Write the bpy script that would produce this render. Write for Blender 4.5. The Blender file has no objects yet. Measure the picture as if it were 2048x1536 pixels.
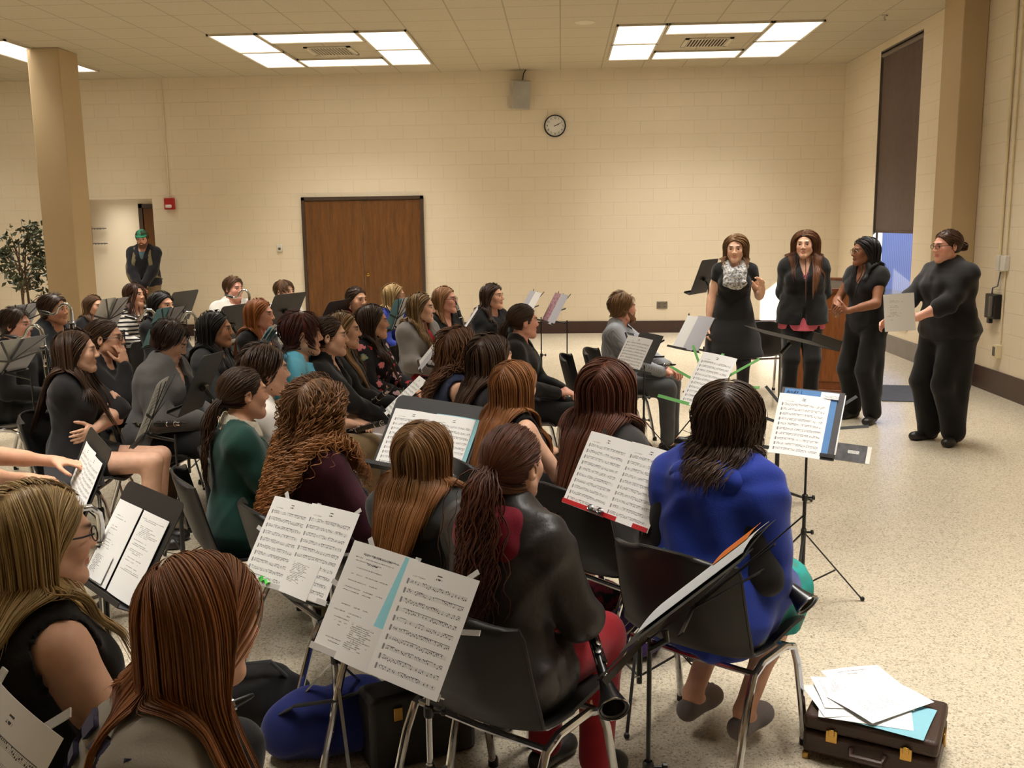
import bpy, math, random, time
import numpy as np
from mathutils import Matrix, Vector
random.seed(7)
T0 = time.time()
SC = bpy.context.scene
COL = SC.collection
PI = math.pi

# ------------------------------------------------------------------ camera
CAMF, CPT, CYW, CRL, CAMH = 1920.98, 0.164436, 0.052613, -0.013176, 1.7141
BACK, RIGHT, LEFT, FRONT, CEIL = 15.213, 4.281, -11.5, -3.2, 4.026
cF = np.array([-math.sin(CYW)*math.cos(CPT), math.cos(CYW)*math.cos(CPT), -math.sin(CPT)])
_r0 = np.array([math.cos(CYW), math.sin(CYW), 0]); _u0 = np.cross(_r0, cF)
cR = math.cos(CRL)*_r0 + math.sin(CRL)*_u0
cU = -math.sin(CRL)*_r0 + math.cos(CRL)*_u0
CC = np.array([0, 0, CAMH])
cam = bpy.data.cameras.new('camera'); cam.sensor_fit = 'HORIZONTAL'; cam.sensor_width = 36.0
cam.lens = CAMF*36.0/2048; cam.clip_start = 0.05; cam.clip_end = 200
camo = bpy.data.objects.new('camera', cam); COL.objects.link(camo)
camo.matrix_world = Matrix([[cR[0], cU[0], -cF[0], 0], [cR[1], cU[1], -cF[1], 0], [cR[2], cU[2], -cF[2], CAMH], [0, 0, 0, 1]])
SC.camera = camo
SC.view_settings.view_transform = 'Standard'; SC.view_settings.look = 'None'
SC.view_settings.exposure = 0.12; SC.view_settings.gamma = 1.0; SC.view_settings.use_curve_mapping = False
SC.cycles.use_denoising = True
SC.cycles.max_bounces = 6; SC.cycles.diffuse_bounces = 4; SC.cycles.glossy_bounces = 3
SC.cycles.sample_clamp_indirect = 4.0

# ------------------------------------------------------------------ daylight
PANEL_STRENGTH = 1.5   # radiance of the lit diffusers
TUBE_W = 16.0          # watts thrown down through each 2x4 ft panel
wd = bpy.data.worlds.new('world'); SC.world = wd; wd.use_nodes = True
wd.node_tree.nodes['Background'].inputs[0].default_value = (0.50, 0.62, 1.0, 1)
wd.node_tree.nodes['Background'].inputs[1].default_value = 1.3
sun = bpy.data.lights.new('sun', 'SUN'); sun.energy = 14.0; sun.angle = 0.012; sun.color = (1.0, 0.95, 0.88)
suno = bpy.data.objects.new('sun', sun); COL.objects.link(suno)
suno.rotation_euler = Vector((-1.0, 2.4, -0.80)).to_track_quat('-Z', 'Y').to_euler()
suno.location = (9, 5, 8)


def ray(px, py):
    return cF + cR*(px-1024)/CAMF - cU*(py-768)/CAMF


def atz(px, py, z):
    d = ray(px, py); return CC + d*(z-CAMH)/d[2]


def aty(px, py, y):
    d = ray(px, py); return CC + d*y/d[1]


def atx(px, py, x):
    d = ray(px, py); return CC + d*x/d[0]

# ------------------------------------------------------------------ materials
def s2l(c):
    return tuple(((v/255)/12.92 if v/255 <= 0.04045 else (((v/255)+0.055)/1.055)**2.4) for v in c)


class NT:
    def __init__(s, m):
        s.t = m.node_tree; s.n = s.t.nodes; s.l = s.t.links

    def new(s, typ, **kw):
        n = s.n.new(typ)
        for k, v in kw.items():
            setattr(n, k, v)
        return n

    def inp(s, node, key, val):
        if isinstance(val, bpy.types.NodeSocket):
            s.l.new(val, node.inputs[key])
        else:
            node.inputs[key].default_value = val

    def m(s, op, a, b=0.0, c=0.0):
        n = s.new('ShaderNodeMath', operation=op)
        s.inp(n, 0, a); s.inp(n, 1, b); s.inp(n, 2, c)
        return n.outputs[0]

    def mix(s, f, a, b):
        n = s.new('ShaderNodeMix', data_type='RGBA')
        s.inp(n, 0, f); s.inp(n, 6, a); s.inp(n, 7, b)
        return n.outputs[2]

    def noise(s, vec, scale, detail=2.0, rough=0.5):
        n = s.new('ShaderNodeTexNoise'); s.inp(n, 'Vector', vec); n.inputs['Scale'].default_value = scale
        n.inputs['Detail'].default_value = detail; n.inputs['Roughness'].default_value = rough
        return n.outputs['Fac']

    def ramp(s, f, stops, interp='LINEAR'):
        n = s.new('ShaderNodeValToRGB'); s.inp(n, 0, f); cr = n.color_ramp; cr.interpolation = interp
        while len(cr.elements) < len(stops):
            cr.elements.new(0.5)
        for e, (p, c) in zip(cr.elements, stops):
            e.position = p; e.color = tuple(c)+(1,) if len(c) == 3 else c
        return n.outputs[0]


def newmat(name):
    m = bpy.data.materials.new(name); m.use_nodes = True
    nt = NT(m); b = nt.n['Principled BSDF']
    return m, nt, b


MC = {}


def pm(name, rgb, rough=0.6, metal=0.0, spec=0.5, bump=None, var=None, sheen=0.0, coat=0.0, stretch=None):
    """plain procedural material: base colour with noise variation and a noise bump"""
    if name in MC:
        return MC[name]
    m, nt, b = newmat(name)
    c = s2l(rgb)+(1,)
    b.inputs['Roughness'].default_value = rough; b.inputs['Metallic'].default_value = metal
    b.inputs['Specular IOR Level'].default_value = spec
    b.inputs['Sheen Weight'].default_value = sheen; b.inputs['Coat Weight'].default_value = coat
    tc = nt.new('ShaderNodeTexCoord').outputs['Object']
    if stretch:
        mp = nt.new('ShaderNodeMapping'); nt.inp(mp, 0, tc); mp.inputs['Scale'].default_value = stretch; tc = mp.outputs[0]
    sc, am = var or (6.0, 0.08)
    f = nt.noise(tc, sc, 3)
    lo = tuple(v*(1-am) for v in c[:3])+(1,); hi = tuple(min(1, v*(1+am)) for v in c[:3])+(1,)
    nt.inp(b, 'Base Color', nt.ramp(f, [(0.3, lo[:3]), (0.7, hi[:3])]))
    if bump:
        bp = nt.new('ShaderNodeBump'); bp.inputs['Strength'].default_value = bump[1]; bp.inputs['Distance'].default_value = 0.004
        nt.inp(bp, 'Height', nt.noise(tc, bump[0], 3)); nt.inp(b, 'Normal', bp.outputs[0])
    MC[name] = m
    return m


def fabric(name, rgb, rough=0.85, var=0.12):
    return pm(name, rgb, rough=rough, spec=0.25, bump=(260, 0.25), var=(9, var), sheen=0.15)


# ------------------------------------------------------------------ meshes
def link(name, me, mat=None, parent=None, loc=None, smooth=True, angle=None):
    if mat is not None:
        for q in (mat if isinstance(mat, (list, tuple)) else [mat]):
            me.materials.append(q)
    if smooth:
        me.shade_smooth()
        if angle:
            me.set_sharp_from_angle(angle=math.radians(angle))
    o = bpy.data.objects.new(name, me); COL.objects.link(o)
    if parent is not None:
        o.parent = parent
    if loc is not None:
        o.location = loc
    return o


def np_mesh(name, V, F, mi=None):
    me = bpy.data.meshes.new(name)
    V = np.asarray(V, np.float32); F = np.asarray(F, np.int32)
    n = F.shape[1]
    me.vertices.add(len(V)); me.vertices.foreach_set('co', V.ravel())
    me.loops.add(F.size); me.loops.foreach_set('vertex_index', F.ravel())
    me.polygons.add(len(F)); me.polygons.foreach_set('loop_start', np.arange(0, F.size, n, dtype=np.int32))
    if mi is not None:
        me.polygons.foreach_set('material_index', np.asarray(mi, np.int32))
    me.update(calc_edges=True)
    return me


def rotz(a):
    c, s = math.cos(a), math.sin(a)
    return np.array([[c, -s, 0], [s, c, 0], [0, 0, 1.0]])


def rotx(a):
    c, s = math.cos(a), math.sin(a)
    return np.array([[1.0, 0, 0], [0, c, -s], [0, s, c]])


def roty(a):
    c, s = math.cos(a), math.sin(a)
    return np.array([[c, 0, s], [0, 1.0, 0], [-s, 0, c]])


def nrm(v):
    v = np.asarray(v, float); return v/max(1e-9, np.linalg.norm(v))


class MB:
    """collects boxes, tubes, lathes and sheets into ONE mesh"""
    def __init__(s):
        s.v = []; s.f = []; s.m = []; s.cur = 0

    def add(s, V, F):
        o = len(s.v); s.v += [tuple(map(float, q)) for q in V]
        s.f += [tuple(o+i for i in f) for f in F]; s.m += [s.cur]*len(F); return s

    def box(s, c, size, R=None):
        hx, hy, hz = [q/2 for q in size]
        P = np.array([[x, y, z] for x in (-hx, hx) for y in (-hy, hy) for z in (-hz, hz)])
        if R is not None:
            P = P @ np.asarray(R).T
        P = P+np.asarray(c, float)
        return s.add(P, [(0, 1, 3, 2), (4, 6, 7, 5), (0, 4, 5, 1), (2, 3, 7, 6), (0, 2, 6, 4), (1, 5, 7, 3)])

    def tube(s, pts, r, n=8, cap=True, sq=(1, 1)):
        pts = np.asarray(pts, float); k = len(pts)
        rr = np.full(k, r) if np.isscalar(r) else np.asarray(r, float)
        t0 = nrm(pts[1]-pts[0]); a = np.array([0, 0, 1.0]) if abs(t0[2]) < 0.9 else np.array([1.0, 0, 0])
        u = nrm(np.cross(t0, a)); V = []
        for i in range(k):
            t = nrm(pts[min(i+1, k-1)]-pts[max(i-1, 0)])
            u = nrm(u-t*np.dot(u, t)); w = np.cross(t, u)
            for j in range(n):
                q = 2*PI*j/n
                V.append(pts[i]+rr[i]*(u*math.cos(q)*sq[0]+w*math.sin(q)*sq[1]))
        F = [(i*n+j, i*n+(j+1) % n, (i+1)*n+(j+1) % n, (i+1)*n+j) for i in range(k-1) for j in range(n)]
        if cap:
            F += [tuple(range(n-1, -1, -1)), tuple((k-1)*n+j for j in range(n))]
        return s.add(V, F)

    def bar(s, a, b, w, t, up=(0, 0, 1)):
        """flat strip from a to b, width w, thickness t"""
        a = np.asarray(a, float); b = np.asarray(b, float); d = nrm(b-a)
        n = np.asarray(up, float); n = n-d*np.dot(n, d); n = nrm(n) if np.linalg.norm(n) > 1e-6 else nrm(np.cross(d, (1, 0.3, 0)))
        R = np.stack([d, np.cross(n, d), n], 1)
        return s.box((a+b)/2, (np.linalg.norm(b-a), w, t), R)

    def lathe(s, prof, o=(0, 0, 0), ax=(0, 0, 1), n=20):
        """prof: (radius, height) along the axis"""
        ax = nrm(ax); a = np.array([1.0, 0, 0]) if abs(ax[0]) < 0.9 else np.array([0, 1.0, 0])
        u = nrm(np.cross(ax, a)); w = np.cross(ax, u); o = np.asarray(o, float); V = []
        for r, h in prof:
            for j in range(n):
                q = 2*PI*j/n; V.append(o+ax*h+max(r, 1e-5)*(u*math.cos(q)+w*math.sin(q)))
        k = len(prof)
        F = [(i*n+j, i*n+(j+1) % n, (i+1)*n+(j+1) % n, (i+1)*n+j) for i in range(k-1) for j in range(n)]
        return s.add(V, F)

    def ball(s, c, r, n=12, R=None):
        r = np.array([r]*3 if np.isscalar(r) else r, float); V = []; F = []; h = n//2
        for i in range(h+1):
            a = PI*i/h
            for j in range(n):
                b = 2*PI*j/n; q = np.array([math.sin(a)*math.cos(b), math.sin(a)*math.sin(b), math.cos(a)])*r
                V.append((R @ q if R is not None else q)+np.asarray(c, float))
        for i in range(h):
            for j in range(n):
                F.append((i*n+j, (i+1)*n+j, (i+1)*n+(j+1) % n, i*n+(j+1) % n))
        return s.add(V, F)

    def sheet(s, fn, nu, nv, th=0.0):
        """surface fn(u,v)->xyz, optional thickness along the normal"""
        P = np.array([[fn(i/nu, j/nv) for j in range(nv+1)] for i in range(nu+1)], float)
        du = np.gradient(P, axis=0); dv = np.gradient(P, axis=1); N = np.cross(du, dv)
        N /= np.maximum(1e-9, np.linalg.norm(N, axis=2, keepdims=True))
        a = (P+N*th/2).reshape(-1, 3); id_ = lambda i, j: i*(nv+1)+j
        F = [(id_(i, j), id_(i+1, j), id_(i+1, j+1), id_(i, j+1)) for i in range(nu) for j in range(nv)]
        if th <= 0:
            return s.add(a, F)
        b = (P-N*th/2).reshape(-1, 3); o = len(a)
        G = [tuple(o+q for q in f[::-1]) for f in F]
        ring = [id_(i, 0) for i in range(nu)]+[id_(nu, j) for j in range(nv)]+[id_(i, nv) for i in range(nu, 0, -1)]+[id_(0, j) for j in range(nv, 0, -1)]
        H = [(ring[k], o+ring[k], o+ring[(k+1) % len(ring)], ring[(k+1) % len(ring)])[::-1] for k in range(len(ring))]
        return s.add(np.vstack([a, b]), F+G+H)

    def build(s, name, mat, parent=None, bevel=0.0, smooth=True, angle=35, seg=2):
        me = bpy.data.meshes.new(name); me.from_pydata(s.v, [], s.f)
        if isinstance(mat, (list, tuple)):
            me.polygons.foreach_set('material_index', s.m)
        o = link(name, me, mat, parent, smooth=smooth, angle=angle)
        if bevel:
            md = o.modifiers.new('bevel', 'BEVEL'); md.width = bevel; md.segments = seg; md.limit_method = 'ANGLE'
        return o


def empty(name, loc=(0, 0, 0), rz=0.0):
    o = bpy.data.objects.new(name, None); COL.objects.link(o); o.empty_display_size = 0.1
    o.location = tuple(map(float, loc)); o.rotation_euler = (0, 0, rz); return o


LABELS = set()


def tag(o, label, cat, group=None, kind=None):
    if label in LABELS and not group:
        print('DUP LABEL', label)
    LABELS.add(label)
    o['label'] = label; o['category'] = cat
    if group:
        o['group'] = group
    if kind:
        o['kind'] = kind
    return o


def struct(o, label=None):
    o['kind'] = 'structure'
    if label:
        o['label'] = label
    return o


def kids(o):
    return [c for c in bpy.data.objects if c.parent == o]


TREE = {}


def copy_tree(src, parts, loc, rz):
    """copy of a thing with copies of its parts and sub-parts; parts = list of (object, parent index or None)"""
    r = src.copy(); COL.objects.link(r); r.location = tuple(map(float, loc)); r.rotation_euler = (0, 0, rz)
    new = []
    for o, pi in parts:
        c = o.copy(); COL.objects.link(c); c.parent = r if pi is None else new[pi]; new.append(c)
    return r


# ------------------------------------------------------------------ implicit surfaces
class RC:
    def __init__(s, a, b, ra, rb, k=0.02):
        s.a = np.asarray(a, np.float32); s.b = np.asarray(b, np.float32); s.ra = ra; s.rb = rb; s.k = k

    def bbox(s):
        m = max(s.ra, s.rb); return np.minimum(s.a, s.b)-m, np.maximum(s.a, s.b)+m

    def d(s, X, Y, Z):
        ba = s.b-s.a; L = float(ba @ ba)+1e-9
        px, py, pz = X-s.a[0], Y-s.a[1], Z-s.a[2]
        t = np.clip((px*ba[0]+py*ba[1]+pz*ba[2])/L, 0, 1)
        return np.sqrt((px-ba[0]*t)**2+(py-ba[1]*t)**2+(pz-ba[2]*t)**2)-(s.ra+(s.rb-s.ra)*t)


class EL:
    def __init__(s, c, r, M=None, k=0.02):
        s.c = np.asarray(c, np.float32); s.r = np.asarray(r, np.float32)
        s.M = np.eye(3, dtype=np.float32) if M is None else np.asarray(M, np.float32); s.k = k   # columns = axes

    def bbox(s):
        e = np.abs(s.M) @ s.r; return s.c-e, s.c+e

    def d(s, X, Y, Z):
        px, py, pz = X-s.c[0], Y-s.c[1], Z-s.c[2]; M = s.M
        q = [(px*M[0, i]+py*M[1, i]+pz*M[2, i])/s.r[i] for i in range(3)]
        k0 = np.sqrt(q[0]**2+q[1]**2+q[2]**2); k1 = np.sqrt((q[0]/s.r[0])**2+(q[1]/s.r[1])**2+(q[2]/s.r[2])**2)
        return k0*(k0-1)/np.maximum(k1, 1e-4)


class LOFT:
    """stack of ellipses along an axis; table rows (h, a, b, yo)"""
    def __init__(s, o, M, tab, k=0.03):
        s.o = np.asarray(o, np.float32); s.M = np.asarray(M, np.float32); s.T = np.asarray(tab, np.float32); s.k = k

    def bbox(s):
        P = []
        for h, a, b, yo in s.T:
            for x in (-a, a):
                for y in (yo-b, yo+b):
                    P.append(s.o+s.M @ np.array([x, y, h], np.float32))
        P = np.array(P); return P.min(0), P.max(0)

    def d(s, X, Y, Z):
        px, py, pz = X-s.o[0], Y-s.o[1], Z-s.o[2]; M = s.M
        x = px*M[0, 0]+py*M[1, 0]+pz*M[2, 0]; y = px*M[0, 1]+py*M[1, 1]+pz*M[2, 1]; h = px*M[0, 2]+py*M[1, 2]+pz*M[2, 2]
        T = s.T; h, x, y = np.broadcast_arrays(h, x, y); hc = np.clip(h, T[0, 0], T[-1, 0])
        a = np.interp(hc, T[:, 0], T[:, 1]); b = np.interp(hc, T[:, 0], T[:, 2]); yo = np.interp(hc, T[:, 0], T[:, 3])
        d = (np.sqrt((x/a)**2+((y-yo)/b)**2)-1)*np.minimum(a, b)
        e = np.abs(h-hc)
        return np.where(e > 0, np.sqrt(np.maximum(d, 0)**2+e**2), d).astype(np.float32)


def smin(a, b, k):
    h = np.maximum(k-np.abs(a-b), 0)/k
    return np.minimum(a, b)-h*h*k*0.25


def axis(lo, hi, base, fine=()):
    out = [lo]; x = lo
    while x < hi:
        st = base
        for a, b, s_ in fine:
            if a-0.5*base <= x <= b:
                st = min(st, s_)
        x += st; out.append(x)
    return np.array(out, np.float32)


def fld(ax, prims, t=0.0, D=None):
    xs, ys, zs = ax
    if D is None:
        D = np.full((len(xs), len(ys), len(zs)), 0.5, np.float32)
    for p in prims:
        lo, hi = p.bbox(); m = p.k+t+0.03; sl = []
        for A, l, h in zip(ax, lo, hi):
            sl.append(slice(max(0, int(np.searchsorted(A, l-m))-1), min(len(A), int(np.searchsorted(A, h+m))+1)))
        if any(q.stop-q.start < 1 for q in sl):
            continue
        sub = D[sl[0], sl[1], sl[2]]
        d = p.d(xs[sl[0]][:, None, None], ys[sl[1]][None, :, None], zs[sl[2]][None, None, :])-t
        D[sl[0], sl[1], sl[2]] = smin(sub, d, p.k)
    return D


def carve(ax, D, prims, k=0.006):
    xs, ys, zs = ax
    for p in prims:
        lo, hi = p.bbox(); m = k+0.03; sl = []
        for A, l, h in zip(ax, lo, hi):
            sl.append(slice(max(0, int(np.searchsorted(A, l-m))-1), min(len(A), int(np.searchsorted(A, h+m))+1)))
        if any(q.stop-q.start < 1 for q in sl):
            continue
        sub = D[sl[0], sl[1], sl[2]]
        d = p.d(xs[sl[0]][:, None, None], ys[sl[1]][None, :, None], zs[sl[2]][None, None, :])
        D[sl[0], sl[1], sl[2]] = -smin(-sub, d, k)
    return D


def sdf_pts(P, prims, k=0.02):
    X, Y, Z = P[:, 0], P[:, 1], P[:, 2]; D = np.full(len(P), 0.5, np.float32)
    for p in prims:
        D = smin(D, p.d(X, Y, Z), k)
    return D


_E = [(0, 1), (2, 3), (4, 5), (6, 7), (0, 2), (1, 3), (4, 6), (5, 7), (0, 4), (1, 5), (2, 6), (3, 7)]


def nets(ax, D):
    """surface nets on a rectilinear grid -> verts, quads"""
    xs, ys, zs = ax; S = D < 0
    nx, ny, nz = D.shape
    c = np.zeros((nx-1, ny-1, nz-1), np.uint8)
    for i in (0, 1):
        for j in (0, 1):
            for k in (0, 1):
                c += S[i:nx-1+i, j:ny-1+j, k:nz-1+k]
    act = (c > 0) & (c < 8)
    I, J, K = np.nonzero(act)
    vid = np.full(act.shape, -1, np.int32); vid[I, J, K] = np.arange(len(I))
    cor = np.stack([D[I+a, J+b, K+e] for a in (0, 1) for b in (0, 1) for e in (0, 1)], 1)   # index = 4a+2b+e
    off = np.array([(a, b, e) for a in (0, 1) for b in (0, 1) for e in (0, 1)], np.float32)
    acc = np.zeros((len(I), 3), np.float32); cnt = np.zeros(len(I), np.float32)
    for p, q in _E:
        dp, dq = cor[:, p], cor[:, q]; cr = (dp < 0) != (dq < 0)
        t = np.where(cr, dp/np.where(np.abs(dp-dq) < 1e-9, 1, dp-dq), 0)
        pos = off[p]+(off[q]-off[p])*t[:, None]
        acc += np.where(cr[:, None], pos, 0); cnt += cr
    fr = acc/np.maximum(cnt, 1)[:, None]
    V = np.stack([A[i]+f*(A[i+1]-A[i]) for A, i, f in zip((xs, ys, zs), (I, J, K), fr.T)], 1)
    Q = []
    for axn in range(3):
        n = [nx, ny, nz]; sl0 = [slice(None)]*3; sl1 = [slice(None)]*3
        sl0[axn] = slice(0, n[axn]-1); sl1[axn] = slice(1, n[axn])
        a, b = S[tuple(sl0)], S[tuple(sl1)]
        E = np.argwhere(a != b)
        o1, o2 = [(1, 2), (2, 0), (0, 1)][axn]
        lim = np.array(act.shape)
        ok = (E[:, o1] > 0) & (E[:, o2] > 0) & (E[:, o1] < lim[o1]) & (E[:, o2] < lim[o2])
        E = E[ok]; fl = a[tuple(E.T)]
        q = []
        for d1, d2 in ((0, 0), (-1, 0), (-1, -1), (0, -1)):
            G = E.copy(); G[:, o1] += d1; G[:, o2] += d2; q.append(vid[tuple(G.T)])
        q = np.stack(q, 1); q[~fl] = q[~fl][:, ::-1]; Q.append(q)
    Q = np.concatenate(Q); Q = Q[(Q >= 0).all(1)]
    return V, Q


def wrinkle(ax, amp, freq, seed):
    rg = np.random.RandomState(seed); xs, ys, zs = ax
    X, Y, Z = xs[:, None, None], ys[None, :, None], zs[None, None, :]
    out = 0
    for i in range(3):
        k = rg.normal(size=3); k /= np.linalg.norm(k); k *= freq*(0.7+0.6*rg.rand()); q = rg.normal(size=3)*freq*0.35
        out = out+np.sin(X*k[0]+Y*k[1]+Z*k[2]+rg.rand()*6+1.6*np.sin(X*q[0]+Y*q[1]+Z*q[2]+rg.rand()*6))
    return (out*(amp/3)).astype(np.float32)

# ------------------------------------------------------------------ the room
def block_mat(name, rgb, axis_u, rough=0.55):
    """painted concrete block: running bond joints as a shallow bump"""
    m, nt, b = newmat(name)
    tc = nt.new('ShaderNodeTexCoord').outputs['Object']; sp = nt.new('ShaderNodeSeparateXYZ'); nt.inp(sp, 0, tc)
    cb = nt.new('ShaderNodeCombineXYZ'); nt.inp(cb, 0, sp.outputs[axis_u]); nt.inp(cb, 1, sp.outputs[2])
    br = nt.new('ShaderNodeTexBrick'); nt.inp(br, 'Vector', cb.outputs[0]); br.inputs['Scale'].default_value = 1.0
    br.inputs['Brick Width'].default_value = 0.406; br.inputs['Row Height'].default_value = 0.2032
    br.inputs['Mortar Size'].default_value = 0.006; br.inputs['Mortar Smooth'].default_value = 0.6
    c = s2l(rgb); f = nt.noise(tc, 0.8, 3)
    base = nt.ramp(f, [(0.3, tuple(v*0.97 for v in c)), (0.7, tuple(v*1.03 for v in c))])
    nt.inp(b, 'Base Color', nt.mix(nt.m('MULTIPLY', br.outputs['Fac'], 0.22), base, tuple(v*0.72 for v in c)+(1,)))
    b.inputs['Roughness'].default_value = rough; b.inputs['Specular IOR Level'].default_value = 0.4
    h = nt.m('MULTIPLY_ADD', nt.noise(tc, 90, 3), 0.12, nt.m('SUBTRACT', 1.0, br.outputs['Fac']))
    bp = nt.new('ShaderNodeBump'); bp.inputs['Strength'].default_value = 0.35; bp.inputs['Distance'].default_value = 0.006
    nt.inp(bp, 'Height', h); nt.inp(b, 'Normal', bp.outputs[0])
    return m


def terrazzo():
    m, nt, b = newmat('terrazzo'); tc = nt.new('ShaderNodeTexCoord').outputs['Object']
    v = nt.new('ShaderNodeTexVoronoi'); nt.inp(v, 'Vector', tc); v.inputs['Scale'].default_value = 150
    v2 = nt.new('ShaderNodeTexVoronoi'); nt.inp(v2, 'Vector', tc); v2.inputs['Scale'].default_value = 260
    sp = nt.new('ShaderNodeSeparateColor'); nt.inp(sp, 0, v.outputs['Color']); sp2 = nt.new('ShaderNodeSeparateColor'); nt.inp(sp2, 0, v2.outputs['Color'])
    c1 = nt.ramp(sp.outputs[0], [(0.0, s2l((122, 110, 94))), (0.08, s2l((162, 150, 130))), (0.22, s2l((198, 187, 165))), (0.6, s2l((209, 198, 176))), (0.9, s2l((224, 214, 194)))], 'CONSTANT')
    c2 = nt.ramp(sp2.outputs[1], [(0.0, s2l((132, 120, 102))), (0.07, s2l((202, 190, 168))), (0.7, s2l((214, 203, 182)))], 'CONSTANT')
    nt.inp(b, 'Base Color', nt.mix(0.45, c1, c2))
    f = nt.noise(tc, 1.2, 4)
    nt.inp(b, 'Roughness', nt.m('MULTIPLY_ADD', f, 0.16, 0.16)); b.inputs['Specular IOR Level'].default_value = 0.55
    return m


def tile_mat():
    m, nt, b = newmat('ceiling_tile'); tc = nt.new('ShaderNodeTexCoord').outputs['Object']
    br = nt.new('ShaderNodeTexBrick'); mp = nt.new('ShaderNodeMapping'); nt.inp(mp, 0, tc); mp.inputs['Location'].default_value = (0.0, 0.13, 0); nt.inp(br, 'Vector', mp.outputs[0])
    br.offset = 0.0; br.inputs['Scale'].default_value = 1.0; br.inputs['Brick Width'].default_value = 0.61; br.inputs['Row Height'].default_value = 0.61
    br.inputs['Mortar Size'].default_value = 0.009; br.inputs['Mortar Smooth'].default_value = 0.2
    f = nt.noise(tc, 160, 3, 0.7)
    c = nt.ramp(f, [(0.36, s2l((168, 157, 134))), (0.55, s2l((192, 181, 157)))])
    nt.inp(b, 'Base Color', nt.mix(br.outputs['Fac'], c, s2l((158, 147, 124))+(1,)))
    b.inputs['Roughness'].default_value = 0.85; b.inputs['Specular IOR Level'].default_value = 0.2
    return m


WALLC = (226, 212, 186)
mbx = block_mat('painted_block', WALLC, 0); mby = block_mat('painted_block_side', WALLC, 1)
mflat = pm('painted_plain', WALLC, 0.6, bump=(90, 0.15), var=(1.0, 0.03)); mpil = pm('painted_pillar', (186, 163, 126), 0.6, bump=(90, 0.15), var=(1.0, 0.03))
mbase = pm('vinyl_base', (62, 42, 36), 0.4, bump=(40, 0.1)); mgrey = pm('grey_base', (112, 104, 98), 0.45)
mdarkfr = pm('bronze_frame', (66, 50, 38), 0.45)

fl = MB(); fl.box(((LEFT+RIGHT)/2, (FRONT+BACK+3)/2, -0.1), (RIGHT-LEFT+0.6, BACK-FRONT+3.6, 0.2)); struct(fl.build('floor', terrazzo(), smooth=False))
ce = MB(); ce.box(((LEFT+RIGHT)/2, (FRONT+BACK)/2, CEIL+0.1), (RIGHT-LEFT+0.6, BACK-FRONT+0.6, 0.2)); struct(ce.build('ceiling', tile_mat(), smooth=False))
OX0, OX1, OZ = -8.05, -6.484, 2.195            # opening of the vestibule
wb = MB()
wb.box(((LEFT+OX0)/2, BACK+0.15, CEIL/2), (OX0-LEFT, 0.3, CEIL)); wb.box(((OX1+RIGHT)/2, BACK+0.15, CEIL/2), (RIGHT-OX1, 0.3, CEIL))
wb.box(((OX0+OX1)/2, BACK+0.15, (OZ+CEIL)/2), (OX1-OX0, 0.3, CEIL-OZ))
struct(wb.build('wall_back', mbx, smooth=False))
wv = MB(); VB = BACK+1.55
wv.box(((OX0+OX1)/2-0.1, VB+0.1, 1.2), (3.2, 0.2, 2.4)); wv.box((OX0-1.4, BACK+0.95, 1.2), (0.2, 1.4, 2.4)); wv.box((OX1+0.55, BACK+0.95, 1.2), (0.2, 1.4, 2.4))
wv.box(((OX0+OX1)/2-0.2, BACK+0.9, 2.45), (3.6, 1.6, 0.1))
struct(wv.build('wall_vestibule', mflat, smooth=False))
# right wall with its windows
WIN = [(12.08, 13.62, 0.35, 3.93, 1.556), (1.3, 2.8, 1.36, 3.93, 1.44)]  # second window is unseen, its narrow slit shaped to cast the floor streak
wr = MB(); ys = [FRONT]+[v for w_ in sorted(WIN) for v in w_[:2]]+[BACK+0.3]
for i in range(0, len(ys), 2):
    wr.box((RIGHT+0.06, (ys[i]+ys[i+1])/2, CEIL/2), (0.12, ys[i+1]-ys[i], CEIL))
for y0, y1, z0, z1, zb in WIN:
    wr.box((RIGHT+0.06, (y0+y1)/2, z0/2), (0.12, y1-y0, z0)); wr.box((RIGHT+0.06, (y0+y1)/2, (z1+CEIL)/2), (0.12, y1-y0, CEIL-z1))
struct(wr.build('wall_right', mby, smooth=False))
wl = MB(); wl.box((LEFT-0.15, (FRONT+BACK)/2, CEIL/2), (0.3, BACK-FRONT+0.6, CEIL)); struct(wl.build('wall_left', mby, smooth=False))
wf = MB(); wf.box(((LEFT+RIGHT)/2, FRONT-0.15, CEIL/2), (RIGHT-LEFT+0.6, 0.3, CEIL)); struct(wf.build('wall_front', mbx, smooth=False))
# pillars
pr_ = MB(); pr_.box((RIGHT-0.125, 10.55, CEIL/2), (0.25, 0.52, CEIL)); struct(pr_.build('pillar_right', mpil, bevel=0.01))
pl_ = MB(); pl_.box((-6.62, 12.75, CEIL/2), (0.42, 0.50, CEIL)); struct(pl_.build('pillar_left', mpil, bevel=0.01))
# baseboards
bb = MB(); dl, dr = -4.081, -2.151
for a, b_ in ((LEFT, OX0), (OX1, dl), (dr, RIGHT)):
    bb.box(((a+b_)/2, BACK-0.008, 0.095), (b_-a, 0.016, 0.19))
struct(bb.build('baseboard_back', mbase, smooth=False))
bb = MB(); bb.box((RIGHT-0.008, (10.81+BACK)/2, 0.115), (0.016, BACK-10.81, 0.23)); struct(bb.build('baseboard_window', mgrey, smooth=False))
bb = MB(); bb.box((RIGHT-0.008, (FRONT+10.29)/2, 0.115), (0.016, 10.29-FRONT, 0.23)); bb.box((RIGHT-0.258, 10.55, 0.115), (0.016, 0.53, 0.23)); bb.box((RIGHT-0.125, 10.282, 0.115), (0.26, 0.016, 0.23))
struct(bb.build('baseboard_right', mbase, smooth=False))
bb = MB(); bb.box(((OX0+OX1)/2-0.1, VB-0.008, 0.095), (3.0, 0.016, 0.19)); struct(bb.build('baseboard_vestibule', mbase, smooth=False))


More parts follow.
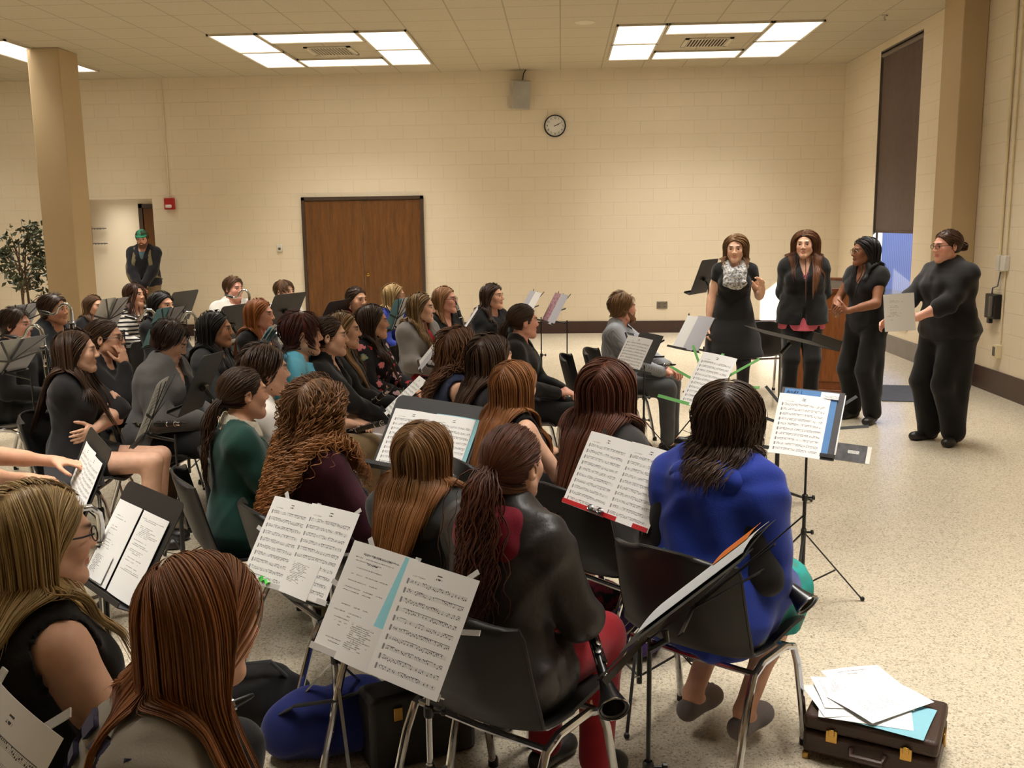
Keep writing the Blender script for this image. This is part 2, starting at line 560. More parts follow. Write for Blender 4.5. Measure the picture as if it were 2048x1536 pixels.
# wooden double door
def wood(name, lo, hi, scale=1.0, axis=2, rough=0.4):
    m, nt, b = newmat(name); tc = nt.new('ShaderNodeTexCoord').outputs['Object']
    mp = nt.new('ShaderNodeMapping'); nt.inp(mp, 0, tc); s_ = [9*scale]*3; s_[axis] = 0.9*scale; mp.inputs['Scale'].default_value = s_
    f = nt.noise(mp.outputs[0], 2.2, 6, 0.62); w_ = nt.noise(mp.outputs[0], 14, 3)
    c = nt.ramp(nt.m('MULTIPLY_ADD', w_, 0.35, nt.m('MULTIPLY', f, 0.7)), [(0.3, s2l(lo)), (0.72, s2l(hi))])
    nt.inp(b, 'Base Color', c); b.inputs['Roughness'].default_value = rough; b.inputs['Specular IOR Level'].default_value = 0.35
    return m


wdoor = wood('door_oak', (74, 46, 22), (118, 78, 40)); brass = pm('brass', (190, 150, 80), 0.25, 1.0); steel = pm('steel', (180, 180, 184), 0.22, 1.0)
chrome = pm('chrome', (215, 216, 220), 0.12, 1.0); blackp = pm('black_plastic', (30, 28, 27), 0.42, spec=0.4, bump=(300, 0.12)); whitep = pm('white_plastic', (214, 210, 200), 0.4)
d1 = empty('door_1', ((dl+dr)/2, BACK, 0)); struct(d1, 'brown wooden double door in the back wall')
dw = (dr-dl)
m = MB(); m.box((-dw/2+0.025, -0.02, 1.09), (0.05, 0.06, 2.18)); m.box((dw/2-0.025, -0.02, 1.09), (0.05, 0.06, 2.18)); m.box((0, -0.02, 2.155), (dw, 0.06, 0.05)); m.build('door_frame', mdarkfr, d1, smooth=False)
lw_ = (dw-0.1)/2
for sx in (-1, 1):
    m = MB(); m.box((sx*(lw_/2+0.002), -0.012, 1.065), (lw_-0.006, 0.04, 2.11)); leaf = m.build('door_leaf', wdoor, d1, bevel=0.002)
    m = MB()
    for hz in (0.3, 1.1, 1.9):
        m.tube([(sx*(lw_+0.0), -0.036, hz-0.05), (sx*(lw_+0.0), -0.036, hz+0.05)], 0.007, 8)
    m.build('hinge', brass, leaf)
m = MB(); m.lathe([(0.026, 0), (0.026, 0.006), (0.010, 0.012), (0.010, 0.03), (0.026, 0.045), (0.028, 0.058), (0.018, 0.07), (0, 0.072)], (0.055, -0.032, 0.96), (0, -1, 0)); m.build('door_knob', brass, d1)
d2 = empty('door_2', (-6.93, VB, 0)); struct(d2, 'brown door at the back of the vestibule')
m = MB(); m.box((-0.42, -0.02, 1.08), (0.07, 0.06, 2.16)); m.box((0.1, -0.02, 2.12), (1.1, 0.06, 0.07)); m.build('door_frame', mdarkfr, d2, smooth=False)
m = MB(); m.box((0.13, -0.008, 1.04), (1.02, 0.03, 2.08)); m.build('door_leaf', wdoor, d2, smooth=False)

# windows in the right wall
mgl, nt_, b_ = newmat('window_glass'); tr_ = nt_.new('ShaderNodeBsdfTransparent'); tr_.inputs[0].default_value = (0.93, 0.96, 1, 1)
gl_ = nt_.new('ShaderNodeBsdfGlossy'); gl_.inputs['Roughness'].default_value = 0.02; ms_ = nt_.new('ShaderNodeMixShader'); ms_.inputs[0].default_value = 0.06
nt_.l.new(tr_.outputs[0], ms_.inputs[1]); nt_.l.new(gl_.outputs[0], ms_.inputs[2]); nt_.l.new(ms_.outputs[0], nt_.n['Material Output'].inputs[0])
malu = pm('aluminium_frame', (120, 112, 106), 0.4, 0.6); mblind = fabric('blind_fabric', (84, 64, 52), 0.9)
for k_, (y0, y1, z0, z1, zb) in enumerate(WIN):
    w_ = empty('window_%d' % (k_+1), (RIGHT, (y0+y1)/2, 0)); struct(w_)
    hw = (y1-y0)/2; m = MB()
    for yy in (-hw+0.03, hw-0.03):
        m.box((0.085, yy, (z0+z1)/2), (0.06, 0.06, z1-z0))
    for zz in (z0+0.03, z1-0.03, 2.0):
        m.box((0.085, 0, zz), (0.05, hw*2-0.1, 0.06))
    m.box((0.045, hw-0.01, (z0+z1)/2), (0.09, 0.02, z1-z0)); m.box((0.045, 0, z1-0.01), (0.09, 2*hw, 0.02))
    m.build('window_frame', malu, w_, smooth=False)
    m = MB(); m.box((0.085, 0, (z0+z1)/2), (0.006, hw*2-0.1, z1-z0-0.1)); m.build('window_pane', mgl, w_, smooth=False)
    m = MB(); m.box((0.04, 0, z0+0.012), (0.12, 2*hw, 0.024)); m.build('window_sill', malu, w_, smooth=False)
    b_ = empty('roller_blind', (RIGHT+0.03, (y0+y1)/2, 0))
    tag(b_, 'brown roller blind pulled two thirds down over the tall window' if k_ == 0 else 'second roller blind, in an unseen window shaped to cast the floor streak', 'blind')
    m = MB(); m.sheet(lambda u, v: (0.004*math.sin(u*9), -hw+0.012+(2*hw-0.034)*u, zb+(z1-zb-0.09)*v), 12, 8, 0.003); m.build('shade_cloth', mblind, b_)
    m = MB(); m.tube([(0, -hw+0.02, z1-0.06), (0, hw-0.03, z1-0.06)], 0.032, 14); m.build('roller_tube', malu, b_)
    m = MB(); m.box((0, -0.005, zb), (0.016, 2*hw-0.034, 0.03)); m.build('hem_bar', pm('hem_bar', (70, 54, 46), 0.5), b_)
# the building outside, in shade, with ribbed cladding
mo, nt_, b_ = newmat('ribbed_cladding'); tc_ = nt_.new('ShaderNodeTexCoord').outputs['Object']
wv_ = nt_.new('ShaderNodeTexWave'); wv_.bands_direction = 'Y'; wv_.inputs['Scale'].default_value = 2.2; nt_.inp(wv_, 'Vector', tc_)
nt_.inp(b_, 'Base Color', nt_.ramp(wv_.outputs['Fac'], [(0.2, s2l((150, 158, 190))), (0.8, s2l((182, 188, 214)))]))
oc = MB(); oc.box((9.3, 21.0, 1.4), (0.3, 18, 3.4)); oo = oc.build('outside_building', mo, smooth=False); tag(oo, 'ribbed wall of the building outside the window', 'building', kind='structure')
og = MB(); og.box((14, 10, -0.35), (19, 60, 0.3)); oo = og.build('outside_ground', pm('paving', (150, 150, 150), 0.9), smooth=False); struct(oo)

# ------------------------------------------------------------------ ceiling lights, vents
def emit(name, col, st):
    m, nt, b = newmat(name); b.inputs['Base Color'].default_value = col+(1,); b.inputs['Emission Color'].default_value = col+(1,); b.inputs['Emission Strength'].default_value = st
    tc = nt.new('ShaderNodeTexCoord').outputs['Object']
    f = nt.m('MULTIPLY_ADD', nt.noise(tc, 60, 2), 0.1*st, 0.95*st); nt.inp(b, 'Emission Strength', f)
    return m


mlamp = emit('lit_diffuser', (1.0, 0.95, 0.87), PANEL_STRENGTH); mlamp2 = emit('added_fill_diffuser', (1.0, 0.95, 0.87), PANEL_STRENGTH*0.45)
mwfr = pm('white_enamel', (200, 190, 168), 0.5)


LASTV = []


def troffer(x, y, wx, wy, label, group=None, mat=None):
    o = empty('ceiling_light', (x, y, CEIL)); LASTV[:] = [o.name]; tag(o, label, 'ceiling light', group)
    m = MB(); z = -0.012
    for (cx, cy, sx, sy) in ((-wx/2+0.012, 0, 0.024, wy), (wx/2-0.012, 0, 0.024, wy), (0, -wy/2+0.012, wx, 0.024), (0, wy/2-0.012, wx, 0.024)):
        m.box((cx, cy, z), (sx, sy, 0.024))
    m.build('light_frame', mwfr, o, smooth=False)
    m = MB(); m.box((0, 0, -0.008), (wx-0.044, wy-0.044, 0.012)); m.build('diffuser', mat or mlamp, o, smooth=False)
    la = bpy.data.lights.new('tube_light', 'AREA'); la.shape = 'RECTANGLE'; la.size = wx-0.06; la.size_y = wy-0.06; la.energy = TUBE_W*wx*wy/0.73*(1.0 if y > 10 else 1.2); la.color = (1.0, 0.95, 0.87); la.spread = math.radians(90)
    lo_ = bpy.data.objects.new('tube_light', la); COL.objects.link(lo_); lo_.parent = o; lo_.location = (0, 0, -0.03)


def vent(x, y, label):
    o = empty('ceiling_vent', (x, y, CEIL)); tag(o, label, 'air vent'); m = MB(); n = 0.28
    for (cx, cy, sx, sy) in ((-n, 0, 0.05, 2*n+.05), (n, 0, 0.05, 2*n+.05), (0, -n, 2*n+.05, 0.05), (0, n, 2*n+.05, 0.05)):
        m.box((cx, cy, -0.008), (sx, sy, 0.016))
    m.build('vent_frame', mwfr, o, smooth=False)
    m = MB(); m.box((0, 0, -0.003), (2*n, 2*n, 0.004)); m.build('vent_backing', pm('vent_dark', (70, 60, 48), 0.8), o, smooth=False)
    m = MB()
    for i in range(-6, 7):
        m.box((i*0.04, 0, -0.012), (0.012, 2*n-0.05, 0.016), roty(0.5))
    m.build('vent_slats', mwfr, o, smooth=False)


FXS = [(-3.05, 'left'), (1.88, 'right')]; FY = 13.12
for fx, nm in FXS:
    q = [(-0.915, -0.61, .60, 1.21, 'near left'), (-0.915, 0.61, .60, 1.21, 'far left'), (0.915, -0.61, .60, 1.21, 'near right'), (0.915, 0.61, .60, 1.21, 'far right'),
         (0, -0.915, 1.21, .60, 'near middle'), (0, 0.915, 1.21, .60, 'far middle')]
    for dx, dy, wx, wy, ps in q:
        troffer(fx+dx, FY+dy, wx, wy, 'lit fluorescent ceiling panel, %s of the %s square of panels' % (ps, nm), 'fluorescent panels over the back of the room', mlamp2 if False else None)
    vent(fx+0.02, FY+0.05, 'square slatted air vent inside the %s square of ceiling panels' % nm)
for fx, fy in ((-7.97, FY), (-7.97, FY-4.88), (-3.05, FY-4.88), (1.88, FY-4.88), (-7.97, FY-9.76), (-3.05, FY-9.76), (1.88, FY-9.76)):
    for dx, dy, wx, wy in ((-0.915, 0, .60, 2.43), (0.915, 0, .60, 2.43)):
        o = troffer(fx+dx, fy+dy, wx, wy, 'fluorescent ceiling panel beside the left pillar' if (fy == FY and dx > 0) else 'fluorescent ceiling panel over the players', None if (fy == FY and dx > 0) else 'fluorescent panels over the players')
m = MB(); m.lathe([(0, -0.014), (0.09, -0.014), (0.115, -0.008), (0.12, 0)], (0.287, 11.73, CEIL)); tag(m.build('ceiling_speaker', mwfr), 'round flush speaker grille in the ceiling between the two light squares', 'speaker')
m = MB(); m.lathe([(0.035, 0), (0.035, -0.01), (0.012, -0.014), (0.012, -0.05), (0.02, -0.055), (0, -0.056)], (3.71, 11.74, CEIL)); tag(m.build('fire_sprinkler', chrome), 'small chrome sprinkler head in the ceiling near the right wall', 'sprinkler')

# ------------------------------------------------------------------ things on the walls
t = empty('wall_clock', (-0.088, BACK, 3.199)); tag(t, 'round white clock with black rim on the back wall', 'clock')
m = MB(); m.lathe([(0.165, 0), (0.168, -0.02), (0.165, -0.04), (0.150, -0.042), (0.148, -0.03)], (0, 0, 0), (0, 1, 0), 40); m.build('rim', blackp, t)
m = MB(); m.lathe([(0.15, -0.024), (0, -0.024)], (0, 0, 0), (0, 1, 0), 40); m.build('clock_face', pm('clock_white', (228, 224, 214), 0.5), t)
for i in range(1, 13):
    cu = bpy.data.curves.new('numeral', 'FONT'); cu.body = str(i); cu.size = 0.042; cu.align_x = 'CENTER'; cu.align_y = 'CENTER'; cu.extrude = 0.001; cu.materials.append(blackp)
    to_ = bpy.data.objects.new('numeral', cu); me_ = bpy.data.meshes.new_from_object(to_); bpy.data.objects.remove(to_)
    o = bpy.data.objects.new('numeral', me_); COL.objects.link(o); o.parent = t; a = PI/2-i*PI/6
    o.location = (0.118*math.cos(a), -0.027, 0.118*math.sin(a)); o.rotation_euler = (PI/2, 0, 0)
for nm_, ln, a, wd_ in (('hour_hand', 0.065, PI/2-2.2*PI/6, 0.011), ('minute_hand', 0.095, PI/2-2*PI/6-0.05, 0.007)):
    m = MB(); m.bar((-0.018*math.cos(a), -0.03, -0.018*math.sin(a)), (ln*math.cos(a), -0.03, ln*math.sin(a)), wd_, 0.002, (0, 1, 0)); m.build(nm_, blackp, t, smooth=False)
t = empty('wall_speaker', (-0.62, BACK-0.12, 3.66)); tag(t, 'white box loudspeaker hung high on the back wall above the clock', 'speaker'); t.rotation_euler = (0.18, 0, 0.35)
m = MB(); m.box((0, 0, 0), (0.27, 0.19, 0.42)); m.build('cabinet', pm('speaker_grey', (176, 168, 152), 0.5), t, bevel=0.012)
m = MB(); m.box((-0.0, -0.098, 0), (0.24, 0.008, 0.39)); m.build('grille', pm('grille_grey', (160, 156, 146), 0.7, bump=(500, 0.4)), t, bevel=0.003)
m = MB(); m.tube([(0.06, 0.08, 0.19), (0.08, 0.1, 0.3), (0.10, 0.06, 0.36)], 0.008, 8); m.build('cable', blackp, t)
m = MB(); m.tube([(0, 0.09, 0), (0, 0.14, 0)], 0.02, 10); m.build('bracket', steel, t)
red = pm('alarm_red', (168, 30, 28), 0.35)
t = empty('fire_alarm', (-6.19, BACK, 2.10)); tag(t, 'red fire alarm box with strobe on the back wall beside the vestibule opening', 'fire alarm')
m = MB(); m.box((0, -0.035, 0.01), (0.16, 0.07, 0.18)); m.build('alarm_body', red, t, bevel=0.012)
m = MB(); m.box((-0.0, -0.085, -0.03), (0.10, 0.035, 0.05)); m.build('strobe_lens', pm('strobe', (215, 205, 200), 0.2), t, bevel=0.014)
m = MB(); m.tube([(-6.20, BACK-0.014, 2.19), (-6.20, BACK-0.014, CEIL)], 0.011, 10); tag(m.build('conduit', mflat), 'thin painted conduit running up the wall from the red alarm', 'conduit')
t = empty('thermostat', (-4.466, BACK, 1.395)); tag(t, 'small white thermostat on the back wall left of the double door', 'thermostat')
m = MB(); m.box((0, -0.015, 0), (0.085, 0.03, 0.115)); m.build('cover', whitep, t, bevel=0.008)
m = MB(); m.lathe([(0.022, -0.03), (0.022, -0.038), (0, -0.04)], (0, 0, -0.012), (0, 1, 0)); m.build('dial', pm('dial_grey', (90, 84, 78), 0.4), t)
t = empty('wall_outlet', (1.579, BACK, 0.436)); tag(t, 'double steel outlet plate low on the back wall', 'outlet')
m = MB(); m.box((0, -0.005, 0), (0.17, 0.01, 0.115)); m.build('plate', pm('brushed_steel', (140, 132, 120), 0.35, 0.9), t, bevel=0.003)
for sx, sz in ((-0.042, -0.022), (-0.042, 0.022), (0.042, -0.022), (0.042, 0.022)):
    m = MB(); m.box((sx, -0.011, sz), (0.034, 0.004, 0.028)); m.build('socket', pm('socket_grey', (88, 80, 72), 0.5), t, bevel=0.003)
# right wall: conduits, junction box, black wall phone, outlet
cp = pm('cream_conduit', (226, 210, 172), 0.5)
m = MB(); m.tube([(RIGHT-0.016, 9.66, 1.365), (RIGHT-0.016, 9.66, CEIL)], 0.014, 10); m.tube([(RIGHT-0.014, 9.53, 1.362), (RIGHT-0.014, 9.53, CEIL)], 0.009, 8); m.tube([(RIGHT-0.012, 9.53, 1.208), (RIGHT-0.012, 9.53, 0.52)], 0.008, 8)
tag(m.build('conduit', cp), 'cream conduits running down the right wall to the white box', 'conduit')
m = MB(); m.box((RIGHT-0.025, 9.63, 1.285), (0.05, 0.075, 0.15)); m.box((RIGHT-0.022, 9.53, 1.285), (0.045, 0.11, 0.145)); tag(m.build('junction_box', whitep, bevel=0.006), 'white junction box on the right wall behind the woman with the paper', 'junction box')
t = empty('wall_phone', (RIGHT, 9.69, 0.86)); tag(t, 'black intercom unit hung on the right wall below the white box', 'telephone')
m = MB(); m.box((-0.035, 0, 0), (0.07, 0.22, 0.24)); m.build('case', blackp, t, bevel=0.008)
m = MB(); m.box((-0.08, -0.05, 0), (0.03, 0.055, 0.20)); m.build('handset', pm('phone_grey', (98, 92, 86), 0.5), t, bevel=0.012)
m = MB(); m.tube([(-0.04, 0.03, 0.12), (-0.05, 0.0, 0.18), (-0.03, -0.06, 0.2), (-0.016, -0.07, 0.34)], 0.007, 8); m.build('cord', pm('cord_grey', (110, 108, 116), 0.5), t)
m = MB(); m.box((-0.05, 0.02, -0.145), (0.04, 0.06, 0.05)); m.build('cradle', blackp, t, bevel=0.008)
t = empty('wall_outlet', (RIGHT, 9.55, 0.43)); tag(t, 'cream surface outlet box low on the right wall', 'outlet')
m = MB(); m.box((-0.03, 0, 0), (0.06, 0.09, 0.13)); m.build('box', cp, t, bevel=0.005)
m = MB(); m.box((-0.062, 0.0, 0), (0.004, 0.05, 0.09)); m.build('socket', pm('socket_grey', (88, 80, 72), 0.5), t)
troffer(-7.7, VB-0.75, 0.6, 1.2, 'added unseen fill light panel inside the vestibule', None, mlamp2); bpy.data.objects[LASTV[0]].location.z = 2.4  # added lamp with no visible fixture, brightens the dark vestibule
# coat rack in the vestibule
t = empty('coat_rack', (-8.28, VB, 1.60)); tag(t, 'small steel coat rack with two rails on the vestibule wall', 'coat rack')
for z_ in (0.14, -0.12):
    m = MB(); m.tube([(-0.02, -0.05, z_), (0.30, -0.05, z_)], 0.012, 8); m.tube([(0.0, 0, z_), (0.0, -0.06, z_)], 0.012, 8)
    for i in range(5):
        m.tube([(0.04+i*0.055, -0.05, z_), (0.04+i*0.055, -0.08, z_-0.02), (0.04+i*0.055, -0.09, z_+0.015)], 0.006, 6)
    m.build('hook_rail', steel, t)
m = MB(); m.box((0.0, -0.01, 0.01), (0.035, 0.02, 0.34)); m.build('mount', steel, t, bevel=0.003)

# ------------------------------------------------------------------ people
def skin_mat(name, rgb):
    if name in MC:
        return MC[name]
    m, nt, b = newmat(name)
    tc = nt.new('ShaderNodeTexCoord').outputs['Object']
    at = nt.new('ShaderNodeAttribute'); at.attribute_name = 'Col'
    c = s2l(rgb)
    f = nt.ramp(nt.noise(tc, 30, 4), [(0.3, tuple(v*0.92 for v in c)), (0.7, tuple(min(1, v*1.06) for v in c))])
    mx = nt.new('ShaderNodeMix', data_type='RGBA', blend_type='MULTIPLY')
    nt.inp(mx, 0, 1.0); nt.inp(mx, 6, f); nt.inp(mx, 7, at.outputs['Color'])
    nt.inp(b, 'Base Color', mx.outputs[2])
    b.inputs['Roughness'].default_value = 0.5; b.inputs['Specular IOR Level'].default_value = 0.35
    b.inputs['Subsurface Weight'].default_value = 0.0
    bp = nt.new('ShaderNodeBump'); bp.inputs['Strength'].default_value = 0.12; bp.inputs['Distance'].default_value = 0.002
    nt.inp(bp, 'Height', nt.noise(tc, 350, 2)); nt.inp(b, 'Normal', bp.outputs[0])
    MC[name] = m
    return m


def hair_mat(lo, hi, tip=None):
    key = 'hair%s%s%s' % (lo, hi, tip)
    if key in MC:
        return MC[key]
    m, nt, b = newmat('hair')
    g = nt.new('ShaderNodeNewGeometry'); tc = nt.new('ShaderNodeTexCoord').outputs['Object']
    mp = nt.new('ShaderNodeMapping'); nt.inp(mp, 0, tc); mp.inputs['Scale'].default_value = (1, 1, 0.12)
    n = nt.noise(mp.outputs[0], 220, 2)
    f = nt.m('MULTIPLY_ADD', n, 0.35, nt.m('MULTIPLY_ADD', g.outputs['Random Per Island'], 0.5, 0.1))
    c = nt.ramp(f, [(0.12, s2l(lo)), (0.92, s2l(hi))])
    if tip:
        at = nt.new('ShaderNodeAttribute'); at.attribute_name = 'tipf'
        c = nt.mix(at.outputs['Fac'], c, s2l(tip)+(1,))
    nt.inp(b, 'Base Color', c)
    b.inputs['Roughness'].default_value = 0.42; b.inputs['Specular IOR Level'].default_value = 0.35
    b.inputs['Anisotropic'].default_value = 0.4
    MC[key] = m
    return m


def frame(fwd_yaw, pitch, roll):
    """columns right, forward, up; yaw about z (positive to the left), pitch up positive"""
    return rotz(fwd_yaw) @ rotx(pitch) @ roty(roll)


def ik(S, W, l1, l2, pole):
    S = np.asarray(S, float); W = np.asarray(W, float); d = W-S; L = np.linalg.norm(d)
    mx = (l1+l2)*0.985
    if L > mx:
        W = S+d/L*mx; d = W-S; L = mx
    L = max(L, abs(l1-l2)+0.02)
    u = d/np.linalg.norm(d); a = (l1*l1-l2*l2+L*L)/(2*L); h = math.sqrt(max(1e-6, l1*l1-a*a))
    p = np.asarray(pole, float); p = nrm(p-u*np.dot(p, u))
    return S+u*a+p*h, W


def hand_prims(w, d, n, right, curl, s):
    d = nrm(d); n = np.asarray(n, float); n = nrm(n-d*np.dot(n, d)); x = np.cross(d, n)
    if not right:
        x = -x                                               # x points to the thumb side
    w = np.asarray(w, float); P = []
    M = np.stack([x, n, d], 1)
    P.append(EL(w+d*0.048*s, (0.038*s, 0.0155*s, 0.052*s), M, 0.012))
    P.append(RC(w-d*0.015*s, w+d*0.03*s, 0.023*s, 0.024*s, 0.015))
    for off, L in ((0.029, 0.074), (0.010, 0.084), (-0.010, 0.079), (-0.028, 0.062)):
        p = w+d*0.088*s+x*off*s; a = curl*(0.75+0.12*random.random())
        q = nrm(d+x*off*1.5); r = 0.0088*s
        for seg, (fr, bend) in enumerate(((0.46, 0.5), (0.31, 1.0), (0.23, 0.8))):
            ang = a*bend
            q = nrm(q*math.cos(ang)+n*math.sin(ang)); nn = nrm(n-q*np.dot(n, q))
            e = p+q*L*fr*s; P.append(RC(p, e, r, r*0.9, 0.005)); r *= 0.92; p = e
            n_ = nn
    t0 = w+d*0.022*s+x*0.026*s+n*0.004*s; q = nrm(d*0.75+x*0.7+n*0.35)
    t1 = t0+q*0.042*s; q2 = nrm(q+d*0.5-x*0.25*curl+n*0.4*curl); t2 = t1+q2*0.034*s; t3 = t2+nrm(q2+d*0.3)*0.024*s
    P += [RC(t0, t1, 0.013*s, 0.0105*s, 0.012), RC(t1, t2, 0.0102*s, 0.0092*s, 0.004), RC(t2, t3, 0.0092*s, 0.0075*s, 0.003)]
    return P


def head_prims(H, M, s, male):
    g = lambda x, y, z: H+M @ (np.array([x, y, z], float)*s)
    e = lambda c, r, k: EL(g(*c), np.array(r)*s, M, k)
    rc = lambda a, b, ra, rb, k: RC(g(*a), g(*b), ra*s, rb*s, k)
    j = 1.08 if male else 1.0
    P = [e((0, -0.014, 0.036), (0.0735, 0.095, 0.080), 0.02), e((0, 0.028, -0.022), (0.0595*j, 0.064, 0.084), 0.03)]
    for sx in (-1, 1):
        P.append(rc((sx*0.046*j, 0.006, -0.058), (sx*0.012*j, 0.066, -0.098), 0.021, 0.019, 0.03))
        P.append(e((sx*0.038, 0.062, -0.024), (0.021, 0.02, 0.022), 0.03))
    P += [e((0, 0.076, -0.1), (0.017*j, 0.015, 0.014), 0.025), rc((-0.034, 0.082, 0.021), (0.034, 0.082, 0.021), 0.0105, 0.0105, 0.02)]
    Cv = [EL(g(sx*0.032, 0.109, 0.003), np.array((0.021, 0.018, 0.0125))*s, M) for sx in (-1, 1)]
    A = [rc((0, 0.088, 0.012), (0, 0.1075, -0.025), 0.0072, 0.0088, 0.014), e((0, 0.107, -0.029), (0.010, 0.0095, 0.0085), 0.008)]
    for sx in (-1, 1):
        A.append(e((sx*0.0125, 0.098, -0.032), (0.008, 0.0095, 0.0075), 0.006))
        A.append(rc((sx*0.018, 0.084, 0.0118), (sx*0.045, 0.0755, 0.0105), 0.0066, 0.0052, 0.005))     # upper lids
        A.append(rc((sx*0.020, 0.083, -0.0095), (sx*0.043, 0.0755, -0.0088), 0.0055, 0.0048, 0.006))
        E_ = M @ rotz(-sx*0.35) @ rotx(-0.12)
        A.append(EL(g(sx*0.0765, -0.012, -0.006), np.array((0.0085, 0.0185, 0.031))*s, E_, 0.006))
    A += [e((0, 0.0905, -0.0585), (0.0245, 0.0085, 0.0058), 0.006), e((0, 0.090, -0.0682), (0.021, 0.009, 0.0065), 0.006)]
    C2 = [rc((-0.023, 0.097, -0.0632), (0.023, 0.097, -0.0632), 0.0018, 0.0018, 0.003)]
    for sx in (-1, 1):
        C2.append(EL(g(sx*0.083, -0.006, -0.004), np.array((0.006, 0.009, 0.017))*s, M @ rotz(-sx*0.35)))
    return P, Cv, A, C2


def strands(H, M, s, P, style, n, L, off, rg, part=0.015, steps=22, frontfrac=0.2, pull=0.35, bk=0.4, wavelen=0.05, tie=None, fringe=0.0, back=1.0, puff=0.0):
    """hair locks grown from the scalp, flowing over the head and hanging down; returns (N, steps+1, 3)"""
    c = np.array([0, -0.014, 0.036]); r = np.array([0.0735, 0.095, 0.080])+0.004
    R = []
    while len(R) < n:
        u = rg.normal(size=(n*4, 3)); u /= np.linalg.norm(u, axis=1, keepdims=True)
        p = c+u*r
        hl = 0.028+0.03*rg.rand(len(p))*0
        ok = (p[:, 1]-0.55*p[:, 2]-hl < 0) & (p[:, 2] > -0.055-0.3*np.maximum(0, p[:, 1]+0.02))
        R += list(p[ok])
    p = np.array(R[:n]); root = p.copy()
    offs = (off[0]+(off[1]-off[0])*rg.rand(n))
    Li = L*(0.86+0.22*rg.rand(n)); paths = []
    W = lambda q: H+(q*s) @ M.T
    gl = M.T @ np.array([0, 0, -1.0])                        # gravity in head frame
    d = (p-c)/r**2; d /= np.linalg.norm(d, axis=1, keepdims=True)
    vel = np.zeros_like(p)
    tang = lambda v, nn: v-nn*np.sum(v*nn, 1, keepdims=True)
    side = np.where(p[:, 0] > part, 1.0, -1.0)
    cur = W(p+d*(0.004+offs[:, None]*0.4)); paths.append(cur.copy())
    st = (Li/steps)[:, None]*s
    fb = np.where((rg.rand(n) < frontfrac) & ((root[:, 1] > -0.05) | (frontfrac > 0.95)), 1.0, -1.0)
    for k in range(steps):
        q = (cur-H) @ M/s
        nn = (q-c)/r**2; nn /= np.linalg.norm(nn, axis=1, keepdims=True)
        top = np.clip((q[:, 2]-0.03)/0.08, 0, 1)[:, None]
        front = np.clip((q[:, 1]+0.01)/0.05, 0, 1)[:, None]*np.clip((q[:, 2]+0.16)/0.1, 0, 1)[:, None]
        if style in ('pony', 'bun'):
            t = np.asarray(tie)-q; dist = np.linalg.norm(t, axis=1, keepdims=True)
            v = t/np.maximum(dist, 1e-6); v = tang(v, nn)+0.25*v
        elif style == 'short':
            v = gl+np.stack([side*0.5, -0.5+0*side+fringe*2.2*(root[:, 1] > 0.0), 0*side], 1)
            v = tang(v, nn)+nn*puff
        else:
            v = gl*(1-0.35*top)+np.stack([side*0.95, 0*side, 0*side], 1)*top+np.array([0, -1.0, 0])*front*0.9*back
            if fringe:
                m_ = (root[:, 1] > 0.035) & (np.abs(root[:, 0]) < 0.05)
                v = np.where(m_[:, None], gl+np.array([0, 0.5, 0])*top+np.stack([side*0.5, 0*side, 0*side], 1), v)
            on = np.clip((q[:, 2]+0.005)/0.05, 0, 1)[:, None]
            v = np.where(on > 0, tang(v, nn)+0.05*v, v)
            low = np.clip((-q[:, 2]-0.07)/0.05, 0, 1)[:, None]
            xb = (cur @ np.array([1.0, 0, 0]))[:, None]
            wb = v @ M.T+low*(np.array([[0, 1.0, 0]])*fb[:, None]*bk-np.array([[1.0, 0, 0]])*np.clip(xb/0.12, -1, 1)*pull)
            v = wb @ M
            if puff:
                v = v+np.stack([nn[:, 0], nn[:, 1], 0*nn[:, 0]], 1)*puff*np.clip(1-k/(steps*0.7), 0, 1)
        v /= np.maximum(1e-6, np.linalg.norm(v, axis=1, keepdims=True))
        v = v @ M.T
        vel = v if k == 0 else 0.5*vel+0.5*v
        vel /= np.maximum(1e-6, np.linalg.norm(vel, axis=1, keepdims=True))
        stp = st
        if style in ('pony', 'bun'):
            stp = np.minimum(0.013*s+0*st, np.linalg.norm(W(np.asarray(tie)[None])-cur, axis=1, keepdims=True)*0.9)
        cur = cur+vel*stp
        oo = offs*s*(np.clip(0.4+k*0.25, 0, 1))
        if style in ('pony', 'bun'):
            oo = oo*0.7
        for _ in range(2):
            D = sdf_pts(cur, P)-oo; e = 0.004
            G = np.stack([sdf_pts(cur+np.eye(3)[i]*e, P)-sdf_pts(cur-np.eye(3)[i]*e, P) for i in range(3)], 1)/(2*e)
            G /= np.maximum(1e-6, np.linalg.norm(G, axis=1, keepdims=True))
            cur = cur+G*np.maximum(-D, 0)[:, None]
        paths.append(cur.copy())
    A = np.stack(paths, 1)
    return A


def add_wave(A, amp, wl, rg, start=0.25):
    n, m, _ = A.shape
    seg = np.linalg.norm(np.diff(A, axis=1), axis=2); ln = np.concatenate([np.zeros((n, 1)), np.cumsum(seg, 1)], 1)
    T = np.gradient(A, axis=1); T /= np.maximum(1e-9, np.linalg.norm(T, axis=2, keepdims=True))
    u = np.cross(T, np.array([0.3, 0.9, 0.2])); u /= np.maximum(1e-9, np.linalg.norm(u, axis=2, keepdims=True)); w = np.cross(T, u)
    ph = rg.rand(n, 1)*6.28; am = amp*(0.5+0.8*rg.rand(n, 1))*np.clip((np.linspace(0, 1, m)[None]-start*0.3)/max(start, 1e-3), 0, 1)
    q = 2*PI*ln/(wl*(0.8+0.4*rg.rand(n, 1)))+ph
    return A+(u*np.cos(q)[..., None]+w*np.sin(q)[..., None])*am[..., None]


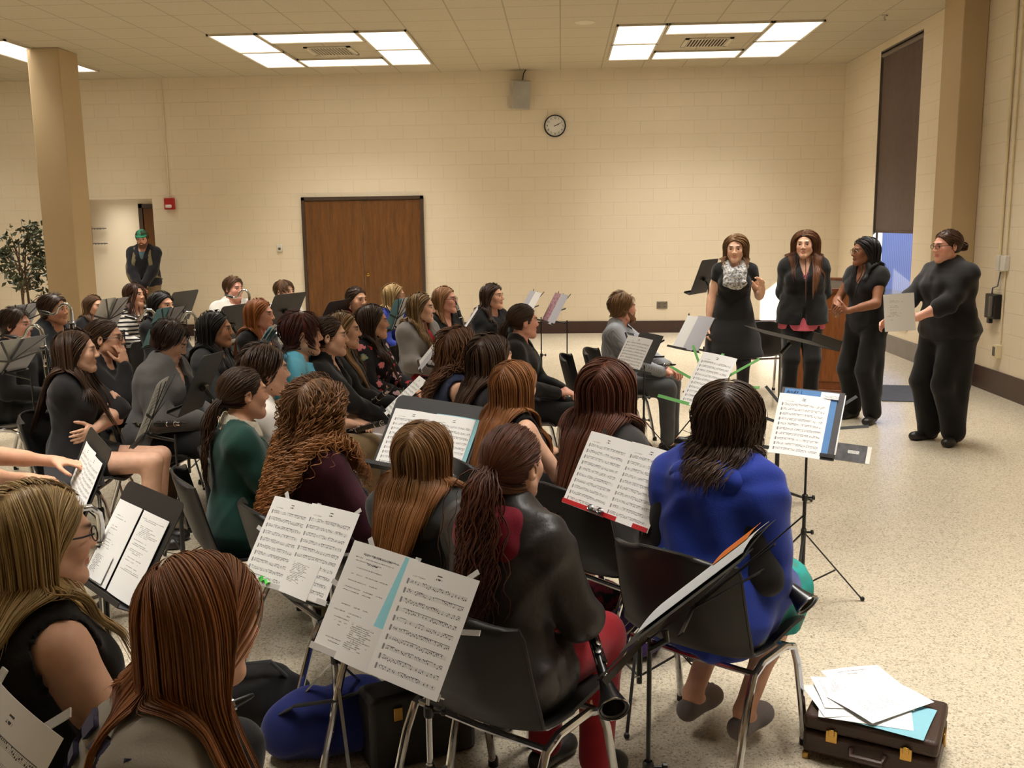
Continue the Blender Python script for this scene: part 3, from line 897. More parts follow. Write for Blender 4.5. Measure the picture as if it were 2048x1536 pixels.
def lock_mesh(A, rad, flat, H, rg, tip=0.25):
    n, m, _ = A.shape
    T = np.gradient(A, axis=1); T /= np.maximum(1e-9, np.linalg.norm(T, axis=2, keepdims=True))
    N = A-H; N[:, :, 2] *= 0.3
    N -= T*np.sum(N*T, 2, keepdims=True); N /= np.maximum(1e-9, np.linalg.norm(N, axis=2, keepdims=True)); B = np.cross(T, N)
    t = np.linspace(0, 1, m); pr = np.minimum(1, 0.55+4*t)*np.where(t > 1-tip, 0.12+0.88*(1-t)/tip, 1)
    R = rad*(0.7+0.6*rg.rand(n))[:, None]*pr[None]
    ring = [B*R[..., None], N*(R*flat)[..., None], -B*R[..., None], -N*(R*flat)[..., None]]
    V = np.stack([A+q for q in ring], 2).reshape(-1, 3)
    i = np.arange(n)[:, None, None]*m*4+np.arange(m-1)[None, :, None]*4; j = np.arange(4)[None, None]
    F = np.stack([i+j, i+(j+1) % 4, i+4+(j+1) % 4, i+4+j], -1).reshape(-1, 4)
    tf = np.repeat(np.tile(t, n), 4)
    return V, F, tf


SKIN = dict(fair=(226, 178, 150), light=(218, 166, 136), tan=(196, 140, 108), brown=(140, 92, 66), olive=(204, 152, 118), pink=(230, 170, 148))
EYES = {}


def eye_mesh(s, iris):
    if iris in EYES:
        return EYES[iris]
    m, nt, b = newmat('eye'); tc = nt.new('ShaderNodeTexCoord').outputs['Object']
    sp = nt.new('ShaderNodeSeparateXYZ'); nt.inp(sp, 0, tc)
    r = nt.m('SQRT', nt.m('ADD', nt.m('MULTIPLY', sp.outputs[0], sp.outputs[0]), nt.m('MULTIPLY', sp.outputs[2], sp.outputs[2])))
    c = nt.ramp(nt.m('DIVIDE', r, 0.0125), [(0.0, (0.005,)*3), (0.30, s2l(iris)), (0.60, s2l((196, 188, 180)))], 'CONSTANT')
    nt.inp(b, 'Base Color', c); b.inputs['Roughness'].default_value = 0.15
    mb = MB(); mb.ball((0, 0, 0), 0.0125, 14, rotx(PI/2))
    me = bpy.data.meshes.new('eye'); me.from_pydata(mb.v, [], mb.f); me.shade_smooth(); me.materials.append(m)
    EYES[iris] = me
    return me


def xf(o, H, M, s=1.0):
    o.matrix_local = Matrix([[*(M[0]*s), H[0]], [*(M[1]*s), H[1]], [*(M[2]*s), H[2]], [0, 0, 0, 1]])


def make_person(label, cfg):
    """one person: an Empty at the base with one continuous body mesh, and hair, eyes, clothes as its parts"""
    g = cfg.get; seed = g('seed', abs(hash(label)) % 9999) if False else g('seed', sum(map(ord, label)) % 9973)
    rg = np.random.RandomState(seed); random.seed(seed)
    male = g('male', False); w = g('w', 1.0); stand = g('stand', False)
    face = math.radians(g('face')); look = math.radians(g('look')); lean = math.radians(g('lean', 4)); side = math.radians(g('sidelean', 0))
    hip = g('seat', 0.50); top = g('top', 1.19)
    # ---- proportions
    if stand:
        s = top/1.615; pz = 0.862*s; Ls = 0.49*s
    else:
        s = g('s', (top-hip)/(0.47*math.cos(lean)+0.262)); pz = hip; Ls = max(0.3, (top-hip-0.262*s)/math.cos(lean))
    ry = look-face                                            # head turn relative to the body
    ry = (ry+PI) % (2*PI)-PI
    Mt = frame(0, 0, 0) @ rotx(-lean) @ roty(side)
    Pv = np.array([0, 0, pz]); loc = lambda x, y, f: Pv+Mt @ np.array([x*s, y*s, f*Ls])
    C7 = loc(0, -0.005, 1.0)
    Mh = frame(ry, math.radians(g('pitch', 0)), math.radians(g('roll', 0)))
    Hc = C7+np.array([0, 0.02*s+0.05*s*math.sin(lean), 0.147*s])+Mh @ np.array([0, 0.014*s, 0])
    Hc = Hc+np.array(g('hoff', (0, 0, 0)))
    # ---- root placement by the head
    if 'at' in cfg:
        hx, hy = cfg['at']
    else:
        px, py = g('px'); q = atz(px, py, top); hx, hy = q[0], q[1]
    Rz = rotz(face-PI/2); off = Rz @ np.array([Hc[0], Hc[1], 0]) if not stand else np.zeros(3)
    rl = np.array([hx-off[0], hy-off[1], 0])
    P2W = lambda p: rl+Rz @ np.asarray(p, float)
    W2P = lambda p: Rz.T @ (np.asarray(p, float)-rl)
    k = 1.10 if male else 1.0
    tab = [(-0.22, .09, .07, 0), (-0.13, .152, .112, -.005), (0, .170, .122, -.005), (0.17, .162, .116, 0), (0.38, .134, .100, .005),
           (0.58, .140, .104, .004), (0.75, .152, .110, 0), (0.87, .146, .098, -.005), (0.95, .112, .078, -.008), (1.0, .075, .060, -.006), (1.05, .05, .05, 0)]
    if male:
        tab = [(h, a*(0.97 if h < 0.5 else 1.1), b*1.02, y) for h, a, b, y in tab]
        tab[4] = (0.38, .148, .108, .005)
    tb = g('belly', 0.0)
    tab = [(h*Ls, a*s*w, (b+tb*max(0, 1-abs(h-0.3)/0.35))*s*w, (y+0.5*tb*max(0, 1-abs(h-0.3)/0.35))*s) for h, a, b, y in tab]
    torso = LOFT(Pv, Mt, tab, 0.03)
    upper = [torso]
    if not male:
        bu = g('bust', 1.0)
        for sx in (-1, 1):
            upper.append(EL(loc(sx*0.072, 0.085*w, 0.68), np.array((0.062, 0.05*bu, 0.062))*s, Mt, 0.035))
    sh = {}
    shx = 0.142*k*(0.5+0.5*w)
    for nme, sx in (('L', -1), ('R', 1)):
        sh[nme] = loc(sx*shx, -0.005, 0.895)
        upper.append(RC(loc(sx*0.035, -0.012, 1.04), sh[nme], 0.038*s, 0.046*s, 0.05))
    neck = RC(loc(0, -0.008, 0.96), Hc+Mh @ np.array([0, -0.02, -0.055])*s, (0.054 if male else 0.047)*s, (0.055 if male else 0.046)*s, 0.03)
    # ---- arms
    arms = {}; armprims = {}; hands = {}
    aw = (0.5+0.5*w)*(1.12 if male else 1.0)
    dflt = {'R': dict(w=(0.07, 0.30, pz+0.12), pole=(0.7, -0.5, -0.5), d=(-0.6, 0.8, -0.15), n=(0, -0.2, -1), curl=0.6),
            'L': dict(w=(-0.07, 0.31, pz+0.12), pole=(-0.7, -0.5, -0.5), d=(0.6, 0.8, -0.15), n=(0, -0.2, -1), curl=0.6)}
    if stand:
        dflt = {'R': dict(w=(0.20, 0.05, pz-0.06), pole=(0.3, -1, 0), d=(0, 0.15, -1), n=(-1, 0.2, 0), curl=0.5),
                'L': dict(w=(-0.20, 0.05, pz-0.06), pole=(-0.3, -1, 0), d=(0, 0.15, -1), n=(1, 0.2, 0), curl=0.5)}
    for nme in 'LR':
        a = dict(dflt[nme]); a.update(g('arm'+nme, {}))
        if 'W' in a:
            a['w'] = W2P(a['W'])
        if 'H' in a:                                           # relative to the head, in head axes
            a['w'] = Hc+Mh @ (np.array(a['H'])*s)
        for q_, q2_ in (('dW', 'd'), ('nW', 'n')):
            if q_ in a:
                a[q2_] = Rz.T @ np.array(a[q_], float)
        E_, W_ = ik(sh[nme], a['w'], 0.268*s*(1.05 if male else 1), 0.238*s*(1.05 if male else 1), a['pole'])
        d_ = nrm(a['d']) if a['d'] is not None else nrm(W_-E_)
        arms[nme] = (sh[nme], E_, W_, d_, nrm(a['n']))
        up = RC(sh[nme], E_, 0.047*s*aw, 0.036*s*aw, 0.035)
        fo = RC(E_, W_, 0.038*s*aw, 0.0245*s*aw, 0.02); fo2 = RC(E_+(W_-E_)*0.12, E_+(W_-E_)*0.5, 0.038*s*aw, 0.034*s*aw, 0.02)
        armprims[nme] = (up, fo, fo2)
        hands[nme] = hand_prims(W_, d_, a['n'], nme == 'R', a['curl'], s*(1.08 if male else 1.0))
    # ---- legs
    legs = {}
    for nme, sx in (('L', -1), ('R', 1)):
        hp = Pv+np.array([sx*0.088*s*(0.6+0.4*w), 0.01, -0.015])
        if stand:
            q = g('feet', {}).get(nme, (sx*0.10, 0.0, 0))
            an = np.array([q[0], q[1], 0.085*s]); fy = q[2]
            kn, an = ik(hp, an, 0.40*s, 0.40*s, (0, 1, 0))
        else:
            lg = dict(spread=0.10, knee=0.43, ank=0.40, ax=None, foot=0.0, az=0.0); lg.update(g('legs', {})); lg.update(g('leg'+nme, {}))
            kn = np.array([sx*lg['spread'] if lg.get('kx') is None else lg['kx'], lg['knee']*s, g('kneez', pz-0.015+0.0)])
            an = np.array([sx*lg['spread']*0.95 if lg['ax'] is None else lg['ax'], lg['ank']*s, 0.085*s+lg['az']]); fy = lg['foot']
        fd = nrm(rotz(fy) @ np.array([0, 1, -0.12 if not stand else -0.1]))
        legs[nme] = (hp, kn, an, fd)
    legp = []; footp = {}
    lw = 0.5+0.5*w
    for nme in 'LR':
        hp, kn, an, fd = legs[nme]
        legp += [RC(hp, kn, 0.083*s*w, 0.054*s*lw, 0.03), RC(kn, an, 0.050*s*lw, 0.033*s, 0.025),
                 RC(kn+(an-kn)*0.12+np.array([0, -0.012, 0])*s, kn+(an-kn)*0.5+np.array([0, -0.016, 0])*s, 0.046*s*lw, 0.044*s*lw, 0.03)]
        hl = an+np.array([0, 0, -0.05])*s-fd*0.035*s; hl[2] = max(hl[2], 0.03*s)
        toe = hl+np.array([fd[0], fd[1], 0])*0.165*s; toe[2] = max(0.022*s, hl[2]-0.01+fd[2]*0.0)
        footp[nme] = [RC(hl, toe, 0.031*s, 0.028*s, 0.02), RC(an, (hl+toe)/2, 0.032*s, 0.026*s, 0.02),
                      EL(toe-fd*0.02*s, np.array((0.04, 0.055, 0.024))*s, rotz(math.atan2(-fd[0], fd[1])), 0.02)]
    hp_, hc_, ha_, hc2_ = head_prims(Hc, Mh, s, male)
    armall = [p for n_ in 'LR' for p in armprims[n_]]; handall = [p for n_ in 'LR' for p in hands[n_]]
    root = empty('person', rl, face-PI/2)
    tag(root, label, 'person', g('group'))
    res = g('res', 1.0)

    def bounds(prims, pad):
        B = [p.bbox() for p in prims]; return np.min([b[0] for b in B], 0)-pad, np.max([b[1] for b in B], 0)+pad
    allp = upper+[neck]+armall+handall+legp+footp['L']+footp['R']+hp_+ha_
    lo, hi = bounds(allp, 0.03)
    fs = 0.0045*res; fine = [[], [], []]
    for i in range(3):
        fine[i].append((Hc[i]-0.125*s, Hc[i]+0.135*s, fs))
        if g('hands', False):
            for n_ in (g('hands') if isinstance(g('hands'), str) else 'LR'):
                W_, d_ = arms[n_][2], arms[n_][3]; c = W_+d_*0.09*s
                fine[i].append((c[i]-0.095*s, c[i]+0.095*s, 0.0055*res))
    ax = [axis(lo[i], hi[i], 0.0125*res, fine[i]) for i in range(3)]
    D = fld(ax, legp+upper+[neck]+armall+footp['L']+footp['R'])
    D = fld(ax, hp_, 0, D); D = carve(ax, D, hc_, 0.012); D = fld(ax, ha_, 0, D); D = carve(ax, D, hc2_, 0.004)
    D = fld(ax, handall, 0, D)
    V, F = nets(ax, D)
    me = np_mesh('body', V, F)
    # skin tints: lips, cheeks, brows (the person's own colouring)
    q = (V-Hc) @ Mh/s
    col = np.ones((len(V), 4), np.float32)
    blob = lambda c, r: np.exp(-(((q-np.array(c))/np.array(r))**2).sum(1))
    lip = np.clip(blob((0, 0.1, -0.0635), (0.021, 0.02, 0.0085))*1.5, 0, 1)
    col[:, :3] *= 1-lip[:, None]*np.array([0.08, 0.42, 0.36])*(0.6 if male else 1.0)
    for sx in (-1, 1):
        ck = blob((sx*0.045, 0.075, -0.03), (0.02, 0.04, 0.022)); col[:, :3] *= 1-ck[:, None]*np.array([0.0, 0.13, 0.12])
        br = np.clip(blob((sx*0.033, 0.095, 0.0245), (0.020, 0.03, 0.0050))*2.0, 0, 1)
        hcx = np.array(s2l(g('brow', (70, 48, 34)))); sk = np.array(s2l(SKIN[g('skin', 'light')]))
        col[:, :3] *= 1-br[:, None]*(1-np.clip(hcx/sk, 0, 1))
        ey = np.clip(blob((sx*0.032, 0.089, 0.0070), (0.0165, 0.02, 0.0040))*1.5, 0, 1)
        col[:, :3] *= 1-ey[:, None]*0.62
    if g('stubble'):
        st = np.clip(blob((0, 0.07, -0.085), (0.055, 0.06, 0.04))*1.2, 0, 1)*g('stubble')
        col[:, :3] *= 1-st[:, None]*(1-np.clip(hcx/sk, 0, 1))
    ca = me.color_attributes.new('Col', 'FLOAT_COLOR', 'POINT'); ca.data.foreach_set('color', col.ravel())
    body = link('body', me, skin_mat('skin_'+g('skin', 'light'), SKIN[g('skin', 'light')]), root)
    # ---- eyes
    for sx in (-1, 1):
        o = bpy.data.objects.new('eye', eye_mesh(s, g('iris', (70, 50, 35)))); COL.objects.link(o); o.parent = root
        xf(o, Hc+Mh @ np.array([sx*0.032, 0.0775, 0.0015])*s, Mh, s)
    # ---- clothes
    def cloth(name, prims, t, mat, cuts=(), planes=(), amp=0.004, freq=60, step=0.0105, extra=None, carves=(), k=0.006, fine2=None):
        l2, h2 = bounds(prims, t+0.03)
        a2 = [axis(l2[i], h2[i], step*res, (fine2[i] if fine2 else ())) for i in range(3)]
        D2 = fld(a2, prims, t)
        if amp:
            D2 = D2+wrinkle(a2, amp, freq, seed+len(name))
        X, Y, Z = a2[0][:, None, None], a2[1][None, :, None], a2[2][None, None, :]
        for (pt, nn) in planes:                                # keep the side the normal points away from
            D2 = np.maximum(D2, (X-pt[0])*nn[0]+(Y-pt[1])*nn[1]+(Z-pt[2])*nn[2])
        if carves:
            D2 = carve(a2, D2, carves, k)
        v, f = nets(a2, D2)
        return link(name, np_mesh(name, v, f), mat, root)
    def neckcut(kind):
        up = Mt[:, 2]; fw = Mt[:, 1]; c = []
        r = dict(crew=0.064, v=0.066, scoop=0.085, wide=0.10, high=0.052, collar=0.062, boat=0.092)[kind]*s*(0.7+0.3*w)*(1.1 if male else 1.0)
        c.append(RC(C7+up*(0.012 if kind != 'high' else 0.05)*s+fw*0.012*s, Hc+np.array([0, 0, 0.05]), r, r))
        c.append(RC(C7+up*0.0*s+fw*0.05*s, C7+up*0.1*s+fw*0.06*s, r*0.85, r*0.9)) if kind != 'high' else None
        if kind == 'v':
            c.append(RC(C7+fw*0.085*s+up*0.0, loc(0, 0.155*w, 0.68), 0.05*s, 0.012*s))
        if kind in ('scoop', 'wide'):
            c.append(EL(loc(0, 0.13*w, 0.93), np.array((0.085, 0.075, 0.075))*s, Mt))
        return c
    tp = g('top_', None)
    if tp:
        slv = tp.get('sleeve', 'long'); t = tp.get('t', 0.018); pr = list(upper); cf = []; cuts = neckcut(tp.get('neck', 'crew'))
        for n_ in 'LR':
            S_, E_, W_, d_, _n = arms[n_]
            if slv == 'long':
                pr += [armprims[n_][0], RC(E_, E_+(W_-E_)*0.93, 0.036*s*aw, 0.026*s*aw, 0.02), RC(S_, E_, 0.046*s*aw, 0.037*s*aw, 0.02)]
            elif slv == 'elbow':
                pr += [armprims[n_][0], RC(E_, E_+(W_-E_)*tp.get('ef', 0.3), 0.040*s*aw, 0.040*s*aw, 0.02)]
            elif slv == 'short':
                pr += [RC(S_, S_+(E_-S_)*0.52, 0.048*s*aw, 0.045*s*aw, 0.03)]
            elif slv == 'cap':
                pr += [RC(S_, S_+(E_-S_)*0.22, 0.053*s*aw, 0.049*s*aw, 0.03)]
            elif slv == 'none':
                cf += [RC(S_+(S_-C7)*0.12, E_, 0.061*s*aw, 0.07*s*aw)]
                if tp.get('wide', True):
                    cf += [EL(S_+(S_-C7)*0.25, np.array((0.06, 0.075, 0.09))*s, Mt)]
        hem = tp.get('hem', -0.1)
        pl = [(loc(0, 0, hem), -Mt[:, 2])]
        if hem < -0.05 and not stand:
            pr += [RC(legs['L'][0], legs['L'][0]+(legs['L'][1]-legs['L'][0])*0.28, 0.086*s*w, 0.083*s*w, 0.04), RC(legs['R'][0], legs['R'][0]+(legs['R'][1]-legs['R'][0])*0.28, 0.086*s*w, 0.083*s*w, 0.04)]
            pl = []
        cloth(tp.get('name', 'top'), pr, t, tp['mat'], planes=pl, amp=tp.get('amp', 0.007), carves=cuts+cf, freq=tp.get('freq', 55), step=tp.get('step', 0.010))
        if tp.get('open'):                                     # an under layer showing in the front opening
            cloth('undershirt', upper, 0.006, tp['open'], carves=neckcut('scoop'), planes=[(loc(0, 0, tp.get('uhem', 0.2)), -Mt[:, 2])], amp=0.001)
    for ex in g('layers', []):
        pr = list(upper) if ex.get('torso', True) else []
        cut = neckcut(ex.get('neck', 'v'))
        for n_ in 'LR':
            S_, E_, W_, d_, _n = arms[n_]
            fr = ex.get('sleeve', 0.95)
            if fr > 0:
                pr += [RC(S_, E_, 0.048*s*aw, 0.038*s*aw, 0.03)]
                pr += [RC(E_, E_+(W_-E_)*fr, 0.037*s*aw, 0.028*s*aw, 0.03)]
        if ex.get('gap'):                                      # open front
            gp = ex['gap']; cut += [RC(loc(0, 0.16*w, -0.15), loc(0, 0.15*w, 0.9), gp*s, gp*0.7*s)]
        if ex.get('flare'):
            pr.append(LOFT(Pv, Mt, [(-0.11*s, 0.195*s*w, 0.155*s*w, 0), (0.02*s, 0.185*s*w, 0.145*s*w, 0), (0.16*s, 0.15*s*w, 0.112*s*w, 0)], 0.02))
        if ex.get('notch'):
            cut += [RC(loc(0, 0.17*w, -0.16), loc(0, 0.17*w, 0.16), ex['notch']*s, 0.01*s)]
        cloth(ex.get('name', 'jacket'), pr, ex.get('t', 0.032), ex['mat'], carves=cut, planes=[(loc(0, 0, ex.get('hem', -0.05)), -Mt[:, 2])], amp=ex.get('amp', 0.004), freq=ex.get('freq', 50))
    co = g('collar')
    if co:
        # a turned-down collar or knit band round the neck
        up = Mt[:, 2]; a0 = C7-up*(0.004-co.get('up', 0))*s; nk = RC(a0-up*0.03*s, a0+up*0.12*s, 0.062*s*k, 0.056*s*k, 0.02)
        l2, h2 = a0-0.13*s, a0+0.13*s
        a2 = [axis(l2[i], h2[i], 0.0065) for i in range(3)]
        X, Y, Z = a2[0][:, None, None], a2[1][None, :, None], a2[2][None, None, :]
        dn = nk.d(X, Y, Z); hh = (X-a0[0])*up[0]+(Y-a0[1])*up[1]+(Z-a0[2])*up[2]
        fl = co.get('flare', 0.5); cw = co.get('h', 0.035)*s
        fr_ = (Y-a0[1])*(-0.35)
        Dc = np.abs(dn-0.016*s+fl*(hh-0.02*s)+0*Y)-0.0055
        Dc = np.maximum(Dc, np.abs(hh-fr_-0.012*s)-cw*0.5)
        if co.get('gap', True):
            Dc = np.maximum(Dc, -(np.sqrt((X-a0[0])**2+((Y-a0[1]-0.085*s))**2)-0.028*s))
        v, f = nets(a2, Dc.astype(np.float32)); link('collar', np_mesh('collar', v, f), co['mat'], root)
    bt = g('bottom')
    if bt:
        pel = LOFT(Pv, Mt, [r_ for r_ in tab if r_[0] < 0.45*Ls], 0.03)
        if bt['type'] == 'trousers':
            pr = [pel]; cut = bt.get('cuff', 0.97)
            for n_ in 'LR':
                hp, kn, an, fd = legs[n_]; fl = bt.get('flare', 0.040)
                pr += [RC(hp, kn, 0.086*s*w, 0.066*s*lw, 0.04), RC(kn, kn+(an-kn)*cut, 0.064*s*lw, fl*s+0.008, 0.03)]
                if stand:
                    pr.append(RC(hp-np.array([0, 0.02, 0]), kn+(an-kn)*cut, 0.088*s*w, fl*s+0.008, 0.04))
            cloth('trousers', pr, 0.008, bt['mat'], amp=0.004, freq=45, step=0.012)
        elif bt['type'] == 'skirt' and not stand:
            fr = bt.get('len', 0.75); pr = [pel]; mids = []
            for n_ in 'LR':
                hp, kn, an, fd = legs[n_]; e_ = hp+(kn-hp)*(fr+0.12); mids.append(e_)
                pr += [RC(hp, e_, 0.088*s*w, 0.066*s*lw, 0.05)]
            pr.append(RC((legs['L'][0]+legs['R'][0])/2, (mids[0]+mids[1])/2, 0.08*s*w, 0.055*s*lw, 0.06))
            if bt.get('drape'):
                for n_ in 'LR':
                    hp, kn, an, fd = legs[n_]; pr.append(RC(kn*0.95+hp*0.05, kn+(an-kn)*bt['drape'], 0.066*s, 0.075*s, 0.07))
                pr.append(RC((legs['L'][1]+legs['R'][1])/2, (legs['L'][1]+legs['R'][1])/2+((legs['L'][2]+legs['R'][2])/2-(legs['L'][1]+legs['R'][1])/2)*bt['drape'], 0.06*s, 0.08*s, 0.08))
                cloth('skirt', pr, 0.012, bt['mat'], amp=0.010, freq=45, step=0.012, planes=[((legs['L'][1]+(legs['L'][2]-legs['L'][1])*bt['drape']), (0, 0, -1))])
            else:
                e_ = legs['L'][0]+(legs['L'][1]-legs['L'][0])*fr
                cloth('skirt', pr, 0.010, bt['mat'], amp=0.004, freq=45, step=0.012, planes=[(e_, (0, 1, 0))])
        elif bt['type'] == 'skirt':
            hz = bt['hem']; fw_ = bt.get('flare', 0.26)*s
            tabs = [(-(pz-hz)-0.01, fw_, fw_*0.85, 0.0), (-(pz-hz)*0.5, fw_*0.86, fw_*0.74, 0), (0, .18*s*w, .135*s*w, 0), (0.17*Ls, .167*s*w, .122*s*w, 0), (0.4*Ls, .136*s*w, .102*s*w, 0.005)]
            cloth('skirt', [LOFT(Pv, Mt, tabs, 0.02)], 0.012, bt['mat'], amp=0.010, freq=28, step=0.012, planes=[(np.array([0, 0, hz]), (0, 0, -1))])
    sm = g('shoes')
    if sm:
        for n_ in 'LR':
            pr = [footp[n_][0], footp[n_][2]]+([footp[n_][1]] if g('boot') else [])
            an = legs[n_][2]
            cuts = [] if g('boot') else [RC(an+np.array([0, 0, 0.02]), an+legs[n_][3]*0.045*s+np.array([0, 0, 0.02]), 0.034*s, 0.028*s)]
            cloth('shoe', pr, 0.008, sm, amp=0, step=0.008, carves=cuts, planes=[((0, 0, 0.002), (0, 0, -1))])
    if g('tights'):
        pr = []
        for n_ in 'LR':
            hp, kn, an, fd = legs[n_]
            pr += [RC(hp, kn, 0.083*s*w, 0.054*s*lw, 0.03), RC(kn, an, 0.050*s*lw, 0.033*s, 0.025)]
        pr += [p for p in legp if p.rb > 0.04]
        cloth('tights', pr, 0.004, g('tights'), amp=0)
    # ---- hair
    h = g('hair')
    if h:
        hx_ = 0.024 if not g('layers') else 0.032
        hx_ += 0.006 if (tp or {}).get('t', 0.018) > 0.02 else 0
        hm = hair_mat(h['lo'], h['hi'], h.get('tip'))
        col_p = [EL(Hc+Mh @ np.array([0, -0.014, 0.036])*s, np.array((0.0735, 0.095, 0.080))*s, Mh), EL(Hc+Mh @ np.array([0, 0.024, -0.024])*s, np.array((0.060, 0.066, 0.086))*s, Mh),
                 neck, LOFT(Pv, Mt, [(a_, b_+hx_, c_+hx_, d_) for a_, b_, c_, d_ in tab], 0.03)]
        if not male:
            col_p += [EL(p_.c, p_.r+hx_, p_.M) for p_ in upper if isinstance(p_, EL)]
        for n_ in 'LR':
            col_p += [RC(C7+Mt[:, 2]*0.01, sh[n_], 0.045*s+hx_, 0.052*s+hx_), RC(sh[n_], arms[n_][1], 0.05*s*aw+hx_, 0.040*s*aw+hx_)]
        st = h['style']; n = int(h.get('n', 150)*g('hn', 2.4)); vol = h.get('vol', 0.02); L = h.get('len', 0.4); rad = h.get('r', 0.006)*g('hr', 0.60)
        # scalp cap
        th = {'short': 0.010, 'long': 0.006, 'curly': 0.012, 'pony': 0.005, 'bun': 0.005}[st]*h.get('cap', 1.0)
        l2, h2 = Hc-0.15*s, Hc+0.15*s; a2 = [axis(l2[i], h2[i], 0.0065) for i in range(3)]
        X, Y, Z = a2[0][:, None, None], a2[1][None, :, None], a2[2][None, None, :]
        xl = ((X-Hc[0])*Mh[0, 0]+(Y-Hc[1])*Mh[1, 0]+(Z-Hc[2])*Mh[2, 0])/s
        yl = ((X-Hc[0])*Mh[0, 1]+(Y-Hc[1])*Mh[1, 1]+(Z-Hc[2])*Mh[2, 1])/s; zl = ((X-Hc[0])*Mh[0, 2]+(Y-Hc[1])*Mh[1, 2]+(Z-Hc[2])*Mh[2, 2])/s
        Dc = col_p[0].d(X, Y, Z)-th
        if st in ('long', 'curly', 'short'):
            Dc = smin(Dc, EL(Hc+Mh @ np.array([0, -0.045, -0.03])*s, np.array((0.058, 0.055, 0.065))*s, Mh).d(X, Y, Z)-th*0.8, 0.03)
        fr_ = h.get('front', 0.030)
        Dc = np.maximum(Dc, (yl-0.62*zl-fr_+0.12*np.abs(xl)*0-0.9*np.maximum(0, -zl-0.03)*0)*s*0.85)
        Dc = np.maximum(Dc, (-zl-h.get('nape', 0.075)+0.9*np.maximum(0, yl+0.02))*s*0.8)
        V, F = nets(a2, Dc.astype(np.float32)); VV = [V]; FF = [F]; TF = [np.zeros(len(V))]; nb = len(V)

        def addl(A, r_, flat=0.45, tip=0.25, tfo=0.0, tfs=1.0):
            nonlocal nb
            v, f, tf = lock_mesh(A, r_*s, flat, Hc-np.array([0, 0, 0.05]), rg, tip)
            VV.append(v); FF.append(f+nb); TF.append(np.clip(tf*tfs+tfo, 0, 1)); nb += len(v)
        if st in ('long', 'curly'):
            A = strands(Hc, Mh, s, col_p, st, n, L, (0.007, 0.007+vol), rg, h.get('part', 0.015), h.get('steps', 22), fringe=h.get('fringe', 0), back=h.get('back', 1.0), puff=h.get('puff', 0), frontfrac=h.get('ff', 0.2), pull=h.get('pull', 0.25), bk=h.get('bk', 0.4))
            if st == 'curly':
                A = add_wave(A, h.get('amp', 0.011), h.get('wl', 0.045), rg)
            elif h.get('wave'):
                A = add_wave(A, h['wave'], h.get('wl', 0.12), rg, 0.5)
            addl(A, rad)
        elif st == 'short':
            A = strands(Hc, Mh, s, col_p, st, n, L, (0.008, 0.008+vol), rg, h.get('part', 0.02), 7, fringe=h.get('fringe', 0), puff=h.get('puff', 0.1))
            addl(A, rad, 0.5, 0.5)
        else:
            tie = np.array(h.get('tie', (0, -0.125, 0.03)))
            A = strands(Hc, Mh, s, col_p, st, n, L, (0.003, 0.003+vol*0.6), rg, h.get('part', 0.0), 20, tie=tie)
            addl(A, rad, 0.5, 0.05, tfs=0.3)
            T_ = Hc+Mh @ tie*s
            if st == 'pony':
                m = 16; nt_ = int(h.get('nt', 70)*g('hn', 2.4)); B = np.zeros((nt_, m+1, 3)); B[:, 0] = T_+rg.normal(size=(nt_, 3))*0.008*s
                d = nrm(Mh @ np.array([0, -1, h.get('lift', 0.25)])); vel = np.tile(d, (nt_, 1))+rg.normal(size=(nt_, 3))*h.get('spread', 0.16); Lt = L*(0.75+0.4*rg.rand(nt_))[:, None]*s
                for kk in range(m):
                    vel = vel*0.78+np.array([0, 0, -1])*0.34; vel /= np.linalg.norm(vel, axis=1, keepdims=True)
                    c = B[:, kk]+vel*Lt/m
                    for _ in range(2):
                        dd = sdf_pts(c, col_p)-0.012*s*(1+rg.rand(nt_)); e = 0.004
                        G = np.stack([sdf_pts(c+np.eye(3)[i]*e, col_p)-sdf_pts(c-np.eye(3)[i]*e, col_p) for i in range(3)], 1)/(2*e)
                        c = c+G*np.maximum(-dd, 0)[:, None]
                    B[:, kk+1] = c
                if h.get('wave'):
                    B = add_wave(B, h['wave'], h.get('wl', 0.12), rg, 0.3)
                addl(B, rad*1.25, 0.6, 0.3, 0.25, 0.75)
            else:
                br = h.get('bun', 0.034)*s; nt_ = 46; m = 14; B = np.zeros((nt_, m+1, 3))
                bc = T_+Mh @ np.array([0, -0.6, 0.1])*br
                for i in range(nt_):
                    u = nrm(rg.normal(size=3)); v_ = nrm(np.cross(u, rg.normal(size=3)))
                    th_ = np.linspace(0, 2.6, m+1)
                    B[i] = bc+br*(0.75+0.25*rg.rand())*(u[None]*np.cos(th_)[:, None]+v_[None]*np.sin(th_)[:, None])
                addl(B, rad*1.3, 0.7, 0.1)
        V = np.vstack(VV); F = np.vstack(FF)
        me = np_mesh('hair', V, F); at = me.attributes.new('tipf', 'FLOAT', 'POINT'); at.data.foreach_set('value', np.concatenate(TF).astype(np.float32))
        hair = link('hair', me, hm, root)
        if st in ('pony',) and h.get('band', True):
            mb = MB(); d = nrm(Mh @ np.array([0, -1, h.get('lift', 0.25)])); mb.lathe([(0.014*s, -0.005), (0.017*s, 0), (0.014*s, 0.005)], T_, d, 14)
            mb.build('hair_tie', pm('hair_tie', (40, 30, 30)), hair)
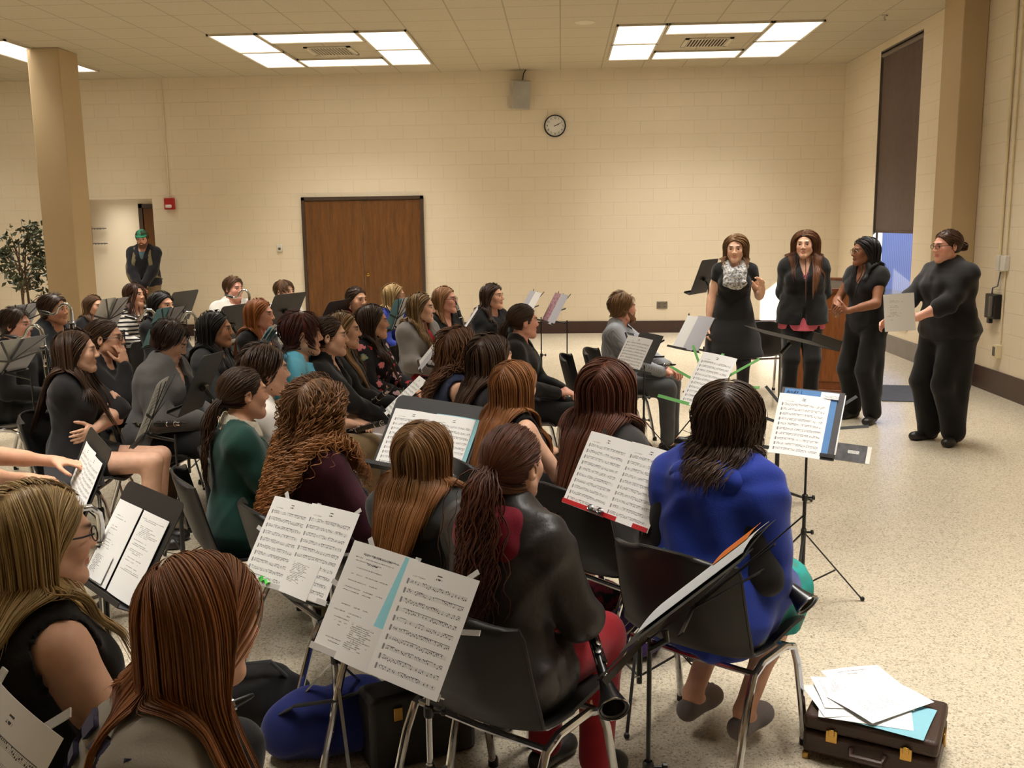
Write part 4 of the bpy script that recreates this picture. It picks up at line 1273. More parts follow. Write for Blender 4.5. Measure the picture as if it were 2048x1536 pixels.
    if g('beard'):
        bp = [RC(Hc+Mh @ np.array([sx*0.052, 0.02, -0.05])*s, Hc+Mh @ np.array([sx*0.02, 0.075, -0.098])*s, 0.021*s, 0.024*s, 0.02) for sx in (-1, 1)]
        bp += [RC(Hc+Mh @ np.array([-0.02, 0.076, -0.1])*s, Hc+Mh @ np.array([0.02, 0.076, -0.1])*s, 0.022*s, 0.022*s, 0.02)]
        bp += [RC(Hc+Mh @ np.array([sx*0.002, 0.098, -0.047])*s, Hc+Mh @ np.array([sx*0.024, 0.088, -0.062])*s, 0.006*s, 0.005*s, 0.01) for sx in (-1, 1)]
        cl = [EL(Hc+Mh @ np.array([0, 0.1, -0.063])*s, np.array((0.02, 0.02, 0.007))*s, Mh)]
        l2, h2 = bounds(bp, 0.02); a2 = [axis(l2[i], h2[i], 0.005) for i in range(3)]
        Db = fld(a2, bp, 0.003)+wrinkle(a2, 0.002, 500, seed); Db = carve(a2, Db, cl)
        V, F = nets(a2, Db); hm = hair_mat(*g('beard')); link('beard', np_mesh('beard', V, F), hm, root)
    if g('glasses'):
        mb = MB()
        for sx in (-1, 1):
            pts = [Hc+Mh @ np.array([sx*0.034+0.024*math.cos(a), 0.103-0.10*abs(sx*0.034+0.024*math.cos(a))**1.3*2, 0.002+0.0165*math.sin(a)])*s for a in np.linspace(0, 2*PI, 17)]
            mb.tube(pts, 0.0019*s, 6, False)
            mb.tube([Hc+Mh @ np.array(q_)*s for q_ in ((sx*0.058, 0.09, 0.008), (sx*0.073, 0.06, 0.008), (sx*0.079, 0.0, 0.008), (sx*0.079, -0.02, -0.006))], 0.0022*s, 6)
        mb.tube([Hc+Mh @ np.array(q_)*s for q_ in ((-0.011, 0.101, 0.004), (0, 0.108, 0.007), (0.011, 0.101, 0.004))], 0.0016*s, 6)
        mb.build('glasses', g('glasses'), root)
    return dict(root=root, H=Hc, M=Mh, s=s, arms=arms, legs=legs, P2W=P2W, W2P=W2P, Mt=Mt, loc=loc, C7=C7, face=face, Rz=Rz, upper=upper, cloth=cloth, sh=sh, hands=hands)

# ------------------------------------------------------------------ paper
def music_mat(kind, paper=(245, 244, 242)):
    key = 'sheet_%s%s' % (kind, paper)
    if key in MC:
        return MC[key]
    m, nt, b = newmat('printed_paper'); uv = nt.new('ShaderNodeUVMap').outputs[0]
    sp = nt.new('ShaderNodeSeparateXYZ'); nt.inp(sp, 0, uv); x, y = sp.outputs[0], sp.outputs[1]     # metres from the left / from the top
    W_, H_ = 0.216, 0.279
    inr = lambda v, a, c: nt.m('MULTIPLY', nt.m('GREATER_THAN', v, a), nt.m('LESS_THAN', v, c))
    def cell(vx, vy, sx, sy, seed):
        cb = nt.new('ShaderNodeCombineXYZ'); nt.inp(cb, 0, nt.m('FLOOR', nt.m('MULTIPLY', vx, sx))); nt.inp(cb, 1, nt.m('FLOOR', nt.m('MULTIPLY', vy, sy))); cb.inputs[2].default_value = seed
        w_ = nt.new('ShaderNodeTexWhiteNoise', noise_dimensions='3D'); nt.inp(w_, 0, cb.outputs[0]); return w_.outputs['Value']
    ink = None
    def add(v):
        nonlocal ink
        ink = v if ink is None else nt.m('MAXIMUM', ink, v)
    if kind.startswith('music'):
        seed = sum(map(ord, kind)); top = 0.040; n = 10; sp_ = 0.0228
        yy = nt.m('SUBTRACT', y, top); inside = nt.m('MULTIPLY', inr(x, 0.016, 0.202), inr(y, top, top+sp_*n-0.002))
        row = nt.m('FLOOR', nt.m('DIVIDE', yy, sp_)); fy = nt.m('SUBTRACT', yy, nt.m('MULTIPLY', row, sp_))
        st = nt.m('MULTIPLY', inr(fy, 0.006, 0.0142), nt.m('LESS_THAN', nt.m('FRACT', nt.m('DIVIDE', nt.m('SUBTRACT', fy, 0.006), 0.00185)), 0.2))
        add(nt.m('MULTIPLY', nt.m('MULTIPLY', st, inside), 0.75))
        # note heads, stems, beams
        nx = nt.m('FRACT', nt.m('MULTIPLY', x, 210)); r1 = cell(x, row, 210, 1, seed)
        ny = nt.m('DIVIDE', nt.m('SUBTRACT', fy, nt.m('MULTIPLY_ADD', r1, 0.009, 0.0055)), 0.0014)
        head = nt.m('LESS_THAN', nt.m('ADD', nt.m('POWER', nt.m('MULTIPLY', nt.m('SUBTRACT', nx, 0.5), 3.4), 2.0), nt.m('POWER', ny, 2.0)), 1.0)
        has = nt.m('GREATER_THAN', cell(x, row, 210, 1, seed+3), 0.3)
        notes = nt.m('MULTIPLY', head, has)
        stem = nt.m('MULTIPLY', nt.m('MULTIPLY', inr(nx, 0.72, 0.82), has), inr(fy, 0.0045, 0.0135))
        beam = nt.m('MULTIPLY', nt.m('GREATER_THAN', cell(x, row, 52, 1, seed+5), 0.45), inr(fy, 0.0045, 0.0056))
        mus = nt.m('MAXIMUM', notes, nt.m('MAXIMUM', stem, beam))
        add(nt.m('MULTIPLY', nt.m('MULTIPLY', mus, inside), inr(x, 0.03, 0.20)))
        clef = nt.m('MULTIPLY', inr(x, 0.018, 0.0235), inr(fy, 0.0035, 0.017)); add(nt.m('MULTIPLY', nt.m('MULTIPLY', clef, inside), 0.8))
        tt = nt.m('MULTIPLY', inr(x, 0.100, 0.118), nt.m('MAXIMUM', inr(y, 0.0175, 0.0205), nt.m('MULTIPLY', inr(y, 0.025, 0.029), 1.0)))
        add(nt.m('MULTIPLY', tt, nt.m('GREATER_THAN', cell(x, y, 700, 400, 2), 0.45)))
        add(nt.m('MULTIPLY', nt.m('MULTIPLY', inr(x, 0.03, 0.07), inr(y, 0.0335, 0.0365)), nt.m('MULTIPLY', nt.m('GREATER_THAN', cell(x, y, 800, 700, 4), 0.5), 0.6)))
    if kind in ('program', 'notes', 'slip', 'list'):
        sd = {'program': 1, 'notes': 7, 'slip': 11, 'list': 15}[kind]
        ls = {'program': 0.0085, 'notes': 0.0052, 'slip': 0.0046, 'list': 0.0095}[kind]
        x0, x1, y0, y1 = {'program': (0.018, 0.19, 0.022, 0.255), 'notes': (0.02, 0.19, 0.02, 0.2), 'slip': (0.012, 0.105, 0.012, 0.075), 'list': (0.02, 0.15, 0.03, 0.2)}[kind]
        row = nt.m('FLOOR', nt.m('DIVIDE', y, ls)); fy = nt.m('SUBTRACT', y, nt.m('MULTIPLY', row, ls))
        rnd = cell(x, row, 0.001, 1, sd); indent = nt.m('MULTIPLY_ADD', rnd, (x1-x0)*(0.25 if kind != 'slip' else 0.08), x0)
        end = nt.m('MULTIPLY_ADD', cell(x, row, 0.001, 1, sd+2), (x1-x0)*0.5, x0+(x1-x0)*0.5)
        ln = nt.m('MULTIPLY', nt.m('MULTIPLY', nt.m('GREATER_THAN', x, indent), nt.m('LESS_THAN', x, end)), inr(fy, ls*0.2, ls*0.2+0.0024))
        wds = nt.m('GREATER_THAN', cell(x, row, 95, 1, sd+4), 0.16); gl = nt.m('GREATER_THAN', cell(x, y, 900, 1100, sd+6), 0.42)
        show = nt.m('GREATER_THAN', cell(x, row, 0.001, 1, sd+8), 0.05 if kind == 'slip' else 0.34)
        body = nt.m('MULTIPLY', nt.m('MULTIPLY', ln, nt.m('MULTIPLY', wds, gl)), nt.m('MULTIPLY', show, inr(y, y0, y1)))
        add(nt.m('MULTIPLY', body, 0.85))
        if kind == 'program':
            add(nt.m('MULTIPLY', nt.m('MULTIPLY', inr(x, 0.05, 0.17), inr(y, 0.024, 0.0275)), nt.m('GREATER_THAN', cell(x, y, 500, 900, 31), 0.35)))
            add(nt.m('MULTIPLY', nt.m('MULTIPLY', inr(x, 0.075, 0.11), inr(y, 0.046, 0.0495)), nt.m('GREATER_THAN', cell(x, y, 600, 900, 33), 0.25)))
    if kind == 'bold':
        ls = 0.02; row = nt.m('FLOOR', nt.m('DIVIDE', y, ls)); fy = nt.m('SUBTRACT', y, nt.m('MULTIPLY', row, ls))
        ln = nt.m('MULTIPLY', inr(fy, 0.004, 0.012), nt.m('MULTIPLY', inr(x, 0.055, 0.16), inr(y, 0.12, 0.2)))
        add(nt.m('MULTIPLY', ln, nt.m('GREATER_THAN', cell(x, y, 260, 320, 5), 0.4)))
    if kind == 'photo':
        v_ = nt.new('ShaderNodeTexVoronoi'); nt.inp(v_, 'Vector', uv); v_.inputs['Scale'].default_value = 22
        pc = nt.ramp(nt.noise(uv, 28, 4), [(0.3, s2l((70, 60, 70))), (0.5, s2l((190, 150, 160))), (0.7, s2l((150, 60, 70)))])
    c = s2l(paper)+(1,)
    if kind == 'photo':
        nt.inp(b, 'Base Color', pc)
    elif ink is not None:
        nt.inp(b, 'Base Color', nt.mix(ink, c, s2l((78, 76, 80))+(1,)))
    else:
        f = nt.noise(uv, 40, 2); nt.inp(b, 'Base Color', nt.ramp(f, [(0.3, tuple(v*0.97 for v in c[:3])), (0.7, c[:3])]))
    b.inputs['Roughness'].default_value = 0.6; b.inputs['Specular IOR Level'].default_value = 0.25
    MC[key] = m
    return m


def paper_mesh(w, h, mat, bend=0.006, curl=0.0, n=10):
    """a sheet of paper, thin but solid, gently bowed; u,v in metres from the top left corner"""
    nx = ny = n; P = []; U = []
    for s_, dz in ((0, 0.0003), (1, -0.0003)):
        for j in range(ny+1):
            for i in range(nx+1):
                x, y = w*(i/nx-0.5), h*(0.5-j/ny)
                P.append((x, y, bend*(1-(2*i/nx-1)**2)+curl*(max(0, (0.5-j/ny))**2)*2*(i/nx)+dz)); U.append((w*i/nx, h*j/ny))
    k = (nx+1)*(ny+1); g = lambda i, j: j*(nx+1)+i; F = []
    for j in range(ny):
        for i in range(nx):
            q = (g(i, j), g(i, j+1), g(i+1, j+1), g(i+1, j)); F.append(q); F.append(tuple(k+a for a in q[::-1]))
    rim = [g(i, 0) for i in range(nx)]+[g(nx, j) for j in range(ny)]+[g(i, ny) for i in range(nx, 0, -1)]+[g(0, j) for j in range(ny, 0, -1)]
    F += [(rim[a], rim[(a+1) % len(rim)], k+rim[(a+1) % len(rim)], k+rim[a]) for a in range(len(rim))]
    me = bpy.data.meshes.new('paper'); me.from_pydata(P, [], F); me.materials.append(mat); me.shade_smooth(); me.set_sharp_from_angle(angle=0.6)
    ul = me.uv_layers.new(name='uv'); U = np.array(U, np.float32)
    vi = np.zeros(len(me.loops), np.int32); me.loops.foreach_get('vertex_index', vi); ul.data.foreach_set('uv', U[vi].ravel())
    return me


def mat4(o, M, p):
    o.matrix_world = Matrix([[*M[0], p[0]], [*M[1], p[1]], [*M[2], p[2]], [0, 0, 0, 1]])


def paper(name, label, cat, desk, u, v, w, h, kind, paper_rgb=(245, 244, 242), rot=0.0, lift=0.004, bend=0.006, curl=0.0, group=None, back=False):
    """lay a sheet on a desk frame; u,v = centre offset on the desk, in metres"""
    c, R = desk
    M = R @ rotz(rot)
    if back:
        M = M @ roty(PI)
    me = paper_mesh(w, h, music_mat(kind, paper_rgb), bend, curl)
    o = bpy.data.objects.new(name, me); COL.objects.link(o); mat4(o, M, c+R @ np.array([u, v, lift]))
    tag(o, label, cat, group); return o


def deskframe(c, yaw, tilt, roll=0.0):
    """centre and axes (right, up along page, out of page) of a desk whose front faces azimuth yaw"""
    a, t, r = math.radians(yaw), math.radians(tilt), math.radians(roll)
    n = np.array([math.cos(a), math.sin(a), 0]); rt = np.array([-math.sin(a), math.cos(a), 0]); z = np.array([0, 0, 1.0])
    up = z*math.cos(t)-n*math.sin(t); X = math.cos(r)*rt+math.sin(r)*up; Y = -math.sin(r)*rt+math.cos(r)*up
    return np.asarray(c, float), np.stack([X, Y, np.cross(X, Y)], 1)


mblack = pm('black_enamel', (26, 25, 25), 0.38, spec=0.5, bump=(400, 0.08)); mdesk = pm('black_desk', (40, 38, 37), 0.5, spec=0.4, bump=(500, 0.1))


def wire_stand(label, c, yaw, tilt, colm=None, polem=None, w=0.46, h=0.26, roll=0, group=None, spin=0.3, red=None, low=False):
    """folding music stand: desk of flat strips, telescopic pole, tripod feet"""
    colm = colm or mblack; polem = polem or mblack
    dc, R = deskframe(c, yaw, tilt, roll); base = np.array([dc[0], dc[1], 0])-np.array([math.cos(math.radians(yaw)), math.sin(math.radians(yaw)), 0])*(0.05+0.12*math.sin(math.radians(tilt)))
    if low:
        q_ = dc-R[:, 1]*h*0.45; base = np.array([q_[0], q_[1], 0])
    o = empty('music_stand', base); tag(o, label, 'music stand', group)
    L = lambda u, v, d=-0.006: dc+R @ np.array([u, v, d])-base
    up = R[:, 2]
    hub = L(0, -h*0.38, -0.03)
    m = MB(); m.bar(L(0, -h/2), L(0, h/2+0.02), 0.016, 0.003, up); m.build('desk_spine', colm, o, smooth=False)
    for sx in (-1, 1):
        m = MB(); m.bar(L(0, -h*0.1, -0.009), L(sx*w*0.57, h*0.12, -0.009), 0.013, 0.0025, up); m.build('desk_arm', colm, o, smooth=False)
        m = MB(); m.bar(L(0, -h*0.1, -0.012), L(sx*w*0.42, h*0.62, -0.012), 0.013, 0.0025, up); m.build('desk_arm', colm, o, smooth=False)
        m = MB(); m.bar(L(0, -h/2, 0), L(sx*w*0.5, -h/2, 0), 0.014, 0.003, R[:, 1]); m.bar(L(0, -h/2, 0.012), L(sx*w*0.5, -h/2, 0.012), 0.003, 0.016, R[:, 1]); m.build('sheet_ledge', red or colm, o, smooth=False)
    hz = hub[2]
    m = MB(); m.tube([L(0, -h*0.35, -0.012), hub, (0, 0, hz-0.03)], 0.008, 8); m.build('desk_bracket', polem, o)
    m = MB(); m.tube([(0, 0, hz), (0, 0, max(0.5, hz*0.62))], 0.0055, 10); m.tube([(0, 0, max(0.5, hz*0.62)), (0, 0, 0.3)], 0.008, 10); m.tube([(0, 0, 0.36), (0, 0, 0.06)], 0.0105, 10); m.build('pole', polem, o)
    for zc in (max(0.5, hz*0.62), 0.34):
        m = MB(); m.lathe([(0.010, -0.016), (0.013, -0.012), (0.013, 0.012), (0.009, 0.016)], (0, 0, zc), n=12); m.tube([(0.012, 0, zc), (0.034, 0, zc)], 0.005, 8); m.lathe([(0.004, 0), (0.011, 0.003), (0.011, 0.012), (0.004, 0.014)], (0.03, 0, zc), (1, 0, 0), 10); m.build('clamp_knob', mblack, o)
    for i in range(3):
        a = spin+i*2*PI/3; d = np.array([math.cos(a), math.sin(a), 0])
        m = MB(); m.bar(d*0.01+np.array([0, 0, 0.33]), d*0.29+np.array([0, 0, 0.006]), 0.011, 0.006, (0, 0, 1)); m.bar(d*0.01+np.array([0, 0, 0.09]), d*0.155+np.array([0, 0, 0.155]), 0.008, 0.004, (0, 0, 1))
        lg = m.build('leg', polem, o, smooth=False)
        m = MB(); m.ball(d*0.29+np.array([0, 0, 0.011]), 0.011, 8); m.build('rubber_foot', mblack, lg)
    return dc, R


def desk_stand(label, c, yaw, tilt, w=0.49, h=0.33, roll=0, group=None, polem=None, spin=0.4):
    """solid desk orchestra stand"""
    dc, R = deskframe(c, yaw, tilt, roll); base = np.array([dc[0], dc[1], 0])-np.array([math.cos(math.radians(yaw)), math.sin(math.radians(yaw)), 0])*0.05
    o = empty('music_stand', base); tag(o, label, 'music stand', group)
    L = lambda u, v, d=0.0: dc+R @ np.array([u, v, d])-base
    r = 0.03; pts = []
    for cx, cy, a0 in ((w/2-r, h/2-r, 0), (-w/2+r, h/2-r, PI/2)):
        pts += [(cx+r*math.cos(a0+q), cy+r*math.sin(a0+q)) for q in np.linspace(0, PI/2, 6)]
    pts += [(-w/2, -h/2), (w/2, -h/2)]
    m = MB(); k = len(pts); V = [L(x, y, -0.001) for x, y in pts]+[L(x, y, -0.004) for x, y in pts]
    m.add(V, [tuple(range(k)), tuple(range(2*k-1, k-1, -1))]+[(i, k+i, k+(i+1) % k, (i+1) % k) for i in range(k)]); m.build('desk', mdesk, o, smooth=False)
    m = MB(); m.bar(L(-w/2, -h/2, 0.028), L(w/2, -h/2, 0.028), 0.003, 0.06, R[:, 2]); m.bar(L(-w/2, -h/2+0.008, 0.057), L(w/2, -h/2+0.008, 0.057), 0.016, 0.003, R[:, 2]); m.build('ledge', mdesk, o, smooth=False)
    pm_ = polem or mblack; hub = L(0, -0.02, -0.03)
    m = MB(); m.tube([L(-0.035, -0.02, -0.02), L(0.035, -0.02, -0.02)], 0.018, 12); m.tube([L(0, -0.02, -0.02), (0, 0, hub[2]-0.06)], 0.012, 10); m.build('tilt_joint', mblack, o)
    zt = hub[2]-0.05
    m = MB(); m.tube([(0, 0, zt), (0, 0, 0.42)], 0.0085, 12); m.build('inner_pole', pm('steel', (180, 180, 184), 0.22, 1.0), o)
    m = MB(); m.tube([(0, 0, min(zt-0.1, 0.5)), (0, 0, 0.07)], 0.0135, 12); m.lathe([(0.0135, -.03), (0.017, -.02), (0.017, .02), (0.0135, .03)], (0, 0, min(zt-0.1, 0.5)), n=12); m.build('pole', pm_, o)
    for i in range(3):
        a = spin+i*2*PI/3; d = np.array([math.cos(a), math.sin(a), 0])
        m = MB(); m.tube([d*0.0+np.array([0, 0, 0.10]), d*0.07+np.array([0, 0, 0.085]), d*0.16+np.array([0, 0, 0.05]), d*0.26+np.array([0, 0, 0.012])], [0.014, 0.014, 0.012, 0.009], 8, sq=(1.3, 0.7)); lg = m.build('leg', pm_, o)
        m = MB(); m.ball(d*0.26+np.array([0, 0, 0.010]), 0.010, 8); m.build('rubber_foot', mblack, lg)
    return dc, R


# ------------------------------------------------------------------ chairs
def build_chair():
    o = empty('stacking_chair'); P = []
    path = [(0.245, 0.405), (0.215, 0.422), (0.12, 0.418), (0.0, 0.402), (-0.11, 0.405), (-0.17, 0.435), (-0.205, 0.50), (-0.230, 0.58), (-0.252, 0.67), (-0.268, 0.735), (-0.272, 0.76)]
    pa = np.array(path); t = np.linspace(0, 1, len(pa))
    def fn(u, v):
        x = 2*u-1; y = np.interp(v, t, pa[:, 0]); z = np.interp(v, t, pa[:, 1])
        hw = 0.225 if v < 0.5 else 0.225-0.012*(v-0.5)/0.5
        hw *= 1-0.30*max(0, (v-0.86)/0.14)**2.4-0.12*max(0, (0.08-v)/0.08)**2
        back = np.clip((v-0.42)/0.16, 0, 1); e = abs(x)**3.2
        y += 0.05*e*back; z += 0.028*e*(1-back)+0.0*e
        y += -0.012*(1-x*x)*back; z += -0.010*(1-x*x)*(1-back)
        if v > 0.9:
            z -= 0.035*((v-0.9)/0.1)*abs(x)**3
        return (x*hw, y, z)
    m = MB(); m.sheet(fn, 20, 30, 0.009); sh = m.build('seat_shell', blackp, o, angle=60)
    P.append((sh, None))
    m = MB(); rimp = [fn(u, 1.0) for u in np.linspace(0.02, 0.98, 12)]; m.tube([fn(0.0, v) for v in np.linspace(0.3, 0.98, 12)]+rimp+[fn(1.0, v) for v in np.linspace(0.98, 0.3, 12)], 0.0065, 6)
    P.append((m.build('shell_rim', blackp, o), None))
    for sx in (-1, 1):
        arch = [(sx*0.235, -0.27, 0.0), (sx*0.232, -0.215, 0.16), (sx*0.228, -0.165, 0.31), (sx*0.226, -0.13, 0.375), (sx*0.224, -0.07, 0.395), (sx*0.224, 0.08, 0.395), (sx*0.226, 0.14, 0.375), (sx*0.228, 0.17, 0.31), (sx*0.232, 0.205, 0.16), (sx*0.235, 0.235, 0.0)]
        m = MB(); m.tube(arch, 0.0125, 10); lg = m.build('leg_frame', chrome, o); P.append((lg, None))
        k = len(P)-1
        for q in (arch[0], arch[-1]):
            m = MB(); m.lathe([(0.0, 0.0), (0.017, 0.0), (0.017, 0.02), (0.0135, 0.03)], (q[0], q[1], 0.0), n=10); P.append((m.build('rubber_foot', blackp, lg), k))
    for y in (-0.12, 0.13):
        m = MB(); m.tube([(-0.226, y, 0.378), (0, y, 0.372), (0.226, y, 0.378)], 0.010, 8); P.append((m.build('cross_bar', chrome, o), None))
    return o, P


CH0 = []


def chair(loc, face_deg, label, group=None):
    if not CH0:
        CH0.append(build_chair()); r = CH0[0][0]; r.location = (loc[0], loc[1], 0); r.rotation_euler = (0, 0, math.radians(face_deg)-PI/2)
    else:
        r = copy_tree(CH0[0][0], CH0[0][1], (loc[0], loc[1], 0), math.radians(face_deg)-PI/2)
        if 'group' in r:
            del r['group']
    tag(r, label, 'chair', group)
    return r


# ------------------------------------------------------------------ instruments
mebony = pm('ebony', (20, 18, 18), 0.3, spec=0.6); msilver = pm('silver_keys', (205, 203, 200), 0.18, 1.0)
CL0 = []


def build_clarinet():
    o = empty('clarinet'); P = []
    m = MB(); m.lathe([(0.030, 0.006), (0.0405, 0.0), (0.038, 0.012), (0.026, 0.045), (0.0175, 0.085), (0.0155, 0.10), (0.0155, 0.108)], n=24); m.lathe([(0.036, 0.001), (0.022, 0.04), (0.0, 0.06)], n=24); P.append((m.build('bell', mebony, o), None))
    m = MB(); m.lathe([(0.0410, -0.001), (0.0422, 0.002), (0.0410, 0.006)], n=24); P.append((m.build('bell_ring', msilver, P[0][0]), 0))
    m = MB(); m.lathe([(0.0150, 0.106), (0.0145, 0.12), (0.0135, 0.15), (0.0135, 0.35)], n=16); P.append((m.build('lower_joint', mebony, o), None))
    m = MB(); m.lathe([(0.0135, 0.352), (0.0130, 0.37), (0.0130, 0.575)], n=16); P.append((m.build('upper_joint', mebony, o), None))
    m = MB(); m.lathe([(0.0145, 0.577), (0.0165, 0.585), (0.0150, 0.61), (0.0165, 0.635), (0.0145, 0.642)], n=16); P.append((m.build('barrel', mebony, o), None))
    m = MB(); m.lathe([(0.012, 0.642), (0.0125, 0.66), (0.011, 0.68), (0.006, 0.725), (0.004, 0.732), (0, 0.733)], n=14); mp = m.build('mouthpiece', mebony, o); P.append((mp, None))
    m = MB(); m.lathe([(0.0142, 0.655), (0.0145, 0.66), (0.0138, 0.69), (0.0128, 0.69)], n=14); P.append((m.build('ligature', msilver, mp), len(P)-1))
    m = MB()
    for z in (0.106, 0.352, 0.576, 0.643):
        m.lathe([(0.0148, z-0.004), (0.0162, z-0.002), (0.0162, z+0.002), (0.0148, z+0.004)], n=16)
    rg = random.Random(3)
    for z in np.linspace(0.15, 0.55, 15):
        a = rg.uniform(-1.2, 1.2); d = np.array([math.sin(a), math.cos(a), 0]); m.lathe([(0.0075, 0), (0.008, 0.003), (0.0, 0.0035)], np.array([0, 0, z])+d*0.0165, d, 10); m.tube([np.array([0, 0, z])+d*0.018, np.array([0.006, 0, z+0.03])+d*0.017], 0.0018, 6)
    for a in (0.9, -0.9):
        d = np.array([math.sin(a), math.cos(a), 0])*0.0175; m.tube([d+np.array([0, 0, 0.14]), d+np.array([0, 0, 0.34])], 0.0022, 6); m.tube([d+np.array([0, 0, 0.37]), d+np.array([0, 0, 0.56])], 0.0022, 6)
    P.append((m.build('keywork', msilver, o), None))
    return o, P


def zframe(d, spin=0.0):
    d = nrm(d); a = np.array([0, 0, 1.0]) if abs(d[2]) < 0.9 else np.array([1.0, 0, 0]); x = nrm(np.cross(a, d)); y = np.cross(d, x)
    return np.stack([x, y, d], 1) @ rotz(spin)


def clarinet(bell, toward, label, spin=0.0):
    """clarinet with its bell at a point, pointing toward another point"""
    bell = np.asarray(bell, float); d = np.asarray(toward, float)-bell
    if not CL0:
        CL0.append(build_clarinet()); r = CL0[0][0]
    else:
        r = copy_tree(CL0[0][0], CL0[0][1], (0, 0, 0), 0)
    mat4(r, zframe(d, spin), bell); tag(r, label, 'clarinet'); return r


BC0 = []


def build_bass():
    """bass clarinet, upright, mouthpiece pointing to -y, bell forward (+y)"""
    o = empty('bass_clarinet'); P = []
    m = MB(); m.tube([(0, 0, 0.16), (0, 0, 0.55)], 0.0175, 14); P.append((m.build('lower_joint', mebony, o), None))
    m = MB(); m.tube([(0, 0, 0.555), (0, 0, 0.93)], 0.0165, 14); P.append((m.build('upper_joint', mebony, o), None))
    m = MB(); m.tube([(0, 0, 0.92), (0, 0.004, 0.99), (0, 0.0, 1.03), (0, -0.025, 1.058), (0, -0.06, 1.06), (0, -0.088, 1.035), (0, -0.105, 1.0), (0, -0.13, 0.985), (0, -0.16, 0.99)], [0.014, 0.0135, 0.0125, 0.012, 0.0115, 0.011, 0.011, 0.0105, 0.0105], 14); P.append((m.build('neck', msilver, o), None))
    m = MB(); m.tube([(0, -0.155, 0.99), (0, -0.19, 1.0), (0, -0.235, 1.012)], [0.013, 0.0135, 0.006], 12); P.append((m.build('mouthpiece', mebony, o), None))
    m = MB(); m.tube([(0, 0, 0.17), (0, 0, 0.10), (0, 0.02, 0.06), (0, 0.06, 0.05), (0, 0.10, 0.075), (0, 0.125, 0.13), (0, 0.14, 0.20), (0, 0.15, 0.235)], [0.018, 0.019, 0.021, 0.024, 0.030, 0.040, 0.055, 0.075], 20, cap=False); P.append((m.build('bell', msilver, o), None))
    m = MB(); m.tube([(0, 0, 0.08), (0, 0, 0.0)], 0.005, 8); P.append((m.build('floor_peg', msilver, o), None))
    m = MB(); rg = random.Random(5)
    for z in np.linspace(0.22, 0.9, 22):
        a = rg.uniform(-1.7, 1.7); d = np.array([math.sin(a), math.cos(a), 0]); rr = rg.choice((0.010, 0.012, 0.008)); m.lathe([(rr, 0), (rr, 0.004), (0.0, 0.005)], np.array([0, 0, z])+d*0.021, d, 10); m.tube([np.array([0, 0, z])+d*0.024, np.array([0.008, 0, z+0.04])+d*0.022], 0.0024, 6)
    for a in (0.9, -0.9, 2.0):
        d = np.array([math.sin(a), math.cos(a), 0])*0.023; m.tube([d+np.array([0, 0, 0.2]), d+np.array([0, 0, 0.54])], 0.0028, 6); m.tube([d+np.array([0, 0, 0.57]), d+np.array([0, 0, 0.91])], 0.0028, 6)
    for z in (0.165, 0.553, 0.925):
        m.lathe([(0.0175, z-0.006), (0.0205, z-0.003), (0.0205, z+0.003), (0.0175, z+0.006)], n=16)
    P.append((m.build('keywork', msilver, o), None))
    return o, P


def bass_clarinet(neck_top, face_deg, label, lean=(0.0, 0.0), zs=None):
    """placed by the top of its silver neck; local +y points to face_deg"""
    if not BC0:
        BC0.append(build_bass()); r = BC0[0][0]
    else:
        r = copy_tree(BC0[0][0], BC0[0][1], (0, 0, 0), 0)
    R = rotz(math.radians(face_deg)-PI/2) @ rotx(lean[0]) @ roty(lean[1]); p = np.asarray(neck_top, float)-R @ np.array([0, -0.045, 1.07])
    mat4(r, R, p); tag(r, label, 'bass clarinet'); return r

# ------------------------------------------------------------------ the people
F = fabric
blk = F('cloth_black', (21, 20, 21)); blk2 = F('cloth_black_knit', (28, 26, 27)); char = F('cloth_charcoal', (58, 55, 54)); navy = F('cloth_navy', (30, 38, 66)); white = F('cloth_white', (226, 222, 214))
green = F('cloth_green', (18, 58, 50)); maroon = F('cloth_maroon', (70, 28, 42)); turq = F('cloth_turquoise', (98, 178, 204)); greyc = F('cloth_grey', (128, 122, 118)); hood_g = F('cloth_grey_hood', (92, 90, 88))
khaki = F('cloth_khaki', (132, 110, 80)); redc = F('cloth_red', (160, 26, 36)); redp = F('cloth_red_trousers', (142, 22, 34)); royal = F('cloth_royal', (26, 50, 142)); teal = F('cloth_teal', (48, 158, 150)); slate = F('cloth_slate', (70, 72, 74))
leather = pm('leather_black', (52, 48, 46), 0.45, spec=0.4, bump=(70, 0.35), var=(5, 0.2)); denim = F('cloth_grey_denim', (64, 66, 66)); satin = pm('satin_silver', (158, 146, 140), 0.32, spec=0.6, var=(6, 0.12)); sweatg = F('cloth_sweat_grey', (148, 140, 128))
hoodm = F('cloth_hood_maroon', (118, 18, 38)); pinkc = F('cloth_pink', (226, 110, 130)); olive = F('cloth_olive', (84, 78, 52)); shoeb = pm('shoe_black', (28, 25, 24), 0.4); shoeg = F('shoe_grey', (120, 110, 108)); tightb = F('tights_black', (32, 28, 30))
knit = pm('knit_white', (218, 210, 192), 0.9, bump=(140, 0.7)); fleece = F('cloth_fleece', (28, 28, 34)); suit = F('cloth_suit', (20, 22, 27)); shirtb = F('cloth_shirt_blue_grey', (150, 154, 160)); trg = F('trouser_grey', (74, 76, 78)); gl_b = pm('glasses_black', (24, 22, 24), 0.3); gl_m = pm('glasses_metal', (110, 90, 70), 0.3, 0.8)


def patt(name, fn, rough=0.85):
    m, nt, b = newmat(name); tc = nt.new('ShaderNodeTexCoord').outputs['Object']
    nt.inp(b, 'Base Color', fn(nt, tc)); b.inputs['Roughness'].default_value = rough; b.inputs['Specular IOR Level'].default_value = 0.25
    return m


